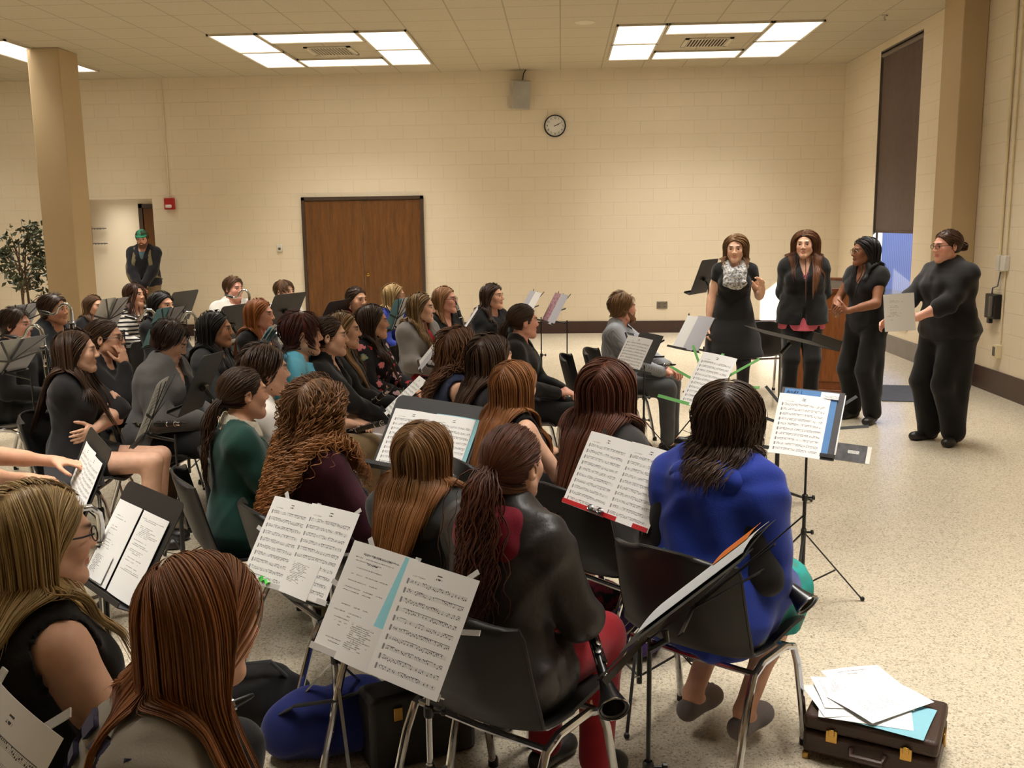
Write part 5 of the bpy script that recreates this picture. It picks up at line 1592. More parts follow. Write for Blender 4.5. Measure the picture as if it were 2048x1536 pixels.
def _stripes(nt, tc):
    sp = nt.new('ShaderNodeSeparateXYZ'); nt.inp(sp, 0, tc)
    z = nt.m('MULTIPLY_ADD', nt.noise(tc, 5, 1), 0.02, sp.outputs[2])
    f = nt.m('FRACT', nt.m('DIVIDE', z, 0.040)); return nt.ramp(f, [(0.0, s2l((214, 208, 198))), (0.56, s2l((34, 31, 31)))], 'CONSTANT')


def _floral(nt, tc):
    v = nt.new('ShaderNodeTexVoronoi'); v.inputs['Scale'].default_value = 15
    wn = nt.new('ShaderNodeMix', data_type='VECTOR'); n_ = nt.new('ShaderNodeTexNoise'); nt.inp(n_, 'Vector', tc); n_.inputs['Scale'].default_value = 34
    wn.inputs[0].default_value = 0.05; nt.inp(wn, 4, tc); nt.inp(wn, 5, n_.outputs['Color']); nt.inp(v, 'Vector', wn.outputs[1])
    sc = nt.new('ShaderNodeSeparateColor'); nt.inp(sc, 0, v.outputs['Color'])
    fl = nt.ramp(sc.outputs[0], [(0.0, s2l((216, 128, 132))), (0.22, s2l((196, 60, 62))), (0.4, s2l((226, 190, 196))), (0.55, s2l((126, 150, 120))), (0.72, s2l((28, 27, 32)))], 'CONSTANT')
    d = nt.m('LESS_THAN', v.outputs['Distance'], 0.36); core = nt.m('LESS_THAN', v.outputs['Distance'], 0.13)
    c = nt.mix(d, s2l((28, 27, 32))+(1,), fl); return nt.mix(nt.m('MULTIPLY', core, 0.5), c, s2l((240, 170, 120))+(1,))


def _mottle(nt, tc):
    return nt.ramp(nt.noise(tc, 48, 4, 0.7), [(0.38, s2l((70, 70, 72))), (0.55, s2l((190, 188, 186))), (0.7, s2l((222, 220, 216)))])


def _tealprint(nt, tc):
    return nt.ramp(nt.noise(tc, 16, 3), [(0.42, s2l((48, 150, 142))), (0.55, s2l((58, 136, 126))), (0.62, s2l((112, 112, 92)))])


def _finestripe(nt, tc):
    w = nt.new('ShaderNodeTexWave'); w.bands_direction = 'X'; w.inputs['Scale'].default_value = 40; nt.inp(w, 'Vector', tc); return nt.ramp(w.outputs['Fac'], [(0.3, s2l((140, 146, 154))), (0.7, s2l((170, 172, 176)))])


mstripe = patt('stripes_black_white', _stripes); mfloral = patt('floral_print', _floral); mscarf = patt('scarf_print', _mottle); mtealp = patt('teal_print', _tealprint); mshirt = patt('shirt_fine_stripe', _finestripe)

H_BLONDE = dict(lo=(112, 86, 50), hi=(212, 180, 124)); H_AUB = dict(lo=(62, 36, 20), hi=(158, 98, 56)); H_DBR = dict(lo=(30, 20, 15), hi=(82, 56, 38)); H_BLK = dict(lo=(13, 11, 12), hi=(38, 32, 31)); H_BR = dict(lo=(48, 32, 20), hi=(118, 82, 52))
H_RED = dict(lo=(110, 56, 26), hi=(196, 122, 66)); H_MAR = dict(lo=(36, 16, 14), hi=(92, 42, 30)); H_LBR = dict(lo=(78, 54, 32), hi=(160, 118, 74)); H_SB = dict(lo=(104, 70, 42), hi=(176, 128, 86)); H_REDB = dict(lo=(48, 26, 18), hi=(112, 62, 42)); H_DBLN = dict(lo=(70, 52, 32), hi=(168, 132, 84))


def hr(base, style, **k):
    d = dict(base); d['style'] = style; d.update(k); return d


def longh(base, L=0.42, n=170, r=0.0065, **k):
    return hr(base, 'long', len=L, n=n, r=r, **k)


def shorth(base, n=260, **k):
    d = dict(len=0.06, r=0.0048, vol=0.012); d.update(k); return hr(base, 'short', n=n, **d)


TGT = np.array([2.4, 5.6]); LOOK = np.array([2.9, 7.6])
PEOPLE = {}


def player(key, label, px, who, df=0, dl=0, **c):
    top = c.get('top', 1.19); q = c['at'] if 'at' in c else atz(px[0], px[1], top)[:2]
    f = math.degrees(math.atan2(TGT[1]-q[1], TGT[0]-q[0]))+df; lk = math.degrees(math.atan2(LOOK[1]-q[1], LOOK[0]-q[0]))+dl
    c.setdefault('at', q); c.setdefault('face', f); c.setdefault('look', lk); c.setdefault('shoes', shoeb); c.setdefault('bottom', dict(type='trousers', mat=blk))
    p = make_person(label, c); PEOPLE[key] = p
    if who:
        chair((p['root'].location[0]+0.045*math.cos(math.radians(c['face'])), p['root'].location[1]+0.045*math.sin(math.radians(c['face']))), c['face'], 'black plastic chair under '+who)
    return p


T = lambda mat, **k: dict(mat=mat, **k)
# front rows, nearest first
p = player('P2', hn=5, hr=0.38, label='person in grey lettered sweatshirt looking right, nearest the camera', px=(395, 1120), who='the grey sweatshirt', face=16, look=46, lean=27, pitch=-12, top=1.155, hands=True,
           hair=longh(dict(lo=(80, 50, 30), hi=(186, 118, 70)), 0.56, 620, 0.0042, vol=0.011, part=-0.02, steps=30, ff=1.0, pull=0.0, bk=0.35), top_=T(sweatg, neck='crew', amp=0.006), bottom=dict(type='trousers', mat=navy), skin='fair')
# block letters on the back of the sweatshirt
def letters(p, txt, pos, size, mat, tilt=0.0):
    cu = bpy.data.curves.new('letter', 'FONT'); cu.body = txt; cu.size = size; cu.align_x = 'CENTER'; cu.align_y = 'CENTER'; cu.extrude = 0.004; cu.offset = 0.004; cu.resolution_u = 3
    to = bpy.data.objects.new('letter', cu); me = bpy.data.meshes.new_from_object(to); bpy.data.objects.remove(to)
    me.materials.clear(); me.materials.append(mat); n = len(me.vertices); V = np.zeros(n*3, np.float32); me.vertices.foreach_get('co', V); V = V.reshape(-1, 3)
    X = pos[0]+V[:, 0]; Zz = pos[2]+V[:, 1]; Y = np.full(n, -0.3)
    for _ in range(40):                                        # drop the flat letter onto the back
        d = sdf_pts(np.stack([X, Y, Zz], 1).astype(np.float32), p['upper'])-0.026; Y += np.clip(d, -0.02, 0.02)*0.6
    V2 = np.stack([X, Y-V[:, 2], Zz], 1); me.vertices.foreach_set('co', V2.astype(np.float32).ravel()); me.update()
    return link('back_lettering', me, mat, p['root'], smooth=False)
mlet = F('letter_navy', (50, 46, 72))
for i_, ch_ in enumerate('ET'):
    letters(p, ch_, (0.03+0.11*i_, 0, 0.85), 0.15, mlet)
letters(p, 'U', (0.11, 0, 0.70), 0.14, mlet)

p = player('P1', hn=4.6, hr=0.4, label='person in sleeveless dark top and black glasses with a bare shoulder', px=(75, 975), who='the sleeveless dark top', dl=-8, df=4, pitch=-4,
           hair=longh(H_BLONDE, 0.46, 560, 0.0042, vol=0.018, part=0.02, steps=26, ff=0.3), top_=T(blk, sleeve='none', neck='boat', wide=False, amp=0.003), glasses=gl_b, skin='fair', w=1.12)
p = player('P35', hn=4, hr=0.46, label='person in black leather jacket with maroon hood and red trousers', px=(1025, 855), who='the leather jacket', dl=0, df=6, pitch=2, lean=8, top=1.17,
           hair=hr(H_REDB, 'pony', len=0.40, n=420, r=0.0038, nt=170, lift=0.1, wave=0.010, wl=0.10, spread=0.26, tie=(0, -0.115, 0.01), front=0.04), top_=T(leather, neck='crew', amp=0.010, freq=48, t=0.024), bottom=dict(type='trousers', mat=redp), skin='fair', hands='R')
C7, s = p['C7'], p['s']; up, fw = p['Mt'][:, 2], p['Mt'][:, 1]
p['cloth']('hood', [RC(C7+np.array([sx*0.055, -0.045, 0.005])*s, C7+np.array([sx*0.085, 0.04, -0.01])*s, 0.030*s, 0.027*s, 0.03) for sx in (-1, 1)]+[RC(C7+np.array([-0.055, -0.055, 0.0])*s, C7+np.array([0.055, -0.055, 0.0])*s, 0.034*s, 0.034*s, 0.03), EL(C7+np.array([0, -0.09, -0.05])*s, np.array((0.10, 0.034, 0.065))*s, None, 0.03)], 0.018, hoodm, amp=0.005, freq=70)
p = player('P34', hn=4, hr=0.44, label='person in grey denim jacket seen from behind, left of the leather jacket', px=(850, 850), who='the grey denim jacket', dl=8, df=16, top=1.11,
           hair=longh(hr(H_LBR, ''), 0.44, 560, 0.0042, vol=0.024, part=0.0, steps=26, tip=(150, 96, 52), ff=0.15), top_=T(denim, neck='crew', t=0.024, amp=0.010), skin='fair')
p = player('P18', hn=4.5, hr=0.42, label='person in maroon top with curls spread over the back', px=(640, 763), who='the maroon top', dl=0, df=4, top=1.17,
           hair=hr(dict(lo=(62, 40, 24), hi=(132, 92, 58)), 'curly', len=0.44, n=330, r=0.0062, vol=0.038, amp=0.013, wl=0.05, puff=0.3, tip=(168, 112, 62), ff=0.15, steps=56), top_=T(maroon, neck='scoop'), bottom=dict(type='trousers', mat=blk), skin='light')
p = player('P17', hn=3.2, hr=0.5, label='person in dark green sweater with white knit collar', px=(485, 737), who='the green sweater', dl=-2, df=0, top=1.155,
           hair=hr(H_DBR, 'pony', len=0.36, n=300, r=0.0045, nt=70, lift=-0.25, tie=(0, -0.108, -0.02), wave=0.006), top_=T(green, neck='wide', amp=0.004), collar=dict(mat=knit, h=0.062, flare=0.45, gap=False, up=0.012), bottom=dict(type='trousers', mat=olive), skin='light')
p = player('P33', hn=3.4, hr=0.5, label='person in royal blue hooded sweatshirt and teal skirt', px=(1458, 768), who='the blue hooded sweatshirt', face=52, dl=12, top=1.205, w=1.12, lean=14,
           hair=longh(H_DBR, 0.26, 420, 0.0045, vol=0.016, part=0.0, wave=0.008, puff=0.06), top_=T(royal, neck='crew', t=0.028, amp=0.014, freq=42), bottom=dict(type='skirt', mat=mtealp, drape=0.35), shoes=shoeg, legs=dict(ank=0.12, az=0.05, foot=0.0), armR=dict(w=(0.14, 0.28, 0.52), pole=(0.35, -0.8, -0.6), d=(-0.1, 0.9, -0.3)), armL=dict(w=(-0.14, 0.28, 0.54), pole=(-0.35, -0.8, -0.6), d=(0.1, 0.9, -0.3)), hands='R')
C7, s = p['C7'], p['s']
p['cloth']('hood', [RC(C7+np.array([sx*0.055, -0.05, 0.0])*s, C7+np.array([sx*0.085, 0.05, -0.02])*s, 0.034*s, 0.024*s, 0.03) for sx in (-1, 1)]+[EL(C7+np.array([0, -0.085, -0.055])*s, np.array((0.125, 0.040, 0.085))*s, None, 0.04), RC(C7+np.array([-0.1, -0.095, -0.02])*s, C7+np.array([0.1, -0.095, -0.02])*s, 0.026*s, 0.026*s, 0.04)], 0.006, royal, amp=0.006, freq=40)
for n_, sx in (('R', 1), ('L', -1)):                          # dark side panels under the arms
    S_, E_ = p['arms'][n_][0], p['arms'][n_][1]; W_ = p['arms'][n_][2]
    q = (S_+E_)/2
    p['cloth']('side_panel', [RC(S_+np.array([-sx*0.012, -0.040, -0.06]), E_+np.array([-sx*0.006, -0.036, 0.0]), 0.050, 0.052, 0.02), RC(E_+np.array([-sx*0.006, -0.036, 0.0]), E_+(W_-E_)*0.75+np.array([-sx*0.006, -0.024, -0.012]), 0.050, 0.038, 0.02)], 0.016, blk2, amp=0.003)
p = player('P31', hn=3.4, hr=0.5, label='person in charcoal top seen from behind, beyond the red-ledged music stand', px=(1220, 725), who='the charcoal top', dl=2, df=0,
           hair=longh(H_REDB, 0.54, 460, 0.0048, vol=0.028, part=0.01, steps=26), top_=T(char, neck='crew'), skin='fair')
p = player('P30', hn=3.4, hr=0.5, label='person in black sleeveless top and navy skirt seen from behind', px=(1032, 725), who='the navy skirt', dl=0, df=2, top=1.14,
           hair=longh(dict(lo=(90, 52, 28), hi=(170, 112, 64)), 0.52, 420, 0.005, vol=0.013, part=0.0, steps=26, ff=0.1), top_=T(blk, sleeve='none', neck='scoop'), bottom=dict(type='skirt', mat=navy, len=0.74), hands='R', armR=dict(w=(0.12, 0.30, 0.56), pole=(1, -0.4, -0.4), d=(-0.3, 0.9, -0.3)), skin='fair')
p = player('P29', 'person in black top seen from behind, right of the navy dress', (985, 672), 'the black top behind the navy dress', dl=-4,
           hair=longh(H_DBR, 0.50, 260, 0.006, vol=0.022), top_=T(blk, neck='crew'), skin='fair')
p = player('P28', 'person in sleeveless navy dress with a bare upper arm', (922, 658), 'the navy dress', dl=0,
           hair=longh(dict(lo=(54, 34, 22), hi=(124, 80, 50)), 0.31, 300, 0.0055, vol=0.035, wave=0.012, wl=0.09, puff=0.15), top_=T(navy, sleeve='none', neck='scoop', wide=False), bottom=dict(type='skirt', mat=navy, len=0.72), skin='fair', hands='R')
p = player('P16', 'person in white shirt between the green sweater and the turquoise polo', (528, 692), 'the white shirt in the middle', dl=-6, male=True, top=1.20,
           hair=shorth(H_DBR, vol=0.02), top_=T(white, neck='collar'), collar=dict(mat=white), bottom=dict(type='trousers', mat=blk), skin='fair')
p = player('P15', 'person in turquoise polo shirt', (602, 628), 'the turquoise polo', dl=-6, male=True, top=1.235,
           hair=shorth(H_MAR, len=0.085, n=340, vol=0.022, fringe=0.5), top_=T(turq, neck='collar', sleeve='short'), collar=dict(mat=turq, h=0.045, flare=0.7), bottom=dict(type='trousers', mat=khaki), skin='fair')
p = player('P19', 'person in black top and silver skirt beside the turquoise polo', (657, 635), 'the silver skirt', dl=-14, top=1.20,
           hair=hr(H_DBR, 'pony', len=0.32, n=200, r=0.005, lift=-0.4, tie=(0, -0.105, -0.01)), top_=T(blk, neck='v'), bottom=dict(type='skirt', mat=satin, drape=0.7), hands=True, armR=dict(w=(0.03, 0.38, 0.60), pole=(0.8, -0.3, -0.5), d=(-0.5, 0.8, 0), curl=1.1), skin='fair')
p = player('P20', 'person in black sitting between the silver skirt and the floral blouse', (686, 626), 'the black top beside the floral blouse', dl=-10,
           hair=longh(dict(lo=(80, 58, 34), hi=(158, 120, 76)), 0.52, 220, 0.006, vol=0.014, ff=0.4), top_=T(blk, neck='v'), hands='R', armR=dict(w=(0.02, 0.36, 0.63), pole=(0.8, -0.4, -0.5), d=(-0.4, 0.9, 0), curl=1.0), skin='fair')
p = player('P21', 'person in floral blouse and red skirt', (745, 612), 'the floral blouse', dl=4, w=1.12,
           hair=longh(H_DBR, 0.48, 260, 0.006, vol=0.022, ff=0.3), top_=T(mfloral, neck='crew', t=0.022), bottom=dict(type='skirt', mat=redc, len=0.70), hands='R', armR=dict(w=(0.15, 0.30, 0.62), pole=(1, -0.3, -0.4), d=(0, 1, -0.5), curl=0.7), skin='light')
p = player('P4', 'person in black cardigan with crossed arms and bare knees', (150, 662), 'the black cardigan', dl=-6, df=0,
           hair=longh(H_DBR, 0.50, 320, 0.0055, vol=0.02, part=0.02, ff=0.35), top_=T(blk2, neck='scoop', sleeve='elbow', ef=0.06), bottom=dict(type='skirt', mat=blk, len=0.5), hands=True, legs=dict(spread=0.075, ank=0.42, knee=0.46),
           armR=dict(w=(-0.075, 0.225, 0.70), pole=(0.55, -0.7, -0.7), d=(-0.4, -0.05, 1), n=(-0.3, -0.95, 0), curl=0.45), armL=dict(w=(0.10, 0.15, 0.675), pole=(-0.5, 0.9, -0.3), d=(1, -0.35, -0.1), n=(0, -0.9, 0), curl=0.3), skin='fair')
p = player('P5', 'person in black jacket and khaki trousers resting a cheek on one hand', (208, 640), 'the khaki trousers', dl=-10, df=0, lean=10,
           hair=hr(H_DBR, 'bun', n=180, r=0.0055, len=0.2, bun=0.03, tie=(0, -0.11, -0.03)), top_=T(blk2, neck='crew'), bottom=dict(type='trousers', mat=khaki), glasses=gl_b, hands='R',
           armR=dict(H=(0.045, 0.115, -0.165), pole=(0.3, 0.5, -1), d=(0.0, -0.15, 1), n=(-0.3, -1, 0), curl=1.0), skin='light')
p = player('P6', 'person in grey hooded jacket looking down', (337, 642), 'the grey hooded jacket', dl=-14, df=-4, pitch=-28, lean=12, w=1.2,
           hair=shorth(dict(lo=(24, 15, 12), hi=(64, 40, 30)), len=0.075, n=280, vol=0.018), top_=T(blk, neck='v'), layers=[dict(mat=hood_g, gap=0.10, neck='v', hem=-0.1)], hands='R', skin='fair')
p = player('P11', 'person in dark grey top turned right, behind the tilted black desk', (430, 625), 'the dark grey top', dl=-8, df=0,
           hair=longh(H_BLK, 0.56, 240, 0.0065, vol=0.02), top_=T(slate, neck='crew'), skin='tan')
p = player('P12', 'person in black top with copper hair, in front of the white collared shirt', (518, 600), 'the copper haired player', dl=-4,
           hair=longh(H_RED, 0.45, 260, 0.0065, vol=0.018, ff=0.35), top_=T(blk, neck='scoop', sleeve='short'), skin='pink', iris=(60, 80, 90))
p = player('P7', 'person in dark suit behind the tallest silver bass clarinet neck', (105, 590), 'the dark suit', dl=-4, male=True, top=1.22,
           hair=shorth(H_DBR), top_=T(white, neck='collar'), layers=[dict(mat=suit, gap=0.03, neck='v')], bottom=dict(type='trousers', mat=suit), skin='tan', hands='R', armR=dict(w=(0.10, 0.33, 0.68), pole=(1, -0.4, -0.4), d=(-0.3, 0.9, 0.1), curl=0.9))
p = player('P8', 'person peering over white sheets in front of the left pillar', (186, 592), 'the player below the left pillar', dl=-6, top=1.11,
           hair=longh(H_BR, 0.38, 120, 0.008, vol=0.014), top_=T(blk, neck='crew'), skin='light')
p = player('P9', 'person in black and white striped sweater', (268, 567), 'the striped sweater', dl=-6, df=-8,
           hair=longh(dict(lo=(36, 22, 17), hi=(84, 54, 38)), 0.36, 180, 0.007, vol=0.02, fringe=1), top_=T(mstripe, neck='boat'), skin='light')
p = player('P10', 'person in black beside the striped sweater, behind a bass clarinet', (322, 585), 'the player beside the striped sweater', dl=-14,
           hair=longh(H_BLK, 0.44, 160, 0.007, vol=0.02), top_=T(blk, neck='crew'), skin='light')
p = player('P13', 'person in white collared shirt playing a bass clarinet', (466, 555), 'the white collared shirt', dl=-12, df=-8, male=True, top=1.22, w=1.15,
           hair=shorth(H_BR), top_=T(white, neck='collar'), collar=dict(mat=white, h=0.04, flare=0.7), skin='pink')
p = player('P14', 'person mostly hidden behind the black music stand left of the wooden door', (568, 562), 'the player left of the door', dl=-10, male=True,
           hair=shorth(H_BR, fringe=0.8, len=0.075), top_=T(white, neck='collar'), skin='fair')
p = player('P22', 'person in maroon top in front of the wooden door', (712, 575), 'the maroon top by the door', dl=-26, df=-10,
           hair=hr(H_DBR, 'bun', n=150, r=0.006, len=0.2, bun=0.036, tie=(0, -0.11, -0.02)), top_=T(F('cloth_wine', (104, 22, 34)), neck='crew'), skin='light')
p = player('P23', 'person turned away behind the blue-backed sheets by the wooden door', (788, 569), 'the player behind the blue backed sheets', dl=30, df=6,
           hair=longh(H_BLONDE, 0.30, 160, 0.007, vol=0.02), top_=T(F('cloth_blue', (40, 56, 140)), neck='crew'), glasses=gl_m, skin='fair')
p = player('P24', 'person in grey cardigan over a red shirt', (842, 588), 'the grey cardigan', dl=-4, df=-6,
           hair=longh(H_DBLN, 0.46, 240, 0.0062, vol=0.018, ff=0.5, wave=0.004), top_=T(redc, neck='crew'), layers=[dict(mat=greyc, gap=0.07, neck='v', hem=-0.05)], hands='R', skin='fair')
p = player('P25', 'person in black v-neck and glasses holding a clarinet upright', (890, 575), 'the player with the upright clarinet', dl=-2, df=-10, pitch=4,
           hair=longh(H_SB, 0.24, 170, 0.0065, vol=0.016), top_=T(blk, neck='v', sleeve='elbow'), glasses=gl_m, skin='pink', iris=(70, 90, 110))
p = player('P26', 'person in black in the back row below the wall speaker', (985, 569), 'the back row player below the wall speaker', dl=-6, pitch=4,
           hair=longh(H_DBR, 0.40, 200, 0.0065, vol=0.018, wave=0.005), top_=T(blk, neck='crew'), skin='light')
p = player('P27', 'person in black jacket and trousers with hands in the lap, beside the empty chair', (1046, 610), 'the black jacket beside the empty chair', dl=2, df=8,
           hair=hr(H_DBR, 'pony', len=0.30, n=220, r=0.0055, lift=-0.1, tie=(0, -0.11, 0.0)), top_=T(blk2, neck='collar'), collar=dict(mat=blk2, h=0.04, flare=0.6), hands=True, skin='pink', w=1.1)
p = player('P32', 'person in grey-blue shirt and black tie with grey trousers', (1246, 587), 'the black tie', face=-14, dl=14, male=True, top=1.185,
           hair=shorth(H_LBR, vol=0.016, puff=0.2), beard=((72, 46, 28), (132, 92, 58)), top_=T(mshirt, neck='collar'), collar=dict(mat=mshirt, h=0.04, flare=0.7), bottom=dict(type='trousers', mat=trg), hands=True, legs=dict(spread=0.13, knee=0.45, ank=0.46),
           armR=dict(w=(0.09, 0.38, 0.60), pole=(1, -0.4, -0.5), d=(-0.6, 0.7, -0.1), curl=1.0), armL=dict(w=(-0.03, 0.42, 0.61), pole=(-1, -0.4, -0.5), d=(0.6, 0.7, -0.1), curl=1.0), skin='pink')
L_ = p['loc']; m = MB()
m.tube([L_(0, 0.098, 0.94), L_(0, 0.118, 0.8), L_(0, 0.146, 0.55), L_(0, 0.142, 0.3)], [0.013, 0.017, 0.023, 0.030], 10, sq=(1.0, 0.3)); m.ball(L_(0, 0.098, 0.955), (0.017, 0.012, 0.016), 10); m.build('tie', pm('tie_black', (24, 23, 26), 0.5), p['root'])
m = MB(); m.box(L_(-0.075, 0.128, 0.74), (0.055, 0.003, 0.075), rotz(0.25)); m.build('name_badge', pm('badge_white', (226, 224, 220), 0.5), p['root'])
pp = atz(60, 960, 0.62)
p = player('P3', 'person at the left edge stretching bare arms toward a black folder', None, 'the outstretched arms', at=(-2.50, 3.62), dl=0, df=-8, lean=12, hands=True,
           hair=longh(H_BR, 0.4, 160, 0.007), top_=T(blk, sleeve='short', neck='crew'), armR=dict(W=(-2.24, 3.86, 0.66), pole=(0.3, -0.2, -1), dW=(0.8, 0.5, -0.1), nW=(0, 0, -1), curl=0.7), armL=dict(W=(-2.20, 4.02, 0.70), pole=(-0.6, -0.2, -1), dW=(0.9, 0.1, -0.1), nW=(0, 0, -1), curl=0.6), skin='light')
p = player('P36', 'person in dark clothes at the far left edge beside a bass clarinet', None, 'the player at the far left', at=(-3.72, 6.35), dl=-4, male=True, hair=shorth(H_DBR), top_=T(blk, neck='crew'), skin='pink')

# the standing presenters
p = make_person('person in black dress and mottled grey scarf raising one hand', dict(at=(1.56, 8.8), face=-98, look=-104, pitch=-4, top=1.595, stand=True, hands=True, hair=longh(H_LBR, 0.34, 240, 0.006, vol=0.016, ff=0.3, part=0.02), top_=T(blk, sleeve='cap', neck='scoop', hem=-0.02, t=0.010, amp=0.002),
    bottom=dict(type='skirt', mat=blk, hem=0.50, flare=0.27), tights=tightb, shoes=shoeb, armL=dict(w=(-0.235, 0.17, 1.10), pole=(-0.35, -0.5, -1), d=(0.1, 0.25, 1), n=(0.7, 0.7, 0), curl=0.9), armR=dict(w=(0.235, 0.06, 0.74), pole=(0.4, -1, 0), d=(0.05, 0.2, -1), n=(-1, 0.3, 0), curl=0.7), skin='fair', w=0.97))
PEOPLE['S1'] = p; C7, s = p['C7'], p['s']
p['cloth']('scarf', [RC(C7+np.array([sx*0.045, -0.045, 0.03])*s, C7+np.array([sx*0.075, 0.04, -0.01])*s, 0.034*s, 0.034*s, 0.03) for sx in (-1, 1)]+[RC(C7+np.array([-0.05, -0.05, 0.03])*s, C7+np.array([0.05, -0.05, 0.03])*s, 0.03*s, 0.03*s, 0.03)]
    + [RC(C7+np.array([sx*0.075, 0.045, -0.02])*s, C7+np.array([sx*0.055, 0.13, -0.15])*s, 0.036*s, 0.040*s, 0.03) for sx in (-1, 1)]+[RC(C7+np.array([-0.05, 0.135, -0.16])*s, C7+np.array([0.05, 0.135, -0.16])*s, 0.042*s, 0.042*s, 0.03), RC(C7+np.array([-0.045, 0.10, -0.05])*s, C7+np.array([0.045, 0.10, -0.05])*s, 0.03*s, 0.03*s, 0.04), EL(C7+np.array([0, 0.15, -0.12])*s, np.array((0.075, 0.035, 0.09))*s, None, 0.03)], 0.004, mscarf, amp=0.009, freq=95)
p = make_person('person in black blazer over a pink top with hands behind the back', dict(at=(2.21, 8.95), face=-98, look=-112, top=1.62, stand=True, hair=longh(dict(lo=(62, 36, 22), hi=(134, 86, 54)), 0.46, 520, 0.0045, vol=0.018, ff=0.7, part=0.01, pull=0.05), top_=T(pinkc, neck='v', sleeve='none', hem=-0.24, t=0.020, amp=0.002),
    layers=[dict(mat=blk, notch=0.035, flare=True, neck='v', hem=-0.15, name='blazer', t=0.034)], bottom=dict(type='trousers', mat=blk), shoes=shoeb, armL=dict(w=(-0.05, -0.19, 0.90), pole=(-1, 0.1, -0.2), d=(1, -0.1, -0.3), n=(0, 1, 0)), armR=dict(w=(0.05, -0.20, 0.88), pole=(1, 0.1, -0.2), d=(-1, -0.1, -0.3), n=(0, 1, 0)), skin='fair', w=1.0))
PEOPLE['S2'] = p; s = p['s']; P0 = p['loc'](0, 0, 0)
p['cloth']('top_hem', [LOFT(P0, p['Mt'], [(-0.125*s, 0.212*s, 0.168*s, 0), (0.0, 0.19*s, 0.145*s, 0), (0.1*s, 0.165*s, 0.12*s, 0)], 0.01)], 0.0, pinkc, amp=0.003, freq=40)
p = make_person('person in black short sleeved blouse and glasses holding a small stick', dict(at=(2.60, 8.32), face=-146, look=-170, top=1.565, stand=True, hands=True, glasses=gl_m, hair=longh(H_BLK, 0.40, 260, 0.006, vol=0.02, ff=0.05, front=0.03), top_=T(blk, neck='v', sleeve='cap', hem=-0.12, amp=0.004),
    bottom=dict(type='trousers', mat=blk, flare=0.052), shoes=shoeb, armL=dict(w=(-0.045, 0.30, 0.97), pole=(-1, -0.5, -0.5), d=(0.9, 0.4, 0.15), n=(0, -0.7, 0.3), curl=1.1), armR=dict(w=(0.07, 0.30, 0.93), pole=(1, -0.3, -0.6), d=(-0.6, 0.8, 0.2), n=(-0.3, -0.4, 0.6), curl=1.1), skin='brown', brow=(20, 16, 14), feet={'L': (-0.12, 0.02, 0.35), 'R': (0.12, -0.02, -0.1)}, w=1.02))
PEOPLE['S3'] = p
p = make_person('person in black sweater and glasses holding a white sheet by the right wall', dict(at=(2.97, 7.50), face=-158, look=-166, pitch=-3, top=1.63, stand=True, hands=True, glasses=gl_b, w=1.32, hair=hr(dict(lo=(40, 26, 18), hi=(98, 66, 44)), 'bun', n=220, r=0.0055, len=0.2, bun=0.036, tie=(0, -0.115, -0.015)), top_=T(blk2, neck='high', sleeve='elbow', hem=-0.10, t=0.024, amp=0.008),
    bottom=dict(type='trousers', mat=blk, flare=0.062), shoes=shoeb, armL=dict(w=(-0.06, 0.37, 0.99), pole=(-1, -0.5, -0.6), d=(0.5, 0.8, 0.1), n=(0.4, -0.5, 0), curl=0.8), armR=dict(w=(0.16, 0.40, 0.95), pole=(1, -0.2, -0.6), d=(0.2, 0.9, -0.4), n=(-0.8, 0, -0.3), curl=0.8), skin='pink', feet={'L': (-0.11, 0.0, 0.5), 'R': (0.10, 0.04, -0.1)}))
PEOPLE['S4'] = p
h_ = p['P2W'](p['arms']['L'][2]+p['arms']['L'][3]*0.10)
me = paper_mesh(0.216, 0.279, music_mat('list'), 0.012); o = bpy.data.objects.new('paper', me); COL.objects.link(o)
a_ = math.radians(-118); c_, R_ = deskframe(h_+np.array([-0.035, -0.03, 0.03]), -118, 4, 6); mat4(o, R_, c_); tag(o, 'white sheet of paper held by the person by the right wall', 'paper')
p = PEOPLE['S3']; ha, hb = p['P2W'](p['arms']['R'][2]+p['arms']['R'][3]*0.08), p['P2W'](p['arms']['L'][2]+p['arms']['L'][3]*0.08)
m = MB(); m.tube([ha+np.array([0, 0, -0.03]), (ha+hb)/2, hb+(hb-ha)*0.4], [0.006, 0.005, 0.003], 8); tag(m.build('baton', pm('pale_wood', (200, 170, 120), 0.5)), 'short pale stick in the hands of the person with glasses and black blouse', 'stick')

p = make_person('person in green cap and dark fleece standing in the vestibule opening', dict(at=(-6.38, 14.55), face=-82, look=-78, pitch=-8, top=1.70, stand=True, male=True, hands=True, w=1.08, hair=shorth(H_BR, n=160), beard=((60, 40, 26), (120, 84, 54)), top_=T(F('cloth_teal_tee', (84, 110, 118)), neck='crew', hem=-0.05, sleeve='short'), layers=[dict(mat=fleece, gap=0.02, neck='v', hem=-0.1, name='fleece_jacket')], bottom=dict(type='trousers', mat=khaki), shoes=shoeb,
    armL=dict(w=(-0.03, 0.27, 0.86), pole=(-1, -0.2, -0.3), d=(0.6, 0.3, -0.7), n=(0.2, -1, 0), curl=0.9), armR=dict(w=(0.05, 0.29, 0.87), pole=(1, -0.2, -0.3), d=(-0.6, 0.3, -0.7), n=(-0.2, -1, 0), curl=0.9), skin='pink'))
PEOPLE['S5'] = p; H, M, s = p['H'], p['M'], p['s']
capm = pm('cap_green', (22, 130, 96), 0.6, bump=(200, 0.2))
l2, h2 = H-0.17, H+0.19; a2 = [axis(l2[i], h2[i], 0.006) for i in range(3)]
X, Y, Z = a2[0][:, None, None], a2[1][None, :, None], a2[2][None, None, :]
q = [((X-H[0])*M[0, i]+(Y-H[1])*M[1, i]+(Z-H[2])*M[2, i])/s for i in range(3)]
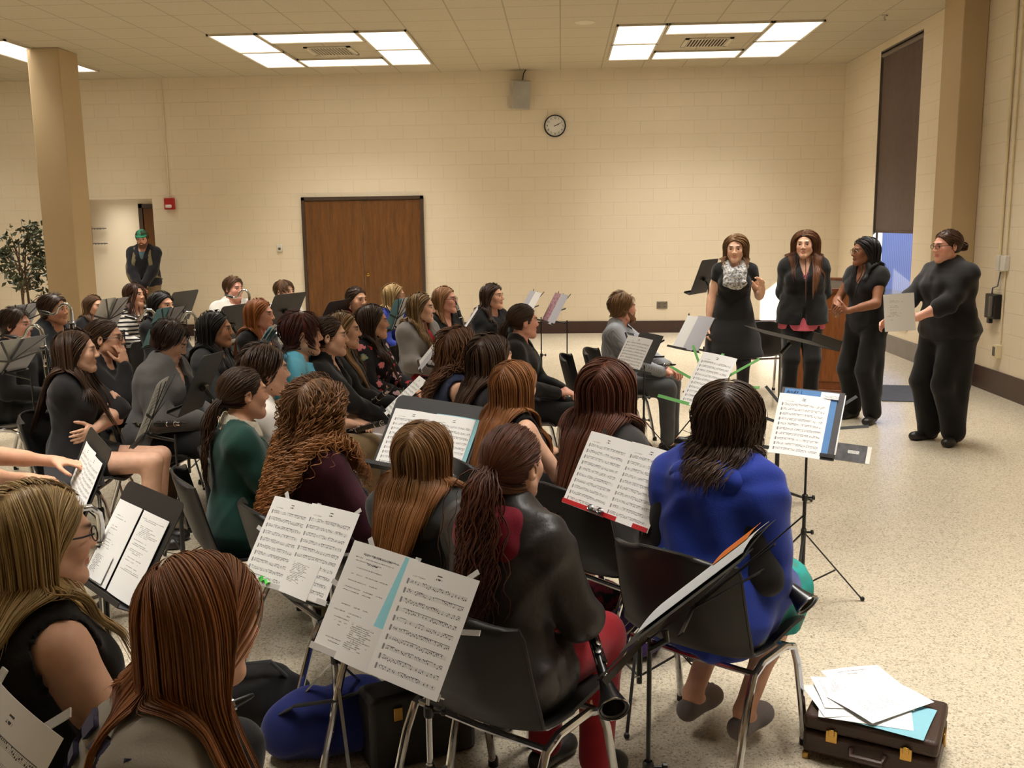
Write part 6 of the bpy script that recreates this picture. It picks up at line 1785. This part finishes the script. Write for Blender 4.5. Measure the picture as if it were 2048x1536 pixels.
D = EL((0, -0.012, 0.045), (0.085, 0.106, 0.092)).d(q[0], q[1], q[2]); D = np.maximum(D, 0.042-q[2]-0.15*q[1])
D2 = np.maximum(np.abs(q[2]-0.052-0.25*(0.1-q[1])*0+0.12*(q[1]-0.08))-0.004, np.sqrt(q[0]**2+((q[1]-0.085)*0.95)**2)-0.078)
v, f = nets(a2, smin(D, D2, 0.01).astype(np.float32)); link('cap', np_mesh('cap', v, f), capm, p['root'])
bp_ = empty('backpack', p['root'].location, p['root'].rotation_euler.z); tag(bp_, 'olive backpack worn by the person in the green cap', 'backpack')
mbp = pm('backpack_olive', (122, 112, 84), 0.85, bump=(200, 0.3))
pr = [EL((0.17, -0.25, 1.10), (0.20, 0.13, 0.29), None, 0.03), EL((0.17, -0.33, 1.0), (0.16, 0.08, 0.17), None, 0.03)]
a2 = [axis(l, h, 0.012) for l, h in ((-0.1, 0.44), (-0.48, -0.08), (0.75, 1.45))]; D = fld(a2, pr)+wrinkle(a2, 0.006, 40, 4); v, f = nets(a2, D); link('pack_body', np_mesh('pack', v, f), mbp, bp_)
sh = p['sh']
for n_ in 'LR':
    S_ = sh[n_]*np.array([0.62, 1, 1]); sx = 1 if n_ == 'R' else -1
    m = MB(); m.tube([S_+np.array([0, -0.14, -0.02]), S_+np.array([0, -0.04, 0.09]), S_+np.array([0, 0.06, 0.075]), S_+np.array([0, 0.13, -0.04]), S_+np.array([sx*0.03, 0.165, -0.2]), S_+np.array([sx*0.08, 0.12, -0.36]), S_+np.array([sx*0.1, -0.08, -0.42])], 0.03, 10, sq=(1, 0.28)); m.build('shoulder_strap', mbp, bp_)

# ------------------------------------------------------------------ music stands and their papers
mwhite = pm('white_enamel_stand', (206, 204, 202), 0.35, spec=0.5); mgreen = pm('green_enamel', (110, 178, 104), 0.4); mred = pm('red_enamel', (190, 26, 34), 0.4); msteel = pm('steel', (180, 180, 184), 0.22, 1.0)
# front white stand, two pages, blue programme between them
dk = wire_stand('white folding music stand nearest the camera, tan upper pole', (-0.401, 2.155, 0.793), -121.9, 32.1, mwhite, msteel, 0.42, 0.26, -3)
paper('program_page', 'typed programme page on the left of the nearest white stand', 'paper', dk, -0.098, 0.004, 0.216, 0.279, 'program', lift=0.006)
paper('blue_page', 'pale blue bold-printed page between two white pages on the nearest stand', 'paper', dk, 0.012, 0.01, 0.10, 0.255, 'bold', (150, 214, 226), lift=0.011, rot=-0.10)
paper('text_slip', 'short typed slip over the foot of the nearest stand\'s left page', 'paper', dk, -0.055, -0.088, 0.125, 0.105, 'slip', lift=0.016, rot=-0.02)
paper('sheet_music', 'music page on the right of the nearest white stand', 'sheet music', dk, 0.102, 0.0, 0.216, 0.279, 'music1', lift=0.019, bend=0.004)
# second white stand
dk = wire_stand('white folding music stand behind the maroon top', (-0.804, 2.781, 0.744), -126.3, 33.3, mwhite, msteel, 0.42, 0.26, 1, spin=0.9)
paper('sheet_music', 'music page with green scribble at its foot, left on the second white stand', 'sheet music', dk, -0.092, 0.0, 0.216, 0.279, 'music2', lift=0.006)
paper('sheet_music', 'music page on the right of the second white stand', 'sheet music', dk, 0.094, 0.004, 0.216, 0.279, 'music3', lift=0.010)
paper('text_slip', 'typed slip over the lower right of the second white stand', 'paper', dk, 0.068, -0.085, 0.13, 0.11, 'slip', lift=0.016, rot=-0.05)
m = MB(); rg_ = random.Random(2); gp = [(-0.175, -0.118), (-0.163, -0.112), (-0.158, -0.122), (-0.15, -0.112), (-0.142, -0.124), (-0.105, -0.122), (-0.095, -0.112), (-0.088, -0.128), (-0.075, -0.118), (-0.06, -0.13), (-0.05, -0.122)]
c_, R_ = dk
for seg in (gp[:5], gp[5:]):
    m.tube([c_+R_ @ np.array([x, y, 0.0155]) for x, y in seg], 0.0055, 6, sq=(1, 0.25))
o = m.build('highlighter_mark', pm('marker_green', (70, 210, 60), 0.6)); tag(o, 'bright green marker scribble at the foot of a music page', 'marking')
# red-ledged stand
dk = wire_stand('folding music stand with red ledge and metal clip', (0.195, 3.222, 0.841), -138.6, 29.4, mblack, mblack, 0.42, 0.26, -1.8, red=mred)
paper('sheet_music', 'music page on the left of the red-ledged stand', 'sheet music', dk, -0.105, 0.0, 0.216, 0.279, 'music4', lift=0.006)
paper('sheet_music', 'music page on the right of the red-ledged stand', 'sheet music', dk, 0.105, 0.002, 0.216, 0.279, 'music5', lift=0.008)
t = empty('bulldog_clip', (0, 0, 0)); mat4(t, dk[1], dk[0]+dk[1] @ np.array([-0.03, -0.128, 0.014])); tag(t, 'shiny metal clip holding the pages on the red ledge', 'clip')
m = MB(); m.tube([(-0.035, 0, 0.004), (0.035, 0, 0.004)], 0.009, 10, sq=(1, 0.8)); m.build('clip_spine', msteel, t)
for sx in (-1, 1):
    m = MB(); m.lathe([(0.010, 0), (0.013, 0.003), (0.010, 0.006)], (sx*0.024, 0.004, 0.010), (0, 0.3, 1), 12); m.build('clip_loop', msteel, t)
# green stand
dk = wire_stand('green folding music stand in front of the black tie', (0.699, 4.563, 0.963), -139.4, 32.2, mgreen, mblack, 0.50, 0.27, -4)
paper('sheet_music', 'single music page on the green stand', 'sheet music', dk, 0.0, 0.0, 0.216, 0.279, 'music6', lift=0.008)
# folder stand
dk = wire_stand('black folding stand holding a grey folder, bare strips spread to the right', (1.03, 4.085, 0.855), -114, 32.8, mblack, mblack, 0.46, 0.26, -3, spin=0.15)
paper('folder', 'dark grey folder behind the music page on the black folding stand', 'folder', dk, 0.016, 0.006, 0.265, 0.31, 'blank', (82, 80, 82), lift=0.005, bend=0.002)
paper('blue_page', 'blue handwritten page peeping above the music page in the grey folder', 'paper', dk, 0.01, 0.012, 0.225, 0.285, 'blank', (92, 136, 190), lift=0.009, bend=0.002)
paper('sheet_music', 'music page in the grey folder', 'sheet music', dk, -0.012, -0.012, 0.216, 0.279, 'music7', lift=0.013, bend=0.004)
paper('sticker_label', 'white label at the top right of the grey folder', 'label', dk, 0.09, 0.137, 0.075, 0.03, 'slip', lift=0.015, bend=0.001)
paper('paper', 'white page sticking out behind the grey folder', 'paper', dk, 0.045, 0.004, 0.216, 0.30, 'blank', lift=0.001, bend=0.002)
m = MB()
for st_ in ([(-0.093, 0.133), (-0.086, 0.147), (-0.080, 0.133)], [(-0.091, 0.138), (-0.081, 0.138)], [(-0.074, 0.134), (-0.074, 0.141), (-0.068, 0.141), (-0.067, 0.134)], [(-0.055, 0.148), (-0.056, 0.134), (-0.062, 0.136), (-0.060, 0.141), (-0.055, 0.140)], [(-0.048, 0.134), (-0.048, 0.142), (-0.043, 0.142)], [(-0.03, 0.148), (-0.03, 0.134)]):
    m.tube([dk[0]+dk[1] @ np.array([x, y, 0.0125]) for x, y in st_], 0.0011, 5)
tag(m.build('handwriting', pm('ink', (26, 30, 50), 0.5)), 'dark handwritten name strokes on the blue page', 'marking')
bk = empty('booklet', (0, 0, 0)); mat4(bk, dk[1], dk[0]+dk[1] @ np.array([0.225, -0.105, 0.012])); tag(bk, 'small dark booklet on the ledge right of the grey folder', 'booklet')
m = MB(); m.box((0, 0, 0), (0.135, 0.075, 0.008)); m.build('pages', pm('paper_edge', (226, 222, 212), 0.7), bk, smooth=False)
m = MB(); m.box((-0.008, 0, 0.005), (0.118, 0.076, 0.002)); cv = m.build('cover', pm('booklet_grey', (70, 68, 70), 0.5, var=(40, 0.4)), bk, smooth=False)
m = MB(); m.box((0.0, 0.004, 0.0065), (0.045, 0.014, 0.001)); m.build('title_block', pm('booklet_light', (190, 188, 184), 0.6, var=(300, 0.5)), cv, smooth=False)
# left black stands
dk = desk_stand('black desk music stand with a two-page programme, front left', (-1.42, 2.97, 0.70), -136.2, 31.2, 0.48, 0.36, 2)
paper('program_page', 'left programme page on the front left black stand', 'paper', dk, -0.118, -0.03, 0.205, 0.279, 'list', lift=0.005)
paper('program_page', 'right programme page on the front left black stand', 'paper', dk, 0.105, -0.03, 0.205, 0.279, 'notes', lift=0.006)
paper('text_slip', 'typed slip at the foot of the left programme page', 'paper', dk, -0.12, -0.115, 0.15, 0.095, 'slip', lift=0.013)
dk = desk_stand('black desk music stand second from the left front', (-2.07, 3.95, 0.66), -142, 24, 0.46, 0.36, -4)
paper('sheet_music', 'torn-topped music page on the second black stand from the left', 'sheet music', dk, -0.06, -0.02, 0.216, 0.279, 'music8', lift=0.005)
paper('sheet_music', 'second music page overlapping on the same left black stand', 'sheet music', dk, 0.10, -0.025, 0.216, 0.279, 'music9', lift=0.009)
# bottom left corner
c_, R_ = deskframe((0, 0, 0), -125, 34, -6)
dk = wire_stand('folding music stand cut off by the lower left corner', aty(122, 1475, 1.08)-R_ @ np.array([0.215, 0.14, 0.01]), -125, 34, mwhite, msteel, 0.42, 0.26, -6)
paper('sheet_music', 'music page in the lower left corner of the view', 'sheet music', dk, 0.107, 0.0, 0.216, 0.279, 'music10', lift=0.006, bend=0.010)
# stand with pages over the grey denim jacket
c_ = aty(857, 875, 4.05)
dk = desk_stand('black desk music stand with two pages, above the grey denim jacket', c_, -112, 36, 0.46, 0.36, -4)
paper('sheet_music', 'music page on the left of the stand above the denim jacket', 'sheet music', dk, -0.105, -0.03, 0.216, 0.279, 'music11', lift=0.005)
paper('sheet_music', 'music page on the right of the stand above the denim jacket', 'sheet music', dk, 0.098, -0.03, 0.205, 0.279, 'music12', lift=0.008)
paper('blue_page', 'pale blue page edge beside the right page above the denim jacket', 'paper', dk, 0.11, -0.025, 0.216, 0.279, 'blank', (150, 206, 216), lift=0.004)
dk = wire_stand('folding music stand with a narrow white page, left of the navy dress', (-0.843, 5.615-0.55, 0.80), -161, 48, mblack, mblack, 0.42, 0.26)
paper('sheet_music', 'steeply angled white music page left of the navy dress', 'sheet music', dk, 0, 0, 0.216, 0.279, 'music13', lift=0.008)
# stand seen edge on at the front right
c_ = aty(1405, 1190, 1.95)
dk = wire_stand('black music stand seen edge on, front right', c_, 155, 46, mblack, mblack, 0.46, 0.36, low=True)
paper('folder', 'stiff folder on the edge-on front right stand', 'folder', dk, 0, 0.01, 0.30, 0.34, 'blank', (60, 60, 56), lift=0.02, bend=0.004)
paper('paper', 'white page edge with an orange picture on the edge-on stand', 'paper', dk, 0.0, 0.03, 0.22, 0.30, 'blank', (206, 210, 214), lift=0.028, bend=0.006)
paper('postcard', 'small orange picture card at the top of the edge-on stand', 'card', dk, -0.06, 0.11, 0.12, 0.10, 'blank', (206, 112, 40), lift=0.036, bend=0.002)
# stand seen edge on in front of the crossed arms
c_ = aty(305, 825, 4.55)
dk = wire_stand('folding music stand seen edge on in front of the crossed arms', c_, 190, 24, mblack, mblack, 0.36, 0.30, spin=0.2)
paper('sheet_music', 'music page seen edge on in front of the crossed arms', 'sheet music', dk, 0, 0.02, 0.26, 0.30, 'music14', lift=0.008)
# stands seen from behind, left half
c_ = aty(404, 765, 4.95)
desk_stand('black desk music stand tilted away, right of the grey hooded jacket', c_, 184, 24, 0.46, 0.34, 4)
desk_stand('black desk music stand seen from behind, right of the striped sweater', aty(362, 612, 9.6), 170, 24, 0.48, 0.34)
desk_stand('black desk music stand seen from behind, just left of the wooden door', aty(570, 618, 8.95), 158, 28, 0.48, 0.34)
desk_stand('black desk music stand below the white collared shirt', aty(462, 645, 7.9), 165, 26, 0.44, 0.34)
desk_stand('black desk music stand at the left foot of the wooden door', aty(668, 630, 8.1), 165, 30, 0.44, 0.30)


def backstand(label, px, py, Y, yaw, tilt, papers, w=0.44, h=0.26, colm=None, roll=0):
    dk = wire_stand(label, aty(px, py, Y), yaw, tilt, colm, None, w, h, roll, spin=px*0.01)
    for i, (u, v, kind, rgb, lb) in enumerate(papers):
        paper('sheet_music' if kind != 'blank' else 'paper', lb, 'sheet music' if kind != 'blank' else 'paper', dk, u, v, 0.216, 0.279, kind, rgb, lift=0.004+0.004*i)
    return dk


W = (245, 244, 242); GB = (196, 196, 204); CY = (140, 196, 212)
backstand('folding stand with white page backs in front of the left pillar player', 218, 632, 6.9, 178, 28, [(-0.1, 0, 'blank', GB, 'white page back left of the striped sweater'), (0.1, 0.01, 'blank', W, 'second white page back left of the striped sweater')])
backstand('folding stand with large grey page backs at the far left', 22, 715, 5.4, 168, 40, [(-0.1, 0, 'blank', GB, 'grey page back at the far left edge'), (0.1, 0, 'blank', W, 'lighter page back at the far left')])
backstand('folding stand with page backs behind the far left player', 40, 640, 7.6, 178, 28, [(-0.1, 0, 'blank', GB, 'page back below the potted tree'), (0.1, 0, 'blank', GB, 'second page back below the potted tree')])
backstand('folding stand with a blue page back above the grey hooded jacket', 330, 655, 6.3, 176, 26, [(-0.08, 0, 'blank', GB, 'grey page back above the grey hooded jacket'), (0.1, 0.01, 'blank', CY, 'pale blue page back above the grey hooded jacket')])
backstand('folding stand with blue and white pages left of the turquoise polo', 520, 705, 5.0, 188, 34, [(-0.15, 0, 'blank', CY, 'blue page back left of the turquoise polo'), (0.0, 0.03, 'blank', W, 'white page back left of the turquoise polo'), (0.14, 0.01, 'blank', CY, 'second blue page back left of the turquoise polo')], w=0.5, roll=8)
backstand('folding stand with blue and white page backs in front of the wooden door', 795, 630, 7.6, 172, 22, [(-0.1, 0, 'blank', W, 'white page back in front of the wooden door'), (0.1, 0, 'blank', CY, 'blue page back in front of the wooden door')])
backstand('folding stand with large white page backs in front of the grey cardigan', 868, 700, 5.7, 190, 40, [(-0.1, 0, 'blank', W, 'white page back in front of the grey cardigan'), (0.1, 0, 'blank', GB, 'greyer page back in front of the grey cardigan')], w=0.48)
backstand('folding stand with page backs right of the upright clarinet', 938, 645, 7.3, 185, 34, [(-0.1, 0, 'blank', GB, 'page back right of the upright clarinet'), (0.1, 0, 'blank', W, 'second page back right of the upright clarinet')])
backstand('folding stand with two page backs below the wall clock', 1058, 612, 8.5, 196, 30, [(-0.1, 0, 'blank', GB, 'page back below the wall clock'), (0.1, 0, 'blank', W, 'second page back below the wall clock')])
backstand('folding stand with a photo-printed page right of the black jacket', 1110, 618, 8.2, 196, 28, [(-0.1, 0, 'photo', W, 'photo-printed page back on the stand above the empty chair'), (0.1, 0, 'blank', GB, 'grey page back beside the photo-printed page')])
backstand('folding stand seen from behind, left of the black dress', 1383, 668, 7.2, 205, 30, [(-0.05, 0, 'blank', W, 'white page back left of the black dress'), (0.09, 0.01, 'blank', GB, 'greyer page back left of the black dress')])
dk = wire_stand('folding stand in front of the black tie player', aty(1270, 708, 6.6), -128, 34, mblack, mblack, 0.40, 0.24, -6)
paper('sheet_music', 'tilted music page in front of the black tie', 'sheet music', dk, -0.01, 0.0, 0.216, 0.25, 'music15', lift=0.006)
paper('folder', 'dark folder edge beside the page in front of the black tie', 'folder', dk, 0.06, 0.06, 0.20, 0.22, 'blank', (66, 66, 64), lift=0.001)
desk_stand('tall black desk music stand behind the black dress', aty(1408, 553, 9.6), 150, 20, 0.44, 0.36)
desk_stand('conductor\'s flat-tilted grey desk stand in front of the presenters', (1.345, 5.72, 1.035), 4, 76, 0.48, 0.44, 0, polem=mblack)

# ------------------------------------------------------------------ instruments
Aw = aty
clarinet(aty(508, 1389, 1.95)-0.733*nrm((0.8, 0.45, 0.25)), aty(508, 1389, 1.95), 'clarinet held by the person in the grey lettered sweatshirt')
clarinet(atz(1228, 1420, 0.50), PEOPLE['P35']['P2W'](PEOPLE['P35']['arms']['R'][2])+np.array([-0.02, 0.1, 0.10]), 'clarinet with its bell toward the viewer beside the leather jacket')
q = atz(1616, 1212, 0.54); clarinet(q, q+np.array([-0.40, 0.45, 0.36]), 'clarinet slanting down beside the teal skirt')
q = aty(1088, 884, 4.15); clarinet(q, q+np.array([-0.25, 0.45, 0.12]), 'clarinet bell showing above the navy skirt')
q = aty(780, 842, 4.95); clarinet(q-0.733*nrm((0.55, -0.65, 0.25)), q, 'clarinet lying over the silver skirt')
q = aty(786, 772, 5.3); clarinet(q-0.733*nrm((0.6, -0.5, 0.5)), q, 'clarinet held up over the red skirt')
q = aty(372, 847, 5.0); clarinet(q-0.733*nrm((0.80, -0.5, 0.12)), q, 'clarinet on the lap of the person with crossed arms')
q = aty(1352, 729, 7.15); clarinet(q-0.733*nrm((0.85, -0.45, 0.12)), q, 'clarinet across the lap of the black tie')
q = aty(911, 601, 8.05); clarinet(q+0.733*nrm((0.28, -0.3, -0.9)), q, 'upright clarinet at the chin of the person with glasses')
bass_clarinet(aty(128, 605, 6.75), 2, 'bass clarinet with the tallest neck, in front of the dark suit')
bass_clarinet(aty(66, 648, 5.9), 6, 'bass clarinet with long keyed body at the far left', lean=(0.06, 0.0))
bass_clarinet(aty(297, 617, 7.4), 4, 'bass clarinet in front of the striped sweater')
bass_clarinet(aty(378, 622, 7.2), 4, 'bass clarinet right of the striped sweater')
bass_clarinet(aty(488, 578, 9.25), -2, 'bass clarinet at the mouth of the white collared shirt')
bass_clarinet(aty(168, 1010, 3.05), 40, 'bass clarinet in front of the person in the sleeveless dark top', lean=(0.0, 0.1))

# ------------------------------------------------------------------ empty chairs, lectern, mat, plant
q = atz(1126, 710, 0.76); chair((q[0]+0.26, q[1]+0.02, 0), -6, 'empty black plastic chair left of the black tie')
q = atz(1528, 637, 0.79); chair((q[0], q[1]+0.28, 0), 92, 'black plastic chair between the black dress and the blazer')
wl_ = wood('lectern_oak', (104, 58, 28), (156, 94, 50)); wl2 = wood('lectern_trim', (84, 46, 22), (124, 72, 36))
t = empty('lectern', (2.72, 9.75, 0), math.radians(-20)); tag(t, 'brown wooden lectern behind the presenters', 'lectern')
m = MB(); m.box((0, -0.22, 0.55), (0.62, 0.025, 1.02)); fp = m.build('front_panel', wl_, t, bevel=0.003)
m = MB(); m.box((0, -0.238, 0.50), (0.44, 0.012, 0.72)); m.build('raised_panel', wl_, fp, bevel=0.008)
for sx in (-1, 1):
    m = MB(); m.box((sx*0.30, 0.0, 0.55), (0.025, 0.46, 1.02)); m.build('side_panel', wl_, t, bevel=0.003)
m = MB(); m.box((0, 0, 0.03), (0.68, 0.52, 0.06)); m.build('plinth', wl2, t, bevel=0.006)
m = MB(); m.box((0, 0.0, 1.10), (0.68, 0.50, 0.03), rotx(-0.22)); m.box((0, 0.23, 1.06), (0.66, 0.02, 0.05)); m.build('sloped_top', wl2, t, bevel=0.006)
m = MB(); m.box((0, -0.225, 1.035), (0.66, 0.035, 0.05)); m.build('cornice', wl2, t, bevel=0.006)
m = MB(); m.box((0, 0.02, 0.62), (0.58, 0.40, 0.02)); m.build('shelf', wl2, t)
m = MB(); m.box((0, 0, 0.006), (0.52, 0.92, 0.012)); o = m.build('floor_mat', pm('mat_slate', (74, 78, 90), 0.9, bump=(300, 0.5)), bevel=0.004); o.location = (3.38, 9.62, 0); o.rotation_euler = (0, 0, -0.15); tag(o, 'dark slate floor mat by the right wall', 'mat')
# potted tree
t = empty('potted_tree', (-7.62, 13.3, 0)); tag(t, 'leafy potted tree left of the left pillar', 'potted plant')
m = MB(); m.lathe([(0.0, 0.0), (0.17, 0.0), (0.21, 0.32), (0.225, 0.33), (0.225, 0.36), (0.20, 0.36), (0.19, 0.31), (0, 0.31)], n=24); m.build('pot', pm('pot_brown', (92, 60, 40), 0.5), t)
bark = wood('bark', (60, 44, 30), (104, 82, 58)); rg_ = random.Random(11); m = MB(); tips = []
for i in range(3):
    a = i*2.1; pts = [(0.02*math.cos(a), 0.02*math.sin(a), 0.3), (0.05*math.cos(a+.5), 0.05*math.sin(a+.5), 0.7), (0.04*math.cos(a+1), 0.04*math.sin(a+1), 1.15), (0.10*math.cos(a), 0.1*math.sin(a), 1.6)]; m.tube(pts, [0.022, 0.018, 0.014, 0.006], 8)
for i in range(26):
    a = rg_.uniform(0, 6.28); z = rg_.uniform(0.75, 1.6); r = rg_.uniform(0.22, 0.46)*(1.0 if z < 1.4 else 0.75); e = np.array([r*math.cos(a), r*math.sin(a), z+rg_.uniform(0.0, 0.25)]); m.tube([(0.03*math.cos(a), 0.03*math.sin(a), z-0.1), e*np.array([0.6, 0.6, 1]), e], [0.008, 0.005, 0.003], 6); tips.append(e)
m.build('trunk', bark, t)
m = MB()
for e in tips:
    for j in range(26):
        c = e*np.array([rg_.uniform(0.55, 1.15)]*2+[1])+np.array([rg_.gauss(0, 0.07) for _ in range(3)]); d = nrm([rg_.gauss(0, 1), rg_.gauss(0, 1), rg_.gauss(-0.6, 0.5)]); w_ = nrm(np.cross(d, [rg_.gauss(0, 1), rg_.gauss(0, 1), 0.3])); n_ = np.cross(d, w_); L2 = rg_.uniform(0.07, 0.11)
        V = [c-d*L2*0.5, c+w_*L2*0.25+n_*0.006, c+d*L2*0.55-n_*0.01, c-w_*L2*0.25+n_*0.006, c-n_*0.002]; m.add(V, [(0, 1, 4), (1, 2, 4), (2, 3, 4), (3, 0, 4)])
o = m.build('foliage', pm('leaf_dark', (52, 58, 30), 0.45, var=(9, 0.5)), t, smooth=False)

# ------------------------------------------------------------------ bags, case and papers on the floor
def soft(name, prims, mat, parent, step=0.012, amp=0.006, freq=40, seed=1, planes=()):
    B = [p_.bbox() for p_ in prims]; lo = np.min([b[0] for b in B], 0)-0.03; hi = np.max([b[1] for b in B], 0)+0.03
    ax = [axis(lo[i], hi[i], step) for i in range(3)]; D = fld(ax, prims)+wrinkle(ax, amp, freq, seed)
    Z = ax[2][None, None, :]; D = np.maximum(D, 0.001-Z+0*D)
    v, f = nets(ax, D); return link(name, np_mesh(name, v, f), mat, parent)


t = empty('clarinet_case', (1.015, 2.955, 0), math.radians(-26.5)); tag(t, 'dark brown leather instrument case flat on the floor', 'case')
lc = pm('case_leather', (58, 38, 28), 0.5, bump=(160, 0.4), var=(12, 0.15))
m = MB(); m.box((0, 0, 0.062), (0.40, 0.30, 0.076)); body_ = m.build('case_base', lc, t, bevel=0.012)
m = MB(); m.box((0, 0, 0.130), (0.40, 0.30, 0.052)); lid_ = m.build('lid', lc, t, bevel=0.014)
for sx in (-0.11, 0.11):
    m = MB(); m.box((sx, -0.153, 0.10), (0.035, 0.008, 0.04)); m.box((sx, -0.159, 0.115), (0.018, 0.008, 0.022)); m.build('latch', brass, t, bevel=0.002)
m = MB(); m.box((0.203, 0.02, 0.10), (0.008, 0.05, 0.035)); m.build('latch', brass, t, bevel=0.002)
m = MB(); m.tube([(-0.05, -0.152, 0.07), (-0.045, -0.185, 0.065), (0.045, -0.185, 0.065), (0.05, -0.152, 0.07)], 0.010, 8); m.build('handle', lc, t)
for sx in (-1, 1):
    for sy in (-1, 1):
        m = MB(); m.box((sx*0.19, sy*0.14, 0.012), (0.02, 0.02, 0.024)); m.build('stud', brass, t, bevel=0.004)
cc = np.array([1.00, 2.965, 0.158])
for i, (dx, dy, a, kind, rgb, lb) in enumerate(((0.02, -0.06, 0.25, 'blank', CY, 'pale blue sheet at the bottom of the pile on the brown case'), (-0.03, -0.03, 0.5, 'list', W, 'white sheet second from bottom on the brown case'), (-0.05, 0.02, 0.9, 'blank', W, 'white sheet in the middle of the pile on the brown case'), (0.03, 0.10, -0.55, 'program', W, 'white typed sheet farthest to the rear of the pile on the case'), (-0.02, 0.05, 0.75, 'notes', W, 'white sheet near the top of the pile on the case'), (0.02, 0.01, 1.32, 'list', W, 'topmost white sheet of the pile on the brown case'))):
    paper('paper', lb, 'paper', (cc+np.array([dx, dy, 0.003*i+0.004]), np.eye(3)), 0, 0, 0.216, 0.279, kind, rgb, rot=a+PI/4, lift=0, bend=0.004)
q = atz(640, 1450, 0.10); t = empty('duffel_bag', (q[0], q[1], 0)); tag(t, 'royal blue soft bag on the floor below the white stands', 'bag')
mbl = F('bag_blue', (20, 32, 96))
soft('bag_body', [EL((0.0, 0.0, 0.11), (0.15, 0.11, 0.115), None, 0.05), EL((0.12, 0.05, 0.12), (0.12, 0.12, 0.12), None, 0.05), EL((-0.10, -0.02, 0.09), (0.08, 0.09, 0.09), None, 0.05)], mbl, t, amp=0.010)
m = MB(); m.tube([(-0.12, -0.05, 0.16), (-0.05, -0.10, 0.22), (0.08, -0.08, 0.23), (0.14, 0.0, 0.22)], 0.012, 8, sq=(1.4, 0.4)); m.build('strap', F('strap_black', (24, 24, 26)), t)
q = atz(520, 1390, 0.10); t = empty('shoulder_bag', (q[0], q[1], 0)); tag(t, 'black soft bag on the floor behind the blue bag', 'bag')
soft('bag_body', [EL((0, 0, 0.10), (0.17, 0.12, 0.11), None, 0.05), EL((-0.10, 0.02, 0.08), (0.10, 0.10, 0.08), None, 0.05)], F('bag_black', (24, 23, 24)), t, amp=0.012, seed=3)
m = MB(); m.tube([(-0.15, 0.0, 0.12), (-0.08, -0.06, 0.24), (0.06, -0.05, 0.25), (0.14, 0.0, 0.13)], 0.010, 8, sq=(1.4, 0.4)); m.build('strap', F('strap_black', (24, 24, 26)), t)
q = atz(1252, 1275, 0.06); t = empty('tote_bag', (q[0], q[1], 0)); tag(t, 'purple cloth bag on the floor under the chairs', 'bag')
soft('bag_body', [EL((0, 0, 0.07), (0.16, 0.13, 0.075), None, 0.05), EL((0.05, 0.08, 0.08), (0.12, 0.10, 0.08), None, 0.05)], F('bag_purple', (62, 34, 104)), t, amp=0.010, seed=5)
q = atz(1195, 1215, 0.08); t = empty('shopping_bag', (q[0], q[1], 0)); tag(t, 'dark patterned bag on the floor behind the purple bag', 'bag')
soft('bag_body', [EL((0, 0, 0.10), (0.14, 0.10, 0.11), None, 0.05)], patt('bag_print', lambda nt, tc: nt.ramp(nt.noise(tc, 22, 2), [(0.42, s2l((26, 24, 28))), (0.55, s2l((120, 30, 48))), (0.62, s2l((40, 36, 44))), (0.7, s2l((190, 90, 40)))])), t, amp=0.008, seed=6)
q = atz(835, 1440, 0.12); t = empty('instrument_case', (q[0], q[1], 0), 0.5); tag(t, 'black instrument case with brass latches standing under the front chairs', 'case')
m = MB(); m.box((0, 0, 0.13), (0.36, 0.14, 0.25)); m.build('case_shell', pm('case_black', (26, 24, 24), 0.5, bump=(200, 0.3)), t, bevel=0.02)
for sx in (-0.09, 0.09):
    m = MB(); m.box((sx, -0.075, 0.20), (0.03, 0.012, 0.045)); m.build('latch', brass, t, bevel=0.003)
q = atz(470, 1452, 0.0); me = paper_mesh(0.216, 0.279, music_mat('blank'), 0.003); o = bpy.data.objects.new('paper', me); COL.objects.link(o); mat4(o, rotz(0.9), np.array([q[0]+0.06, q[1]+0.04, 0.002])); tag(o, 'white sheet lying on the floor beside the blue bag', 'paper')
q = aty(130, 945, 4.12); t_ = deskframe(q+np.array([0.03, 0.02, -0.02]), -60, 80, 0); paper('folder', 'black folder held by the outstretched arms at the left edge', 'folder', t_, 0, 0, 0.24, 0.30, 'blank', (40, 40, 44), lift=0)
print('SCRIPT', round(time.time()-T0, 1), 's; polys', sum(len(o.data.polygons) for o in bpy.data.objects if o.type == 'MESH'))
